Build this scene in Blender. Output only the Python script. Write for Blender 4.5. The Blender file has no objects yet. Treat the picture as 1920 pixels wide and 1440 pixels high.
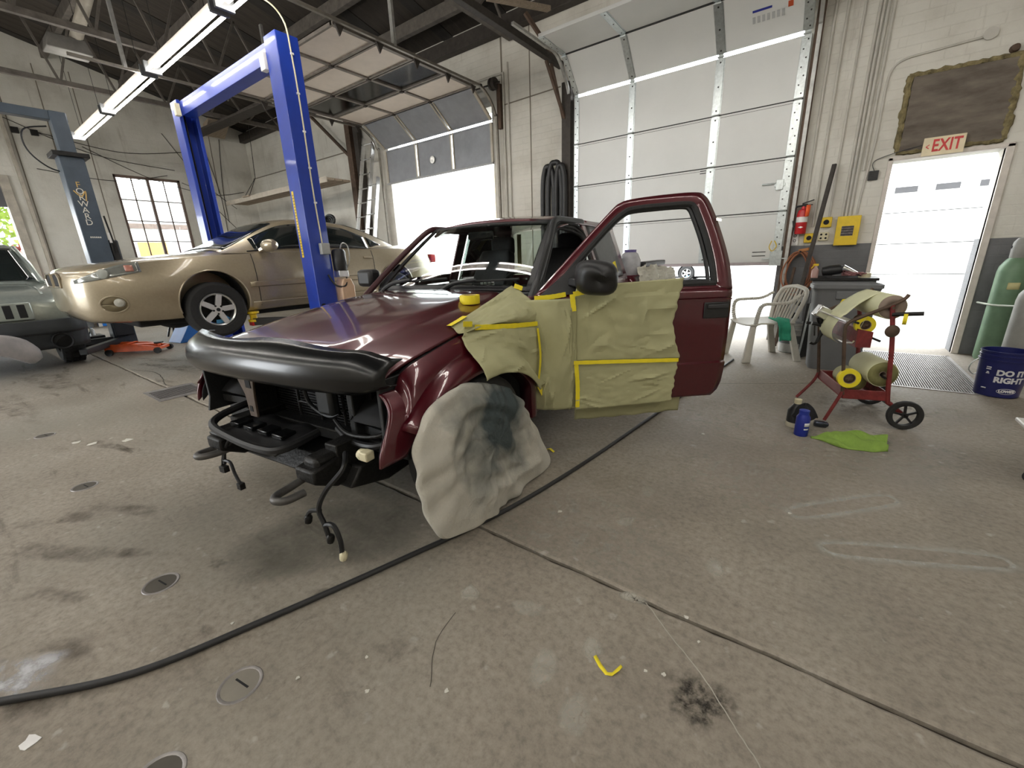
import bpy, bmesh, math, random
from math import sin, cos, pi, radians, sqrt, atan2, exp
from mathutils import Vector, Matrix
random.seed(7)
SC = bpy.context.scene
COL = SC.collection
# ------------------------------------------------------------------ camera
FPX = 782.5
cam = bpy.data.cameras.new('camera')
cam.sensor_width = 36.0
cam.lens = FPX / 1920.0 * 36.0
cam.clip_end = 300
camo = bpy.data.objects.new('camera', cam)
COL.objects.link(camo)
_yaw, _pit, _rol = radians(36.665), radians(-16.79), radians(-2.058)
_F = Vector((-sin(_yaw) * cos(_pit), cos(_yaw) * cos(_pit), sin(_pit)))
_r = Vector((cos(_yaw), sin(_yaw), 0))
_u = _r.cross(_F)
_R = _r * cos(_rol) + _u * sin(_rol)
_U = _u * cos(_rol) - _r * sin(_rol)
camo.matrix_world = Matrix(((_R.x, _U.x, -_F.x, 0), (_R.y, _U.y, -_F.y, 0), (_R.z, _U.z, -_F.z, 1.25), (0, 0, 0, 1)))
SC.camera = camo
# ------------------------------------------------------------------ world: bright hazy overcast
W = bpy.data.worlds.new('overcast_sky')
SC.world = W
W.use_nodes = True
wn = W.node_tree.nodes
wn['Background'].inputs[0].default_value = (0.93, 0.97, 1.0, 1)
wn['Background'].inputs[1].default_value = 4.5
# ------------------------------------------------------------------ exposure
SC.view_settings.view_transform = 'Standard'
SC.view_settings.look = 'None'
SC.view_settings.exposure = 1.35
SC.view_settings.gamma = 1.0
SC.view_settings.use_curve_mapping = False
TUBE_EMIT = 12.5

# ------------------------------------------------------------------ material helper
MATS = {}
def M(name, col, rough=0.5, metal=0.0, var=0.12, scale=6.0, bump=0.0, bscale=60.0, coat=0.0, trans=0.0, emit=0.0, spec=None, alpha=1.0, col2=None, stretch=None, ior=None):
    if name in MATS:
        return MATS[name]
    m = bpy.data.materials.new(name)
    m.use_nodes = True
    nt = m.node_tree
    b = nt.nodes['Principled BSDF']
    tc = nt.nodes.new('ShaderNodeTexCoord')
    mp = nt.nodes.new('ShaderNodeMapping')
    nt.links.new(tc.outputs['Object'], mp.inputs[0])
    if stretch:
        mp.inputs['Scale'].default_value = stretch
    nz = nt.nodes.new('ShaderNodeTexNoise')
    nz.inputs['Scale'].default_value = scale
    nz.inputs['Detail'].default_value = 6
    nz.inputs['Roughness'].default_value = 0.62
    nt.links.new(mp.outputs[0], nz.inputs['Vector'])
    rp = nt.nodes.new('ShaderNodeValToRGB')
    c2 = col2 or tuple(min(1, c * (1 + var)) for c in col)
    c1 = tuple(c * (1 - var) for c in col)
    rp.color_ramp.elements[0].color = (*c1, 1)
    rp.color_ramp.elements[0].position = 0.3
    rp.color_ramp.elements[1].color = (*c2, 1)
    rp.color_ramp.elements[1].position = 0.7
    nt.links.new(nz.outputs['Fac'], rp.inputs[0])
    nt.links.new(rp.outputs[0], b.inputs['Base Color'])
    b.inputs['Roughness'].default_value = rough
    b.inputs['Metallic'].default_value = metal
    if coat:
        b.inputs['Coat Weight'].default_value = coat
        b.inputs['Coat Roughness'].default_value = 0.06
    if trans:
        b.inputs['Transmission Weight'].default_value = trans
    if ior:
        b.inputs['IOR'].default_value = ior
    if spec is not None:
        b.inputs['Specular IOR Level'].default_value = spec
    if emit:
        nt.links.new(rp.outputs[0], b.inputs['Emission Color'])
        b.inputs['Emission Strength'].default_value = emit
    if alpha < 1:
        b.inputs['Alpha'].default_value = alpha
    if bump:
        n2 = nt.nodes.new('ShaderNodeTexNoise')
        n2.inputs['Scale'].default_value = bscale
        n2.inputs['Detail'].default_value = 4
        nt.links.new(mp.outputs[0], n2.inputs['Vector'])
        bp = nt.nodes.new('ShaderNodeBump')
        bp.inputs['Strength'].default_value = bump
        bp.inputs['Distance'].default_value = 0.02
        nt.links.new(n2.outputs['Fac'], bp.inputs['Height'])
        nt.links.new(bp.outputs[0], b.inputs['Normal'])
    MATS[name] = m
    return m

def glassmat(name, tint, refl_rough=0.02, dark=0.0):
    """thin window glass: tinted see-through with a mirror coat"""
    m = bpy.data.materials.new(name)
    m.use_nodes = True
    nt = m.node_tree
    nt.nodes.remove(nt.nodes['Principled BSDF'])
    out = nt.nodes['Material Output']
    tr = nt.nodes.new('ShaderNodeBsdfTransparent')
    tc = nt.nodes.new('ShaderNodeTexCoord')
    nz = nt.nodes.new('ShaderNodeTexNoise'); nz.inputs['Scale'].default_value = 3
    nt.links.new(tc.outputs['Object'], nz.inputs['Vector'])
    rp = nt.nodes.new('ShaderNodeValToRGB')
    rp.color_ramp.elements[0].color = (*[c * 0.93 for c in tint], 1)
    rp.color_ramp.elements[1].color = (*tint, 1)
    nt.links.new(nz.outputs['Fac'], rp.inputs[0])
    nt.links.new(rp.outputs[0], tr.inputs[0])
    gl = nt.nodes.new('ShaderNodeBsdfGlossy')
    gl.inputs['Roughness'].default_value = refl_rough
    fr = nt.nodes.new('ShaderNodeFresnel'); fr.inputs['IOR'].default_value = 1.6
    mx = nt.nodes.new('ShaderNodeMixShader')
    nt.links.new(fr.outputs[0], mx.inputs[0])
    nt.links.new(tr.outputs[0], mx.inputs[1])
    nt.links.new(gl.outputs[0], mx.inputs[2])
    nt.links.new(mx.outputs[0], out.inputs[0])
    MATS[name] = m
    return m

# ------------------------------------------------------------------ mesh builder
def V3(p): return Vector(p)
class MB:
    def __init__(s):
        s.v = []; s.f = []
    def add(s, vs, fs):
        o = len(s.v)
        s.v += [tuple(v) for v in vs]
        s.f += [tuple(i + o for i in f) for f in fs]
        return s
    def box(s, x0, x1, y0, y1, z0, z1):
        vs = [(x, y, z) for x in (x0, x1) for y in (y0, y1) for z in (z0, z1)]
        return s.add(vs, [(0, 1, 3, 2), (4, 6, 7, 5), (0, 4, 5, 1), (2, 3, 7, 6), (0, 2, 6, 4), (1, 5, 7, 3)])
    def bar(s, p, q, w, h=None, up=(0, 0, 1)):
        p, q = V3(p), V3(q); h = h or w
        d = (q - p).normalized(); u = V3(up)
        if abs(d.dot(u)) > 0.98: u = Vector((1, 0, 0))
        a = d.cross(u).normalized(); b = a.cross(d).normalized()
        vs = []
        for e in (p, q):
            for i, j in ((-1, -1), (1, -1), (1, 1), (-1, 1)):
                vs.append(e + a * (i * w / 2) + b * (j * h / 2))
        return s.add(vs, [(0, 1, 2, 3), (7, 6, 5, 4), (0, 4, 5, 1), (1, 5, 6, 2), (2, 6, 7, 3), (3, 7, 4, 0)])
    def cyl(s, p, q, r, r2=None, n=16, caps=True):
        p, q = V3(p), V3(q); r2 = r if r2 is None else r2
        d = (q - p).normalized(); u = Vector((0, 0, 1)) if abs(d.z) < 0.95 else Vector((1, 0, 0))
        a = d.cross(u).normalized(); b = d.cross(a).normalized()
        vs = []
        for k in range(n):
            t = 2 * pi * k / n; w = a * cos(t) + b * sin(t)
            vs += [p + w * r, q + w * r2]
        fs = [(2 * k, 2 * ((k + 1) % n), 2 * ((k + 1) % n) + 1, 2 * k + 1) for k in range(n)]
        if caps:
            fs += [tuple(2 * k for k in reversed(range(n))), tuple(2 * k + 1 for k in range(n))]
        return s.add(vs, fs)
    def tube(s, path, r, n=8, closed=False, caps=True):
        P = [V3(p) for p in path]; N = len(P)
        rr = r if isinstance(r, (list, tuple)) else [r] * N
        vs = []; prev = None
        for i in range(N):
            if closed: d = P[(i + 1) % N] - P[i - 1]
            else: d = P[min(i + 1, N - 1)] - P[max(i - 1, 0)]
            d = d.normalized() if d.length > 1e-9 else Vector((0, 0, 1))
            if prev is None:
                u = Vector((0, 0, 1)) if abs(d.z) < 0.9 else Vector((1, 0, 0))
                a = d.cross(u).normalized()
            else:
                a = (prev - d * prev.dot(d))
                a = a.normalized() if a.length > 1e-6 else d.orthogonal().normalized()
            prev = a; b = d.cross(a)
            for k in range(n):
                t = 2 * pi * k / n
                vs.append(P[i] + (a * cos(t) + b * sin(t)) * rr[i])
        fs = []
        M_ = N if closed else N - 1
        for i in range(M_):
            j = (i + 1) % N
            for k in range(n):
                l = (k + 1) % n
                fs.append((i * n + k, i * n + l, j * n + l, j * n + k))
        if caps and not closed:
            fs += [tuple(reversed(range(n))), tuple((N - 1) * n + k for k in range(n))]
        return s.add(vs, fs)
    def lathe(s, prof, n=24, o=(0, 0, 0), ax=(0, 0, 1), arc=None):
        o = V3(o); d = V3(ax).normalized()
        u = Vector((0, 0, 1)) if abs(d.z) < 0.95 else Vector((1, 0, 0))
        a = d.cross(u).normalized(); b = d.cross(a).normalized()
        m = len(prof); vs = []
        for k in range(n):
            t = 2 * pi * k / n; w = a * cos(t) + b * sin(t)
            for r, z in prof: vs.append(o + d * z + w * r)
        fs = []
        for k in range(n):
            l = (k + 1) % n
            for i in range(m - 1):
                fs.append((k * m + i, l * m + i, l * m + i + 1, k * m + i + 1))
        if prof[0][0] > 1e-5 and False: pass
        return s.add(vs, fs)
    def prism(s, poly, fn, d0, d1):
        """extrude polygon [(a,b)] between depths d0 and d1 with fn(a,b,d)->xyz"""
        n = len(poly)
        vs = [fn(a, b, d0) for a, b in poly] + [fn(a, b, d1) for a, b in poly]
        fs = [tuple(reversed(range(n))), tuple(range(n, 2 * n))]
        fs += [(i, (i + 1) % n, n + (i + 1) % n, n + i) for i in range(n)]
        return s.add(vs, fs)
    def grid(s, rows, closed=False):
        m = len(rows[0]); vs = [p for r in rows for p in r]; fs = []
        for i in range(len(rows) - 1):
            for j in range(m if closed else m - 1):
                k = (j + 1) % m
                fs.append((i * m + j, i * m + k, (i + 1) * m + k, (i + 1) * m + j))
        return s.add(vs, fs)
    def slab(s, rows, th):
        """closed sheet: grid with offset back side (th = vector)"""
        m = len(rows[0]); n = len(rows); t = V3(th)
        vs = [V3(p) for r in rows for p in r]; vs += [p + t for p in vs]
        o = n * m; fs = []
        for i in range(n - 1):
            for j in range(m - 1):
                q = (i * m + j, i * m + j + 1, (i + 1) * m + j + 1, (i + 1) * m + j)
                fs.append(q); fs.append(tuple(o + x for x in reversed(q)))
        bd = [j for j in range(m)] + [i * m + m - 1 for i in range(1, n)] + [(n - 1) * m + j for j in range(m - 2, -1, -1)] + [i * m for i in range(n - 2, 0, -1)]
        for a, b in zip(bd, bd[1:] + bd[:1]): fs.append((b, a, o + a, o + b))
        return s.add(vs, fs)
    def mesh(s, name, smooth=40):
        me = bpy.data.meshes.new(name)
        me.from_pydata(s.v, [], s.f)
        me.validate()
        bm = bmesh.new(); bm.from_mesh(me)
        bmesh.ops.recalc_face_normals(bm, faces=bm.faces)
        bm.to_mesh(me); bm.free()
        if smooth:
            me.polygons.foreach_set('use_smooth', [True] * len(me.polygons))
            me.set_sharp_from_angle(angle=radians(smooth))
        return me
    def build(s, name, mat, parent=None, smooth=40, bevel=0, solid=0, sub=0, offset=-1):
        me = s.mesh(name, smooth)
        me.materials.append(mat)
        o = bpy.data.objects.new(name, me)
        COL.objects.link(o)
        if parent: o.parent = parent
        if solid:
            md = o.modifiers.new('solid', 'SOLIDIFY'); md.thickness = solid; md.offset = offset
        if bevel:
            md = o.modifiers.new('bevel', 'BEVEL'); md.width = bevel; md.segments = 2; md.limit_method = 'ANGLE'; md.angle_limit = radians(40)
        if sub:
            md = o.modifiers.new('sub', 'SUBSURF'); md.levels = sub; md.render_levels = sub
        return o

def thing(name, label, cat, loc=(0, 0, 0), rz=0, group=None):
    o = bpy.data.objects.new(name, None)
    o.empty_display_size = 0.1
    COL.objects.link(o)
    o.location = loc; o.rotation_euler = (0, 0, rz)
    o['label'] = label; o['category'] = cat
    if group: o['group'] = group
    return o
def tag(o, label, cat, group=None, loc=None, rz=None):
    o['label'] = label; o['category'] = cat
    if group: o['group'] = group
    if loc is not None: o.location = loc
    if rz is not None: o.rotation_euler = (0, 0, rz)
    return o
def struct(o):
    o['kind'] = 'structure'; return o
def dup(root, loc=None, rz=None, label=None, group=None):
    def cp(o, par):
        c = o.copy(); COL.objects.link(c)
        if par: c.parent = par; c.matrix_parent_inverse = o.matrix_parent_inverse
        for ch in list(o.children): cp(ch, c)
        return c
    r = cp(root, None)
    if loc is not None: r.location = loc
    if rz is not None: r.rotation_euler = (0, 0, rz)
    if label: r['label'] = label
    if group: r['group'] = group
    return r
def cr(pts, n=6, closed=False):
    """Catmull-Rom through points"""
    P = [V3(p) for p in pts]; N = len(P); out = []
    for i in range(N if closed else N - 1):
        if closed: p0, p1, p2, p3 = P[i - 1], P[i], P[(i + 1) % N], P[(i + 2) % N]
        else: p0, p1, p2, p3 = P[max(i - 1, 0)], P[i], P[i + 1], P[min(i + 2, N - 1)]
        for k in range(n):
            t = k / n
            out.append(0.5 * ((2 * p1) + (p2 - p0) * t + (2 * p0 - 5 * p1 + 4 * p2 - p3) * t * t + (3 * p1 - p0 - 3 * p2 + p3) * t ** 3))
    if not closed: out.append(P[-1])
    return out
def itp(tab, x):
    """piecewise smooth interpolation of table [(x,y)...] ascending x"""
    if x <= tab[0][0]: return tab[0][1]
    for (a, b), (c, d) in zip(tab, tab[1:]):
        if x <= c:
            t = (x - a) / (c - a)
            return b + (d - b) * t
    return tab[-1][1]
def sitp(tab, x):
    """Catmull-Rom 1D interpolation"""
    n = len(tab)
    if x <= tab[0][0]: return tab[0][1]
    if x >= tab[-1][0]: return tab[-1][1]
    for i in range(n - 1):
        if x <= tab[i + 1][0]:
            x1, y1 = tab[i]; x2, y2 = tab[i + 1]
            x0, y0 = tab[max(i - 1, 0)]; x3, y3 = tab[min(i + 2, n - 1)]
            m1 = (y2 - y0) / max(1e-6, x2 - x0); m2 = (y3 - y1) / max(1e-6, x3 - x1)
            h = x2 - x1; t = (x - x1) / h
            return (2 * t ** 3 - 3 * t * t + 1) * y1 + (t ** 3 - 2 * t * t + t) * h * m1 + (-2 * t ** 3 + 3 * t * t) * y2 + (t ** 3 - t * t) * h * m2
def lin(a, b, n): return [a + (b - a) * i / (n - 1) for i in range(n)]
def text(body, size, mat, parent, name='lettering', depth=0.002, align='CENTER', spacing=1.0, sx=1.0, bold=0.0):
    cu = bpy.data.curves.new(name, 'FONT')
    cu.body = body; cu.size = size; cu.align_x = align; cu.align_y = 'CENTER'
    cu.extrude = depth; cu.space_character = spacing; cu.offset = bold
    cu.resolution_u = 3
    t = bpy.data.objects.new(name, cu); COL.objects.link(t)
    bpy.context.view_layer.update()
    dg = bpy.context.evaluated_depsgraph_get()
    me = bpy.data.meshes.new_from_object(t.evaluated_get(dg))
    bpy.data.objects.remove(t); bpy.data.curves.remove(cu)
    me.materials.clear(); me.materials.append(mat)
    o = bpy.data.objects.new(name, me); COL.objects.link(o)
    o.scale = (sx, 1, 1)
    if parent: o.parent = parent
    return o
def cut(o, cutter_mb):
    """boolean subtract, applied"""
    c = cutter_mb.build('cutter', None_mat, o.parent, smooth=0)
    md = o.modifiers.new('b', 'BOOLEAN'); md.operation = 'DIFFERENCE'; md.object = c; md.solver = 'EXACT'
    bpy.context.view_layer.update()
    dg = bpy.context.evaluated_depsgraph_get()
    me = bpy.data.meshes.new_from_object(o.evaluated_get(dg))
    o.modifiers.clear(); old = o.data; o.data = me
    cm = c.data
    bpy.data.objects.remove(c); bpy.data.meshes.remove(cm); bpy.data.meshes.remove(old)
    me.polygons.foreach_set('use_smooth', [True] * len(me.polygons))
    me.set_sharp_from_angle(angle=radians(35))
    return o
def wrinkle(x, y, s=1.0, seed=0):
    return s * (sin(x * 11 + seed + 2.1 * sin(y * 7 + seed)) * 0.4 + sin(x * 23 - y * 17 + seed * 2) * 0.25 + sin(y * 29 + x * 5 + seed * 3) * 0.2)
# ------------------------------------------------------------------ materials
None_mat = M('cutter_grey', (.5, .5, .5))
m_red = M('maroon_car_paint', (0.075, 0.002, 0.008), .30, .3, .06, 30, coat=1.0)
m_black = M('black_plastic', (0.012, 0.012, 0.013), .45, 0, .2, 20)
m_gloss = M('gloss_black_plastic', (0.004, 0.0045, 0.005), .26, 0, .2, 8, coat=.1)
m_rubber = M('black_rubber', (0.016, 0.016, 0.016), .75, 0, .25, 30, bump=.1)
m_dkmetal = M('dark_greasy_metal', (0.022, 0.021, 0.02), .5, .6, .35, 15, bump=.2)
m_steel = M('galvanized_steel', (0.56, 0.60, 0.60), .35, .85, .15, 30)
m_alu = M('brushed_aluminium', (0.66, 0.66, 0.65), .32, .9, .1, 20)
m_chrome = M('chrome', (0.75, 0.75, 0.75), .12, 1.0, .04, 20)
m_blue = M('blue_lift_enamel', (0.010, 0.040, 0.33), .40, 0, .12, 6, coat=.2)
m_bluedk = M('blue_bin_plastic', (0.01, 0.12, 0.4), .45)
m_navy = M('navy_bucket_plastic', (0.008, 0.012, 0.10), .35, coat=.2)
m_grey_lift = M('slate_lift_enamel', (0.055, 0.075, 0.10), .42, 0, .15, 5)
m_beige = M('champagne_car_paint', (0.37, 0.31, 0.215), .3, .45, .06, 40, coat=.9)
m_silver = M('silver_green_car_paint', (0.36, 0.40, 0.37), .33, .55, .08, 30, coat=.8)
m_primer = M('grey_primer', (0.42, 0.41, 0.42), .5, .1, .15, 6, col2=(.52, .49, .5))
m_paper = M('olive_masking_paper', (0.40, 0.39, 0.22), .8, 0, .08, 5, bump=.12, bscale=14)
m_paper_lt = M('pale_masking_paper', (0.62, 0.62, 0.40), .75, 0, .08, 5, bump=.1, bscale=10)
m_tape = M('yellow_masking_tape', (0.85, 0.70, 0.02), .6, 0, .06, 30)
m_canvas = M('canvas_wheel_cover', (0.44, 0.40, 0.32), .9, 0, .2, 5, bump=.3, bscale=70)
m_white = M('white_plastic', (0.75, 0.74, 0.72), .4, 0, .05, 10)
m_cream = M('cream_plastic', (0.68, 0.62, 0.42), .5)
m_yellow = M('yellow_enamel', (0.75, 0.52, 0.02), .4, 0, .1, 12)
m_orange = M('orange_enamel', (0.72, 0.12, 0.03), .4, 0, .15, 12)
m_redp = M('red_enamel', (0.5, 0.015, 0.02), .35, 0, .1, 10)
m_cartred = M('chipped_red_cart_paint', (0.19, 0.025, 0.025), .5, .1, .35, 18, bump=.15)
m_brown = M('rusty_brown_steel', (0.10, 0.065, 0.045), .7, .3, .3, 15)
m_dkbrown = M('dark_brown_steel', (0.05, 0.042, 0.036), .65, .3, .3, 12)
m_green = M('green_cylinder_paint', (0.14, 0.23, 0.14), .5, .1, .18, 6)
m_greycyl = M('grey_cylinder_paint', (0.28, 0.28, 0.26), .5, .1, .15, 6)
m_lime = M('lime_microfibre', (0.24, 0.38, 0.07), .95, 0, .12, 12, bump=.4, bscale=150)
m_teal = M('green_cloth', (0.03, 0.28, 0.17), .9, 0, .15, 12, bump=.3)
m_grey = M('grey_plastic', (0.14, 0.145, 0.15), .5, 0, .08, 8)
m_dark = M('near_black', (0.006, 0.006, 0.007), .8, 0, .3, 10)
m_seat = M('charcoal_seat_cloth', (0.035, 0.035, 0.037), .9, 0, .15, 40, bump=.2, bscale=150)
m_dash = M('grey_dash_vinyl', (0.06, 0.066, 0.066), .6, 0, .1, 20)
m_wood = M('weathered_wood', (0.30, 0.24, 0.18), .8, 0, .3, 4, stretch=(1, 12, 12))
m_glass = glassmat('clear_green_glass', (0.86, 0.94, 0.90))
m_gdark = glassmat('smoked_glass', (0.16, 0.18, 0.17))
m_winglass = glassmat('window_pane_glass', (0.92, 0.95, 0.95))
m_carglass = M('dark_car_glass', (0.012, 0.016, 0.016), .06, 0, .2, 5, spec=.8)
# ================================================================== SETTING
XL, XR, YB, YF, YO = -15.1, 4.6, 6.93, -5.0, 7.23
# ---- floor
def floor_mat():
    m = bpy.data.materials.new('stained_concrete'); m.use_nodes = True
    nt = m.node_tree; N = nt.nodes; L = nt.links; b = N['Principled BSDF']
    tc = N.new('ShaderNodeTexCoord')
    def noise(sc, det=8, ro=.6, vec=None, dist=0):
        n = N.new('ShaderNodeTexNoise'); n.inputs['Scale'].default_value = sc; n.inputs['Detail'].default_value = det
        n.inputs['Roughness'].default_value = ro; n.inputs['Distortion'].default_value = dist
        L.new(vec or tc.outputs['Object'], n.inputs['Vector']); return n.outputs['Fac']
    def ramp(f, pts):
        r = N.new('ShaderNodeValToRGB'); e = r.color_ramp.elements
        while len(e) < len(pts): e.new(.5)
        for el, (p, c) in zip(e, pts): el.position = p; el.color = (*c, 1) if len(c) == 3 else c
        L.new(f, r.inputs[0]); return r.outputs[0]
    def mix(f, a, bb, mode='MIX'):
        x = N.new('ShaderNodeMix'); x.data_type = 'RGBA'; x.blend_type = mode
        if isinstance(f, float): x.inputs[0].default_value = f
        else: L.new(f, x.inputs[0])
        for s, v in ((6, a), (7, bb)):
            if isinstance(v, tuple): x.inputs[s].default_value = (*v, 1)
            else: L.new(v, x.inputs[s])
        return x.outputs[2]
    base = ramp(noise(1.1, 9, .68), [(.28, (.20, .172, .138)), (.5, (.285, .25, .205)), (.74, (.36, .325, .275))])
    fine = ramp(noise(38, 5, .7), [(.3, (.60, .60, .60)), (.5, (.95, .95, .95)), (.68, (1.18, 1.18, 1.18))])
    c = mix(.8, base, fine, 'MULTIPLY')
    # grey-green worn patches
    c = mix(ramp(noise(.45, 6, .6), [(.5, (0, 0, 0)), (.68, (.55, .55, .55))]), c, (.225, .215, .18))
    # dark tyre / oil blotches, more of them towards the back-left bays
    mp = N.new('ShaderNodeMapping'); mp.inputs['Scale'].default_value = (.55, 2.6, 1); mp.inputs['Rotation'].default_value = (0, 0, .5)
    L.new(tc.outputs['Object'], mp.inputs[0])
    bl = ramp(noise(2.3, 8, .66, mp.outputs[0], .4), [(.60, (0, 0, 0)), (.70, (.75, .75, .75))])
    sx = N.new('ShaderNodeSeparateXYZ'); L.new(tc.outputs['Object'], sx.inputs[0])
    mr = N.new('ShaderNodeMapRange'); mr.inputs[1].default_value = .5; mr.inputs[2].default_value = -3.5; mr.inputs[3].default_value = .12; mr.inputs[4].default_value = 1
    L.new(sx.outputs[0], mr.inputs[0])
    mm = N.new('ShaderNodeMath'); mm.operation = 'MULTIPLY'; L.new(bl, mm.inputs[0]); L.new(mr.outputs[0], mm.inputs[1])
    c = mix(mm.outputs[0], c, (.085, .07, .052))
    # pale dust specks
    c = mix(ramp(noise(15, 3, .5), [(.66, (0, 0, 0)), (.74, (.6, .6, .6))]), c, (.44, .41, .36))
    c = mix(ramp(noise(9, 6, .75, None, .6), [(.60, (0, 0, 0)), (.72, (.55, .55, .55))]), c, (.13, .11, .088))
    L.new(c, b.inputs['Base Color'])
    L.new(ramp(noise(2.2, 5), [(.3, (.58, .58, .58)), (.7, (.80, .80, .80))]), b.inputs['Roughness'])
    b.inputs['Specular IOR Level'].default_value = .3
    bp = N.new('ShaderNodeBump'); bp.inputs['Strength'].default_value = .12; bp.inputs['Distance'].default_value = .01
    L.new(noise(30, 6, .7), bp.inputs['Height']); L.new(bp.outputs[0], b.inputs['Normal'])
    return m
m_floor = floor_mat()
m_joint = M('dirty_joint_filler', (0.055, 0.045, 0.035), .95, 0, .3, 30, bump=.4)
floor = struct(MB().box(XL - .3, XR + .3, YF - .3, YO, -.25, -.02).build('floor', m_joint, smooth=0))
random.seed(3)
def jag(n, a, off):
    out = []
    for x in lin(XL - .3, XR + .3, n):
        out.append((x, 1.297 + off + a * (sin(x * 3.1) * .4 + sin(x * 9.7 + 1) * .35 + (random.random() - .5) * .9)))
    return out
for nm, edge, yend in (('floor_slab', jag(380, .007, .009), YO), ('floor_slab', jag(380, .008, -.008), YF - .3)):
    ch = [(x, y + (.012 if yend > 1 else -.012)) for x, y in edge]
    g = MB()
    n = len(edge)
    vs = [(x, y, -.03) for x, y in edge] + [(x, y, -.006) for x, y in edge] + [(x, y, 0) for x, y in ch] + [(XR + .3, yend, 0), (XL - .3, yend, 0)]
    fs = [(i, i + 1, n + i + 1, n + i) for i in range(n - 1)] + [(n + i, n + i + 1, 2 * n + i + 1, 2 * n + i) for i in range(n - 1)]
    fs.append(tuple(range(2 * n, 3 * n)) + (3 * n, 3 * n + 1))
    g.add(vs, fs); o = g.build(nm, m_floor, floor, smooth=0)
    # faces up
    if o.data.polygons[-1].normal.z < 0: o.data.flip_normals()
# ---- stains and marks lying flat on the slab
def decal_mat(name, col, lo, hi, scale, rough=.8, cells=False, maxa=1.0):
    m = bpy.data.materials.new(name); m.use_nodes = True
    nt = m.node_tree; b = nt.nodes['Principled BSDF']
    tc = nt.nodes.new('ShaderNodeTexCoord')
    if cells:
        nz = nt.nodes.new('ShaderNodeTexVoronoi'); nz.feature = 'DISTANCE_TO_EDGE'; nz.inputs['Scale'].default_value = scale * 3
        f = nz.outputs['Distance']
        n2 = nt.nodes.new('ShaderNodeTexNoise'); n2.inputs['Scale'].default_value = 12
        nt.links.new(tc.outputs['Object'], n2.inputs['Vector'])
    else:
        nz = nt.nodes.new('ShaderNodeTexNoise'); nz.inputs['Scale'].default_value = scale; nz.inputs['Detail'].default_value = 9; nz.inputs['Roughness'].default_value = .7
        f = nz.outputs['Fac']
    nt.links.new(tc.outputs['Object'], nz.inputs['Vector'])
    r = nt.nodes.new('ShaderNodeMapRange'); r.inputs[1].default_value = lo; r.inputs[2].default_value = hi; r.inputs[3].default_value = 0; r.inputs[4].default_value = maxa
    nt.links.new(f, r.inputs[0])
    at = nt.nodes.new('ShaderNodeAttribute'); at.attribute_name = 'fade'
    mu = nt.nodes.new('ShaderNodeMath'); mu.operation = 'MULTIPLY'
    nt.links.new(r.outputs[0], mu.inputs[0]); nt.links.new(at.outputs['Fac'], mu.inputs[1])
    o = mu.outputs[0]
    if cells:
        m3 = nt.nodes.new('ShaderNodeMath'); m3.operation = 'MULTIPLY'; nt.links.new(o, m3.inputs[0]); nt.links.new(n2.outputs['Fac'], m3.inputs[1]); o = m3.outputs[0]
    nt.links.new(o, b.inputs['Alpha'])
    b.inputs['Base Color'].default_value = (*col, 1); b.inputs['Roughness'].default_value = 1.0; b.inputs['Specular IOR Level'].default_value = 0.0
    return m
def blob(name, mat, cx, cy, rx, ry, rot, z=.0012, n=40, ring=None, wob=.12, seed=0):
    """flat patch whose edge fades out (fade is coverage of the stain itself)"""
    g = MB(); R_ = [0, .35, .6, .8, 1.0] if not ring else ring[0]
    Fv = [1, 1, .9, .5, 0] if not ring else ring[1]
    vs = []; fade = []
    for k, rr in enumerate(R_):
        for i in range(n):
            t = 2 * pi * i / n
            w = 1 + wob * (sin(3 * t + seed) * .5 + sin(5 * t + seed * 2) * .35 + sin(9 * t + seed) * .25)
            ex, ey = cos(t), sin(t)
            if ring:  # rounded bar outline
                q = (abs(ex) ** 4 + abs(ey) ** 4) ** -.25; ex *= q; ey *= q; w = 1
                if ring[2]: X_ = (rx - ry + ry * rr) * ex; Y_ = ry * rr * ey
            else: X_, Y_ = rx * rr * w * ex, ry * rr * w * ey
            vs.append((cx + X_ * cos(rot) - Y_ * sin(rot), cy + X_ * sin(rot) + Y_ * cos(rot), z)); fade.append(Fv[k])
    fs = [(k * n + i, k * n + (i + 1) % n, (k + 1) * n + (i + 1) % n, (k + 1) * n + i) for k in range(len(R_) - 1) for i in range(n)]
    g.add(vs, fs)
    o = g.build(name, mat, floor, smooth=0)
    a = o.data.attributes.new('fade', 'FLOAT', 'POINT'); a.data.foreach_set('value', fade)
    return o
d_black = decal_mat('black_paint_stain', (.012, .014, .016), .40, .68, 34, maxa=.80)
d_oil = decal_mat('brown_oil_stain', (.065, .05, .038), .42, .75, 6, .6, maxa=.62)
d_white = decal_mat('white_overspray', (.62, .64, .60), .30, .62, 38, maxa=.50)
d_white2 = decal_mat('worn_white_patch', (.62, .63, .66), .42, .6, 9, maxa=.8)
d_darkpatch = decal_mat('dark_grey_patch', (.16, .155, .13), .2, .6, 3, .45, maxa=.6)
d_tread = decal_mat('dusty_footprint', (.55, .53, .46), .012, .035, 18, cells=True, maxa=.95)
blob('paint_stain', d_black, -.118, 1.02, .105, .085, .6, seed=2, wob=.25)
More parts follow.
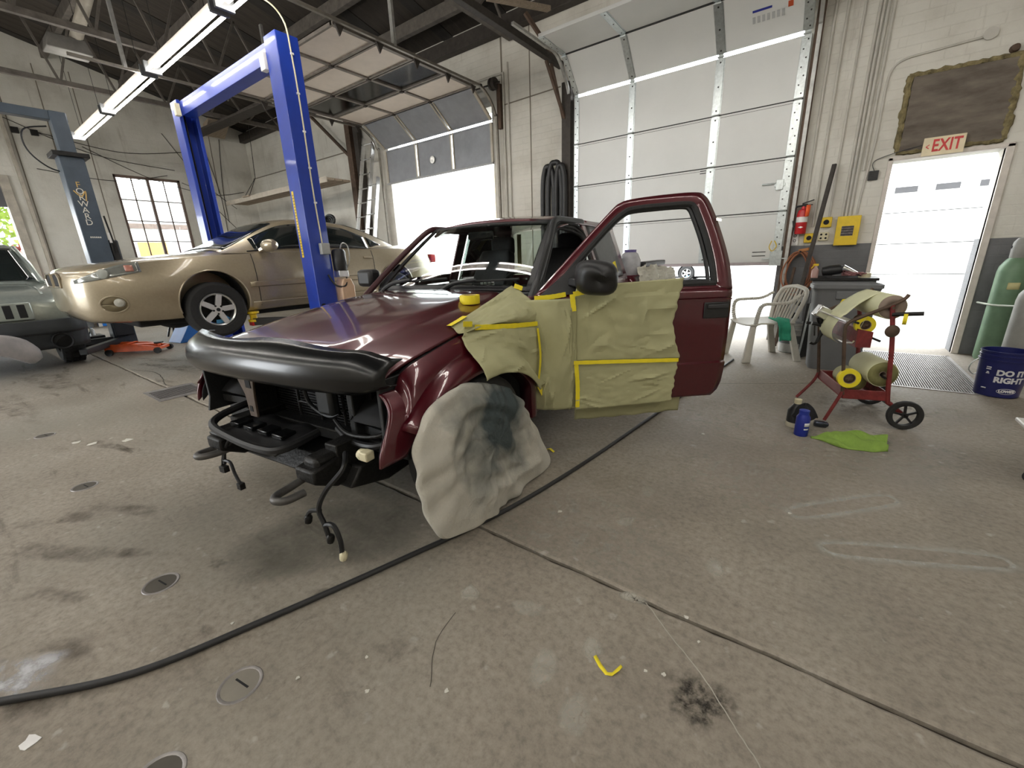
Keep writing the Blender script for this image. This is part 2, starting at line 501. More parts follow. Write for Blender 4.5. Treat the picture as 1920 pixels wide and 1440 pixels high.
for cx, cy, rx, ry, rot, sd in ((-2.62, .12, .45, .06, .55, 1), (-2.35, -.02, .16, .05, .6, 2), (-3.1, .12, .25, .06, .7, 3), (-1.95, -.02, .12, .05, .4, 4), (-2.0, .45, .05, .03, 0, 5), (-1.62, .28, .04, .03, 0, 6), (-1.75, -.12, .18, .05, .8, 7), (-6.4, .2, .9, .16, .1, 8), (-7.6, .6, .9, .2, .1, 9), (-6.9, 1.7, .9, .12, .2, 10), (-7.7, 1.75, .6, .1, .3, 12), (-1.0, .62, .07, .05, 1, 13), (-1.45, .62, .04, .025, 1, 14), (-4.2, .5, .5, .05, .3, 15), (-2.9, .35, .3, .05, .4, 16)):
    blob('oil_stain', d_oil, cx, cy, rx, ry, rot, z=.001 + sd * .00003, seed=sd, wob=.35)
blob('dark_patch', d_darkpatch, -1.75, .85, .5, .3, .9, z=.0006, seed=3)  # soft-edged grey patch, darker than the slab
blob('worn_patch', d_white2, -1.95, -.15, .16, .09, .5, seed=4, wob=.3)
RING = ([.70, .85, 1.0, 1.25, 1.7], [0, .9, 1, .55, 0], True)
blob('overspray_outline', d_white, .235, 2.435, .30, .05, .80, ring=RING)
blob('overspray_outline', d_white, .46, 2.15, .34, .05, .45, ring=RING)
for cx, cy, rx, ry, rot in ((-.62, 1.72, .07, .04, 1), (-.42, 1.28, .08, .035, .2), (-.72, 1.02, .09, .05, .3), (-.55, .85, .06, .1, .2), (-.2, 1.62, .05, .09, .3), (-.62, 2.05, .05, .08, .4), (-.95, .95, .05, .06, 1), (-.45, 1.0, .05, .06, .4), (-.40, .78, .06, .09, .1)):
    blob('footprint', d_tread, cx, cy, rx * .8, ry * .8, rot, z=.0009, seed=cx * 9)
d_scuff = decal_mat('scuffed_pale_dust', (.46, .44, .39), .48, .66, 14, maxa=.5)
for cx, cy, rx, ry, rot in ((.3, 3.3, .7, .5, .2), (-.2, 2.5, .6, .4, .3), (.55, 4.3, .6, .3, .1), (-.5, 3.4, .4, .5, .2), (-.8, 1.6, .5, .4, 0)):
    blob('dust_scuff', d_scuff, cx, cy, rx, ry, rot, z=.0005, seed=cx * 5)
# hairline cracks: shallow dark seams cut across the slab
m_crack = M('hairline_crack', (.09, .08, .065), .95)
def crack(path, w, mat=m_crack, name='hairline_crack'):
    g = MB(); P = cr(path, 6); L_ = []; R_ = []
    for i, p in enumerate(P):
        d = (P[min(i + 1, len(P) - 1)] - P[max(i - 1, 0)]); d.z = 0; d.normalize(); nrm = Vector((-d.y, d.x, 0))
        p = p + nrm * (random.random() - .5) * w * 1.2
        L_.append(p + nrm * w / 2); R_.append(p - nrm * w / 2)
    g.grid([L_, R_]); return g.build(name, mat, floor, smooth=0)
m_palecrack = M('pale_scratch', (.42, .39, .33), .9)
crack([(-.37, 1.285, .0014), (-.25, 1.19, .0014), (-.12, 1.09, .0014), (-.03, 1.0, .0014), (.05, .92, .0014), (.12, .8, .0014)], .0035, m_palecrack)
crack([(-.72, 4.34, .0014), (-.56, 4.42, .0014), (-.06, 4.72, .0014), (.33, 4.98, .0014)], .008)
crack([(-.93, .85, .0014), (-.9, .72, .0014), (-.8, .6, .0014)], .003)
crack([(-7.3, 1.33, .0014), (-6.8, 1.46, .0014), (-6.3, 1.4, .0014), (-5.9, 1.33, .0014)], .012)

# ---- walls
def wall_mat(name, dado=False):
    m = bpy.data.materials.new(name); m.use_nodes = True
    nt = m.node_tree; N = nt.nodes; L = nt.links; b = N['Principled BSDF']
    tc = N.new('ShaderNodeTexCoord')
    def noise(sc, det=8, ro=.6, vec=None):
        n = N.new('ShaderNodeTexNoise'); n.inputs['Scale'].default_value = sc; n.inputs['Detail'].default_value = det
        n.inputs['Roughness'].default_value = ro; L.new(vec or tc.outputs['Object'], n.inputs['Vector']); return n.outputs['Fac']
    def ramp(f, pts):
        r = N.new('ShaderNodeValToRGB'); e = r.color_ramp.elements
        while len(e) < len(pts): e.new(.5)
        for el, (p, c) in zip(e, pts): el.position = p; el.color = (*c, 1)
        L.new(f, r.inputs[0]); return r.outputs[0]
    c = ramp(noise(1.3), [(.3, (.46, .435, .38)), (.5, (.60, .58, .52)), (.72, (.66, .64, .58))])
    mp = N.new('ShaderNodeMapping'); mp.inputs['Scale'].default_value = (5, 5, .35); L.new(tc.outputs['Object'], mp.inputs[0])
    st = ramp(noise(1.6, 8, .7, mp.outputs[0]), [(.58, (0, 0, 0)), (.75, (.6, .6, .6))])
    x = N.new('ShaderNodeMix'); x.data_type = 'RGBA'; L.new(st, x.inputs[0]); L.new(c, x.inputs[6]); x.inputs[7].default_value = (.25, .21, .165, 1); c = x.outputs[2]
    if dado:
        s = N.new('ShaderNodeSeparateXYZ'); L.new(tc.outputs['Object'], s.inputs[0])
        def cmp(o, op, v):
            q = N.new('ShaderNodeMath'); q.operation = op; L.new(o, q.inputs[0]); q.inputs[1].default_value = v; return q.outputs[0]
        mu = N.new('ShaderNodeMath'); mu.operation = 'MULTIPLY'; L.new(cmp(s.outputs[2], 'LESS_THAN', 1.275), mu.inputs[0]); L.new(cmp(s.outputs[0], 'GREATER_THAN', -.7), mu.inputs[1])
        x = N.new('ShaderNodeMix'); x.data_type = 'RGBA'; L.new(mu.outputs[0], x.inputs[0]); L.new(c, x.inputs[6]); L.new(ramp(noise(4), [(.3, (.12, .122, .125)), (.7, (.17, .172, .178))]), x.inputs[7]); c = x.outputs[2]
    L.new(c, b.inputs['Base Color']); b.inputs['Roughness'].default_value = .75
    bp = N.new('ShaderNodeBump'); bp.inputs['Strength'].default_value = .5; bp.inputs['Distance'].default_value = .02
    sp_ = N.new('ShaderNodeSeparateXYZ'); L.new(tc.outputs['Object'], sp_.inputs[0]); ad = N.new('ShaderNodeMath'); L.new(sp_.outputs[0], ad.inputs[0]); L.new(sp_.outputs[1], ad.inputs[1])
    cb = N.new('ShaderNodeCombineXYZ'); L.new(ad.outputs[0], cb.inputs[0]); L.new(sp_.outputs[2], cb.inputs[1])
    br = N.new('ShaderNodeTexBrick'); br.inputs['Scale'].default_value = 1; br.inputs['Brick Width'].default_value = .4; br.inputs['Row Height'].default_value = .1; br.inputs['Mortar Size'].default_value = .006; br.inputs['Mortar Smooth'].default_value = .6
    br.inputs['Color1'].default_value = (1, 1, 1, 1); br.inputs['Color2'].default_value = (.96, .96, .96, 1); br.inputs['Mortar'].default_value = (.80, .80, .80, 1); L.new(cb.outputs[0], br.inputs['Vector'])
    hm = N.new('ShaderNodeMath'); hm.operation = 'MULTIPLY_ADD'; L.new(noise(9, 9, .65), hm.inputs[0]); hm.inputs[1].default_value = .8; L.new(br.outputs['Color'], hm.inputs[2])
    L.new(hm.outputs[0], bp.inputs['Height']); L.new(bp.outputs[0], b.inputs['Normal'])
    return m
m_wall = wall_mat('grimy_painted_masonry')
m_walld = wall_mat('grimy_masonry_with_grey_dado', True)
ZT = 7.6
bx = MB()
for x0, x1 in ((XL - .3, -8.42), (-5.40, -3.64), (-.57, .43), (1.31, XR + .3)): bx.box(x0, x1, YB, YO, -.02, 5.36)
bx.box(-8.42, -5.40, YB, YO, 3.92, 5.36).box(-3.64, -.57, YB, YO, 3.92, 5.36).box(.43, 1.31, YB, YO, 2.17, 5.36)
wall_back = struct(bx.build('wall_back', m_walld, smooth=0))
bx = MB()
bx.box(XL - .3, XL, 1.58, 3.53, -.02, ZT).box(XL - .3, XL, 4.97, YB, -.02, ZT).box(XL - .3, XL, 3.53, 4.97, -.02, 1.5).box(XL - .3, XL, 3.53, 4.97, 3.66, ZT)
bx.box(XL - .3, XL, -1.9, 1.58, 3.4, ZT).box(XL - .3, XL, YF - .3, -1.9, -.02, ZT)
wall_left = struct(bx.build('wall_left', m_wall, smooth=0))
struct(MB().box(XR, XR + .3, YF - .3, YB, -.02, ZT).build('wall_right', m_wall, smooth=0))
bx = MB()
for x0, x1 in ((XL, -10.4), (-6.2, XR)): bx.box(x0, x1, YF - .3, YF, -.02, ZT)
bx.box(-10.4, -6.2, YF - .3, YF, 3.7, ZT)
struct(bx.build('wall_front', m_wall, smooth=0))
# seams between the cast wall panels
sm = M('wall_seam_grime', (.20, .175, .14), .9)
for p, q, w in (((-4.55, YB, 1.0), (-4.55, YB, 5), .018), ((-5.12, YB, .2), (-5.14, YB, 5), .03), ((-5.1, YB, 3.88), (-3.95, YB, 3.9), .018), ((-15, YB, 3.9), (-9.8, YB, 3.88), .025), ((-3.9, YB, 1.2), (-3.92, YB, 3.9), .012)):
    MB().bar(p, q, w, .012, (0, 1, 0)).build('wall_seam', sm, wall_back, smooth=0)
for y, z0, z1 in ((1.95, .3, 5.4), (2.6, 2.5, 5.8), (3.2, .3, 5.8), (5.3, .5, 5.3), (5.9, 3.4, 5.2)):
    MB().bar((XL, y, z0), (XL, y + .05, z1), .02, .012, (1, 0, 0)).build('wall_seam', sm, wall_left, smooth=0)

# ---- roof: sloping dark boards on steel
m_board = M('smoke_dark_roof_board', (.022, .019, .016), .9, 0, .35, 3, stretch=(3, .5, 1))
m_board2 = M('smoke_brown_roof_board', (.038, .030, .023), .9, 0, .35, 3, stretch=(3, .5, 1))
ceil_ = struct(MB().add([(XL - .3, YO, 5.20), (XR + .3, YO, 5.20), (XR + .3, -.6, 7.04), (XL - .3, -.6, 7.04), (XR + .3, YF - .3, 6.0), (XL - .3, YF - .3, 6.0)], [(0, 1, 2, 3), (3, 2, 4, 5)]).build('ceiling', m_board, solid=.1, smooth=0, offset=1))
L1 = sqrt(7.83 ** 2 + 1.84 ** 2); sl = atan2(1.84, 7.83)
meA = MB().box(-.125, .118, 0, L1, -.03, 0).mesh('roof_board', 0); meA.materials.append(m_board2)
meB = MB().box(-.125, .118, 0, L1, -.042, 0).mesh('roof_board', 0); meB.materials.append(m_board)
k = 0
for x in lin(XL + .1, XR - .1, 80):
    o = bpy.data.objects.new('roof_board', (meA if (k * 7) % 5 else meB)); COL.objects.link(o); o.parent = ceil_
    o.location = (x, YO, 5.18); o.rotation_euler = (sl, 0, pi); k += 1
# purlins along the bays and open-web joists
m_roofsteel = M('dusty_roof_steel', (.13, .115, .10), .7, .3, .3, 8)
def zr(y): return 5.20 + (YO - y) * 1.84 / 7.83
for i, y in enumerate((6.3, 5.35, 4.2, 2.9, 1.6, .3)):
    tag(MB().box(XL, XR, y - .05, y + .05, zr(y) - .26, zr(y) - .06).build('roof_purlin', m_roofsteel, bevel=.006), 'dusty steel purlin under the roof boards, ' + ('closest to the door wall', 'second from the door wall', 'third from the door wall', 'above the fluorescent row', 'fifth from the door wall', 'farthest from the door wall')[i], 'beam', 'roof purlins')
def joist(x, label):
    t = thing('roof_joist', label, 'joist', (x, 3.5, 4.78), 0, 'open web roof joists')
    MB().box(-.04, .04, -4.4, 3.40, 0, .09).build('bottom_chord', m_roofsteel, t, smooth=0)
    n = 9
    for i in range(n):
        y0 = 3.3 - i * .85; y1 = y0 - .42
        MB().bar((0, y0, .05), (0, y1, zr(y1 + 3.5) - 4.78 - .1), .035).build('web', m_roofsteel, t, smooth=0)
        MB().bar((0, y1, zr(y1 + 3.5) - 4.78 - .1), (0, y0 - .84, .05), .035).build('web', m_roofsteel, t, smooth=0)
    return t
for x, w_ in ((-12.6, 'nearest the window wall'), (-9.75, 'past the half raised door'), (-4.9, 'over the pier between the overhead doors'), (-1.0, 'over the white overhead door')): joist(x, 'dusty open web roof joist ' + w_)
# top plate along the door wall and hanging boards in the far corner
tag(MB().box(XL, -3.2, YB - .16, YB, 4.9, 5.12).build('wall_plate', m_dkbrown, bevel=.01), 'dark brown timber plate along the top of the door wall', 'beam')
tag(MB().prism([(0, 0), (1.6, 0), (1.6, .05), (0, .3)], lambda a, b, d: (XL + .3 + a, 6.0 - a * .3 + d, 4.86 + b), -.25, .25).build('hanging_board', m_wood, bevel=.005), 'grimy angled board hanging under the roof in the corner', 'board')
MBo = MB().bar((-14.2, 5.3, 4.7), (-10.2, 5.6, 4.75), .3, .05)
tag(MBo.build('hanging_board', m_dkbrown, bevel=.005), 'long dark board slung under the roof beside the corner', 'board')
# sheet-metal duct box and heater chute at the far left
t = thing('roof_duct', 'grey sheet metal duct with a flared end under the roof', 'duct', (-10.45, 2.32, 4.66))
MB().prism([(-.27, 0), (.27, 0), (.22, .2), (-.22, .2)], lambda a, b, d: (d, a, b), -.18, .18).build('duct_body', M('dull_duct_metal', (.2, .19, .175), .5, .6, .2, 6), t, bevel=.01)
MB().cyl((0, .1, .15), (1.1, .35, .95), .08, n=14).build('duct_pipe', M('pale_duct_pipe', (.34, .31, .26), .6, .2, .2, 8), t)
# ---- big overhead door (closed low)
m_dwhite = M('white_door_skin', (.66, .665, .645), .38, 0, .035, 2)
m_dgap = M('dark_rubber_seal', (.03, .03, .03), .8)
door1 = struct(MB().box(-3.66, -.54, 6.845, 6.90, 1.035, 1.075).build('door_1', M('door_bottom_bar', (.40, .35, .36), .5, .4, .1, 12), bevel=.004))
bx0, bx1 = -3.66, -.54
ST = [(-3.66, -3.58), (-2.745, -2.665), (-1.565, -1.475), (-.64, -.54)]
secs = [((6.875, 1.075), (6.875, 1.715)), ((6.875, 1.725), (6.875, 2.355)), ((6.875, 2.365), (6.875, 2.985)), ((6.875, 2.995), (6.875, 3.655)), ((6.865, 3.695), (6.46, 4.10)), ((6.44, 4.115), (5.80, 4.125))]
for i, ((y0, z0), (y1, z1)) in enumerate(secs):
    d = Vector((0, y1 - y0, z1 - z0)).normalized(); n = Vector((0, d.z, -d.y))
    if n.y < 0 and i < 5: n = -n
    if i == 5: n = Vector((0, 0, 1))
    def P(x, t, dep, a=Vector((0, y0, z0)), b=Vector((0, y1, z1)), nn=n): 
        p = a.lerp(b, t) + nn * dep; return (x, p.y, p.z)
    g = MB(); g.prism([(bx0, 0), (bx1, 0), (bx1, 1), (bx0, 1)], lambda a, b, c: P(a, b, c), 0, .045)
    so = g.build('door_section', m_dwhite, door1, smooth=0, bevel=.004)
    L_ = (Vector((0, y1, z1)) - Vector((0, y0, z0))).length
    for k, (a, b) in enumerate(ST):
        g = MB(); g.prism([(a, .01), (b, .01), (b, .99), (a, .99)], lambda p, q, c: P(p, q, c), -.012, 0)
        if k in (1, 2):
            g.prism([(a - .012, .01), (a, .01), (a, .99), (a - .012, .99)], lambda p, q, c: P(p, q, c), -.004, 0)
            g.prism([(b, .01), (b + .012, .01), (b + .012, .99), (b, .99)], lambda p, q, c: P(p, q, c), -.004, 0)
        stl = g.build('stile', m_steel, door1, smooth=0, bevel=.003)
        # punched holes and bolts on the stile
        g = MB()
        for j in range(7 if k in (0, 3) else 3):
            q = .08 + j * (.84 / (6 if k in (0, 3) else 2)); cx = (a + b) / 2 + ((-1) ** j * .018 if k in (0, 3) else 0)
            g.cyl(P(cx, q, -.0135), P(cx, q, -.012), .009 if k in (0, 3) else .011, n=8)
        g.build('bolt_hole', m_dgap, stl, smooth=0)
        if i < 5:
            g = MB(); cx = (a + b) / 2
            g.prism([(cx - .03, .94), (cx + .03, .94), (cx + .03, 1.06), (cx - .03, 1.06)], lambda p, q, c: P(p, q, c), -.02, -.012)
            p0, p1 = P(cx - .04, 1.008, -.025), P(cx + .04, 1.008, -.025); g.cyl(p0, p1, .011, n=8)
            g.build('hinge', m_steel, door1, smooth=0)
    if i < 3:  # dark double line at the joint
        g = MB(); z = z1 + .004
        g.box(bx0, bx1, 6.872, 6.89, z - .006, z + .006); g.box(bx0, bx1, 6.8735, 6.876, z - .034, z - .030)
        g.build('joint_seal', m_dgap, door1, smooth=0)
    elif i == 4:
        MB().cyl((bx0, y1 - .002, z1 + .012), (bx1, y1 - .002, z1 + .012), .012, n=8).build('joint_seal', m_dgap, door1)
# slide lock, pull rope, corner bracket, manufacturer mark
g = MB(); g.box(-.72, -.60, 6.85, 6.865, 2.02, 2.06).cyl((-.86, 6.855, 2.06), (-.70, 6.855, 2.06), .011, n=8).box(-.70, -.62, 6.84, 6.865, 1.98, 2.1); g.build('slide_lock', m_steel, door1, bevel=.002)
g = MB(); g.box(-.66, -.52, 6.82, 6.86, 1.03, 1.22); g.cyl((-.75, 6.83, 1.12), (-.46, 6.83, 1.12), .009, n=8); g.build('bottom_bracket', m_steel, door1, bevel=.003)
g = MB(); g.tube(cr([(-.66, 6.83, 1.35), (-.68, 6.82, 1.27), (-.64, 6.82, 1.22), (-.60, 6.83, 1.28), (-.63, 6.83, 1.35)], 5), .006, 6); g.build('pull_loop', m_yellow, door1)
for z in (1.16, 1.21, 2.33, 2.30): MB().bar((-.88 if z < 2 else -1.66, 6.872, z), (-.72 if z < 2 else -1.58, 6.872, z), .01, .004, (0, 1, 0)).build('warning_label', m_dgap, door1, smooth=0)
def onsec4(x, t, dep=-.002):
    (y0, z0), (y1, z1) = secs[4]; d = Vector((0, y1 - y0, z1 - z0)); n = Vector((0, -d.z, d.y)).normalized()
    p = Vector((0, y0, z0)) + d * t - n * dep * (-1); return Vector((x, p.y - .0, p.z))
mk = M('blue_print', (.02, .03, .25), .5); mo = M('orange_print', (.45, .07, .02), .5); mg = M('grey_print', (.42, .43, .43), .5)
(y0, z0), (y1, z1) = secs[4]; dd_ = Vector((0, y1 - y0, z1 - z0)); nn_ = Vector((0, dd_.z, -dd_.y)).normalized()
def s4(x, t, dep): 
    p = Vector((x, y0, z0)) + dd_ * t - nn_ * dep * 1.0
    return p
def strip4(a, b, t0, t1, mat, nm):
    g = MB(); g.prism([(a, t0), (b, t0), (b, t1), (a, t1)], lambda p, q, c: s4(p, q, c), .0, .003); return g.build(nm, mat, door1, smooth=0)
strip4(-1.16, -.96, .60, .64, mk, 'printed_stripe'); strip4(-.80, -.75, .52, .62, mo, 'printed_square')
for i in range(7): 
    a = -1.16 + i * .05; strip4(a, a + .03, .40, .52, mg, 'printed_letter')
# vertical tracks, horizontal tracks, header brackets
m_track = M('galvanized_track', (.42, .42, .40), .45, .7, .2, 15)
def trackset(door, xa, xb, zt, yend, mat):
    for x in (xa, xb):
        g = MB(); pts = [(x, 6.84, .9 if xa < -5 else .05), (x, 6.84, 3.45), (x, 6.80, 3.72), (x, 6.66, 3.93), (x, 6.4, zt), (x, 6.0, zt), (x, yend, zt)]
        P_ = cr(pts, 4)
        for a, b in zip(P_, P_[1:]): g.bar(a, b, .035, .04, (1, 0, 0))
        g.build('track', mat, door, smooth=0)
trackset(door1, -3.73, -.47, 4.14, 5.3, m_track)
MB().box(-3.86, -3.70, 6.80, 6.93, 0, 3.9).build('track_angle', m_dkbrown, door1, bevel=.004)
MB().box(-.52, -.44, 6.84, 6.93, .0, 4.6).build('track_angle', m_brown, door1, bevel=.004)
# dark square tube carrying the left track, with struts to the wall
g = MB(); g.bar((-3.9, 2.4, 4.16), (-3.9, 6.86, 4.16), .09, .09)
sup = g.build('track_support_beam', m_dkbrown, smooth=0, bevel=.005); tag(sup, 'dark square steel tube beside the white overhead door track', 'beam')
g = MB(); g.bar((-4.2, 6.3, 4.75), (-3.9, 6.8, 4.15), .05, .05); g.bar((-3.93, 6.45, 4.12), (-3.80, 6.86, 3.3), .05, .03); g.bar((-3.93, 6.6, 4.12), (-3.86, 6.9, 3.32), .04, .03)
g.build('strut', m_brown, sup, smooth=0)
tag(MB().bar((-4.35, 5.6, 4.72), (-4.05, 6.9, 4.95), .09, .06).build('timber_brace', m_wood, bevel=.004), 'pale timber brace near the top of the wall between the doors', 'brace')

# ---- left overhead door, half raised: three columns of panels
m_pan_grey = M('grey_door_panel', (.24, .25, .27), .5, 0, .12, 5)
m_pan_wht = M('aged_white_door_panel', (.68, .60, .52), .6, 0, .05, 6)
m_rail = M('worn_door_rail', (.20, .175, .15), .6, .3, .25, 10)
m_railg = M('tan_door_stile', (.42, .38, .31), .5, .2, .15, 10)
door2 = struct(MB().box(-8.46, -5.36, 6.84, 6.89, 2.955, 2.985).build('door_2', M('door2_bottom_bar', (.3, .3, .3), .5, .4), bevel=.004))
s2 = [((6.87, 2.985), (6.87, 3.645), 'g'), ((6.865, 3.68), (6.38, 4.06), 'g'), ((6.355, 4.075), (5.72, 4.08), 'w'), ((5.70, 4.08), (5.05, 4.08), 'x'), ((5.03, 4.08), (4.40, 4.08), 'w'), ((4.38, 4.08), (3.75, 4.08), 'w')]
XC = [-8.46, -7.43, -6.39, -5.36]
m_smoke = glassmat('dusty_door_glazing', (.45, .46, .44), .15)
for i, ((y0, z0), (y1, z1), kd) in enumerate(s2):
    a = Vector((0, y0, z0)); b = Vector((0, y1, z1)); d = (b - a).normalized(); n = Vector((0, d.z, -d.y))
    if i >= 2: n = Vector((0, 0, 1))
    def P(x, t, dep, a=a, b=b, nn=n):
        p = a.lerp(b, t) + nn * dep; return (x, p.y, p.z)
    for c in range(3):
        x0, x1 = XC[c], XC[c + 1]
        g = MB(); g.prism([(x0 + .02, .03), (x1 - .02, .03), (x1 - .02, .97), (x0 + .02, .97)], lambda p, q, r: P(p, q, r), .012 if kd != 'x' else .015, .03)
        g.build('door_pane' if kd == 'x' else 'door_panel', {'g': m_pan_grey, 'w': m_pan_wht, 'x': m_smoke}[kd], door2, smooth=0)
    if kd == 'g':
        for xc in XC[1:3]:
            for dx in (-.035, .035):
                g = MB(); g.prism([(xc + dx - .014, 0), (xc + dx + .014, 0), (xc + dx + .014, 1), (xc + dx - .014, 1)], lambda p, q, r: P(p, q, r), -.006, .03)
                g.build('stile', m_railg, door2, smooth=0)
        for x0, x1 in ((XC[0], XC[0] + .05), (XC[3] - .05, XC[3])):
            g = MB(); g.prism([(x0, 0), (x1, 0), (x1, 1), (x0, 1)], lambda p, q, r: P(p, q, r), -.006, .03); g.build('stile', m_railg, door2, smooth=0)
        for t0, t1 in ((0, .04), (.96, 1)):
            g = MB(); g.prism([(XC[0], t0), (XC[3], t0), (XC[3], t1), (XC[0], t1)], lambda p, q, r: P(p, q, r), .0, .03); g.build('rail', m_pan_grey, door2, smooth=0)
    else:
        for xc in XC:
            w = .03
            g = MB(); g.prism([(xc - w, 0), (xc + w, 0), (xc + w, 1), (xc - w, 1)], lambda p, q, r: P(p, q, r), -.012, .03); g.build('stile', m_rail, door2, smooth=0)
        for t0, t1 in ((0, .05), (.95, 1)):
            g = MB(); g.prism([(XC[0], t0), (XC[3], t0), (XC[3], t1), (XC[0], t1)], lambda p, q, r: P(p, q, r), -.01, .03); g.build('rail', m_rail, door2, smooth=0)
        for xc in XC[1:3]:
            g = MB(); g.prism([(xc - .03, -.04), (xc + .03, -.04), (xc + .03, .05), (xc - .03, .05)], lambda p, q, r: P(p, q, r), -.03, -.01); g.build('hinge', m_dkbrown, door2, smooth=0)
    if i == 0:
        g = MB(); g.lathe([(.07, 0), (.07, .012), (.045, .014), (0, .008)], 16, (-6.95, 6.858, 3.26), (0, -1, 0)); g.build('lock_escutcheon', m_alu, door2)
trackset(door2, -8.62, -5.22, 4.07, 1.9, M('tan_galvanized_track', (.22, .20, .17), .5, .6, .2, 12))
for x in (-8.56, -5.28):
    for y in (6.3, 5.7, 5.05, 4.4, 3.8):
        MB().prism([(0, 0), (.12, 0), (.05, .12)], lambda a, b, d: (x + d, y + a - .06, 4.06 - b), -.012, .012).build('roller_bracket', m_dkbrown, door2, smooth=0)
for x, y in ((-8.62, 2.5), (-5.22, 2.5), (-5.22, 4.6), (-8.62, 4.6)):
    MB().box(x - .03, x + .03, y - .02, y + .02, 4.07, 5.3).build('track_hanger', m_track, door2, smooth=0)
# header bracket assembly at the right of this door
g = MB(); g.box(-5.21, -5.13, 6.84, 6.92, 3.5, 4.2); g.build('header_bracket', m_brown, door2, bevel=.005)
g = MB(); g.lathe([(0, 0), (.09, 0), (.1, .03), (.07, .05), (.1, .08), (.09, .12), (0, .12)], 14, (-5.3, 6.8, 4.2), (1, 0, 0)); g.build('cable_drum', m_dkbrown, door2)
MB().cyl((-8.7, 6.8, 4.2), (-5.1, 6.8, 4.2), .016, n=8).build('torsion_shaft', m_dkbrown, door2)
MB().cyl((-7.8, 6.8, 4.2), (-6.9, 6.8, 4.2), .04, n=10).build('torsion_spring', m_dkbrown, door2)
# ---- exit doorway: casing, boarded transom above
m_casing = M('peeling_cream_casing', (.60, .55, .50), .6, 0, .12, 9)
tr = struct(MB().box(.385, .43, 6.90, 7.0, 0, 2.2).box(1.31, 1.37, 6.90, 7.0, 0, 2.2).box(.385, 1.37, 6.90, 7.0, 2.165, 2.21).build('trim_1', m_casing, bevel=.006))
m_ply = M('stained_dark_plywood', (.125, .10, .078), .8, 0, .35, 3, col2=(.185, .155, .125), bump=.15, bscale=8, stretch=(1, 1, 3))
m_foam = M('yellowed_expanding_foam', (.19, .155, .075), .9, 0, .55, 16, bump=.8, bscale=30)
tp = struct(MB().box(.46, 1.25, 6.895, 6.93, 2.25, 2.98).build('trim_2', m_ply, bevel=.004))
random.seed(11)
def foam(p, q, r):
    P_ = [Vector(p).lerp(Vector(q), i / 24) + Vector(((random.random() - .5) * .015, 0, (random.random() - .5) * .02)) for i in range(25)]
    g = MB(); g.tube(P_, [r * (.75 + .5 * random.random()) for _ in P_], 8); return g.build('foam_bead', m_foam, tp)
foam((.445, 6.925, 2.25), (.425, 6.925, 3.0), .032); foam((.42, 6.925, 3.0), (1.25, 6.925, 3.0), .030); foam((1.25, 6.925, 3.0), (1.265, 6.925, 2.25), .038); foam((.44, 6.92, 2.245), (1.27, 6.92, 2.245), .026)
# ---- window on the far wall
m_sash = M('brown_window_frame', (.16, .11, .09), .6, 0, .2, 8)
win = struct(MB().box(XL - .12, XL - .04, 3.53, 3.59, 1.5, 3.66).box(XL - .12, XL - .04, 4.91, 4.97, 1.5, 3.66).box(XL - .12, XL - .04, 3.53, 4.97, 3.60, 3.66).box(XL - .12, XL - .04, 3.53, 4.97, 1.5, 1.56).box(XL - .12, XL - .03, 4.21, 4.27, 1.5, 3.66).build('window_1', m_sash, bevel=.005))
ys = [3.59, 3.9, 4.21, 4.27, 4.59, 4.91]; zs = [1.56, 2.03, 2.55, 3.07, 3.60]
for a, b in ((3.59, 4.21), (4.27, 4.91)):
    for z in zs[1:4]: MB().box(XL - .10, XL - .06, a, b, z - .012, z + .012).build('muntin', m_sash, win, smooth=0)
    c = (a + b) / 2; MB().box(XL - .10, XL - .06, c - .012, c + .012, 1.56, 3.60).build('muntin', m_sash, win, smooth=0)
    for y0, y1 in ((a, c), (c, b)):
        for z0, z1 in zip(zs, zs[1:]): MB().box(XL - .083, XL - .077, y0, y1, z0, z1).build('window_pane', m_winglass, win, smooth=0)
# jamb posts of the far-left bay opening
struct(MB().box(XL - .3, XL + .06, 1.55, 1.70, 0, 3.4).box(XL - .3, XL + .10, 1.86, 1.92, 0, 5.4).build('trim_3', M('tan_jamb_paint', (.42, .38, .32), .6, 0, .2, 6), bevel=.006))
# roller shutter drum half down in that opening
struct(MB().box(XL - .2, XL - .1, -1.9, 1.56, 2.75, 3.4).build('door_3', M('dark_shutter', (.12, .12, .13), .6), bevel=.004))

# ---- outside
m_yard = M('grey_concrete_yard', (.20, .195, .185), .9, 0, .2, 1.2, bump=.3, bscale=25)
struct(MB().box(-60, 40, YO, 60, -.3, -.03).box(-60, XL - .3, -40, YO, -.3, -.03).box(XL - .3, 40, -40, YF - .3, -.3, -.03).box(XR + .3, 40, YF - .3, YO, -.3, -.03).build('ground', m_yard, smooth=0))
m_bwhite = M('white_siding', (.82, .82, .80), .6, 0, .04, 2)
t = thing('white_garage', 'white building with a panelled garage door across the yard', 'building', (0, 13, -.06))
MB().box(-2.6, .55, 0, 5, 0, 4.6).box(4.1, 9, 0, 5, 0, 4.6).box(.55, 4.1, .0, 5, 2.95, 4.6).box(.55, 4.1, 1.0, 5, 0, 2.95).build('wall', m_bwhite, t, smooth=0)
for i in range(4):
    s_ = MB().box(.55, 4.1, .12, .18, i * .66, i * .66 + .645).build('garage_panel', m_bwhite, t, smooth=0, bevel=.01)
    if i == 3:
        for k in range(5):
            MB().box(.95 + k * .65, 1.32 + k * .65, .11, .13, i * .66 + .40, i * .66 + .52).build('window', M('grey_glazing', (.05, .05, .055), .3), s_, smooth=0)
MB().box(.55, 4.1, .08, .2, 2.62, 2.95).build('header', m_bwhite, t, smooth=0)
t = thing('brick_house', 'pale house with brick corners and tall windows across the street', 'building', (-13, 24, 0))
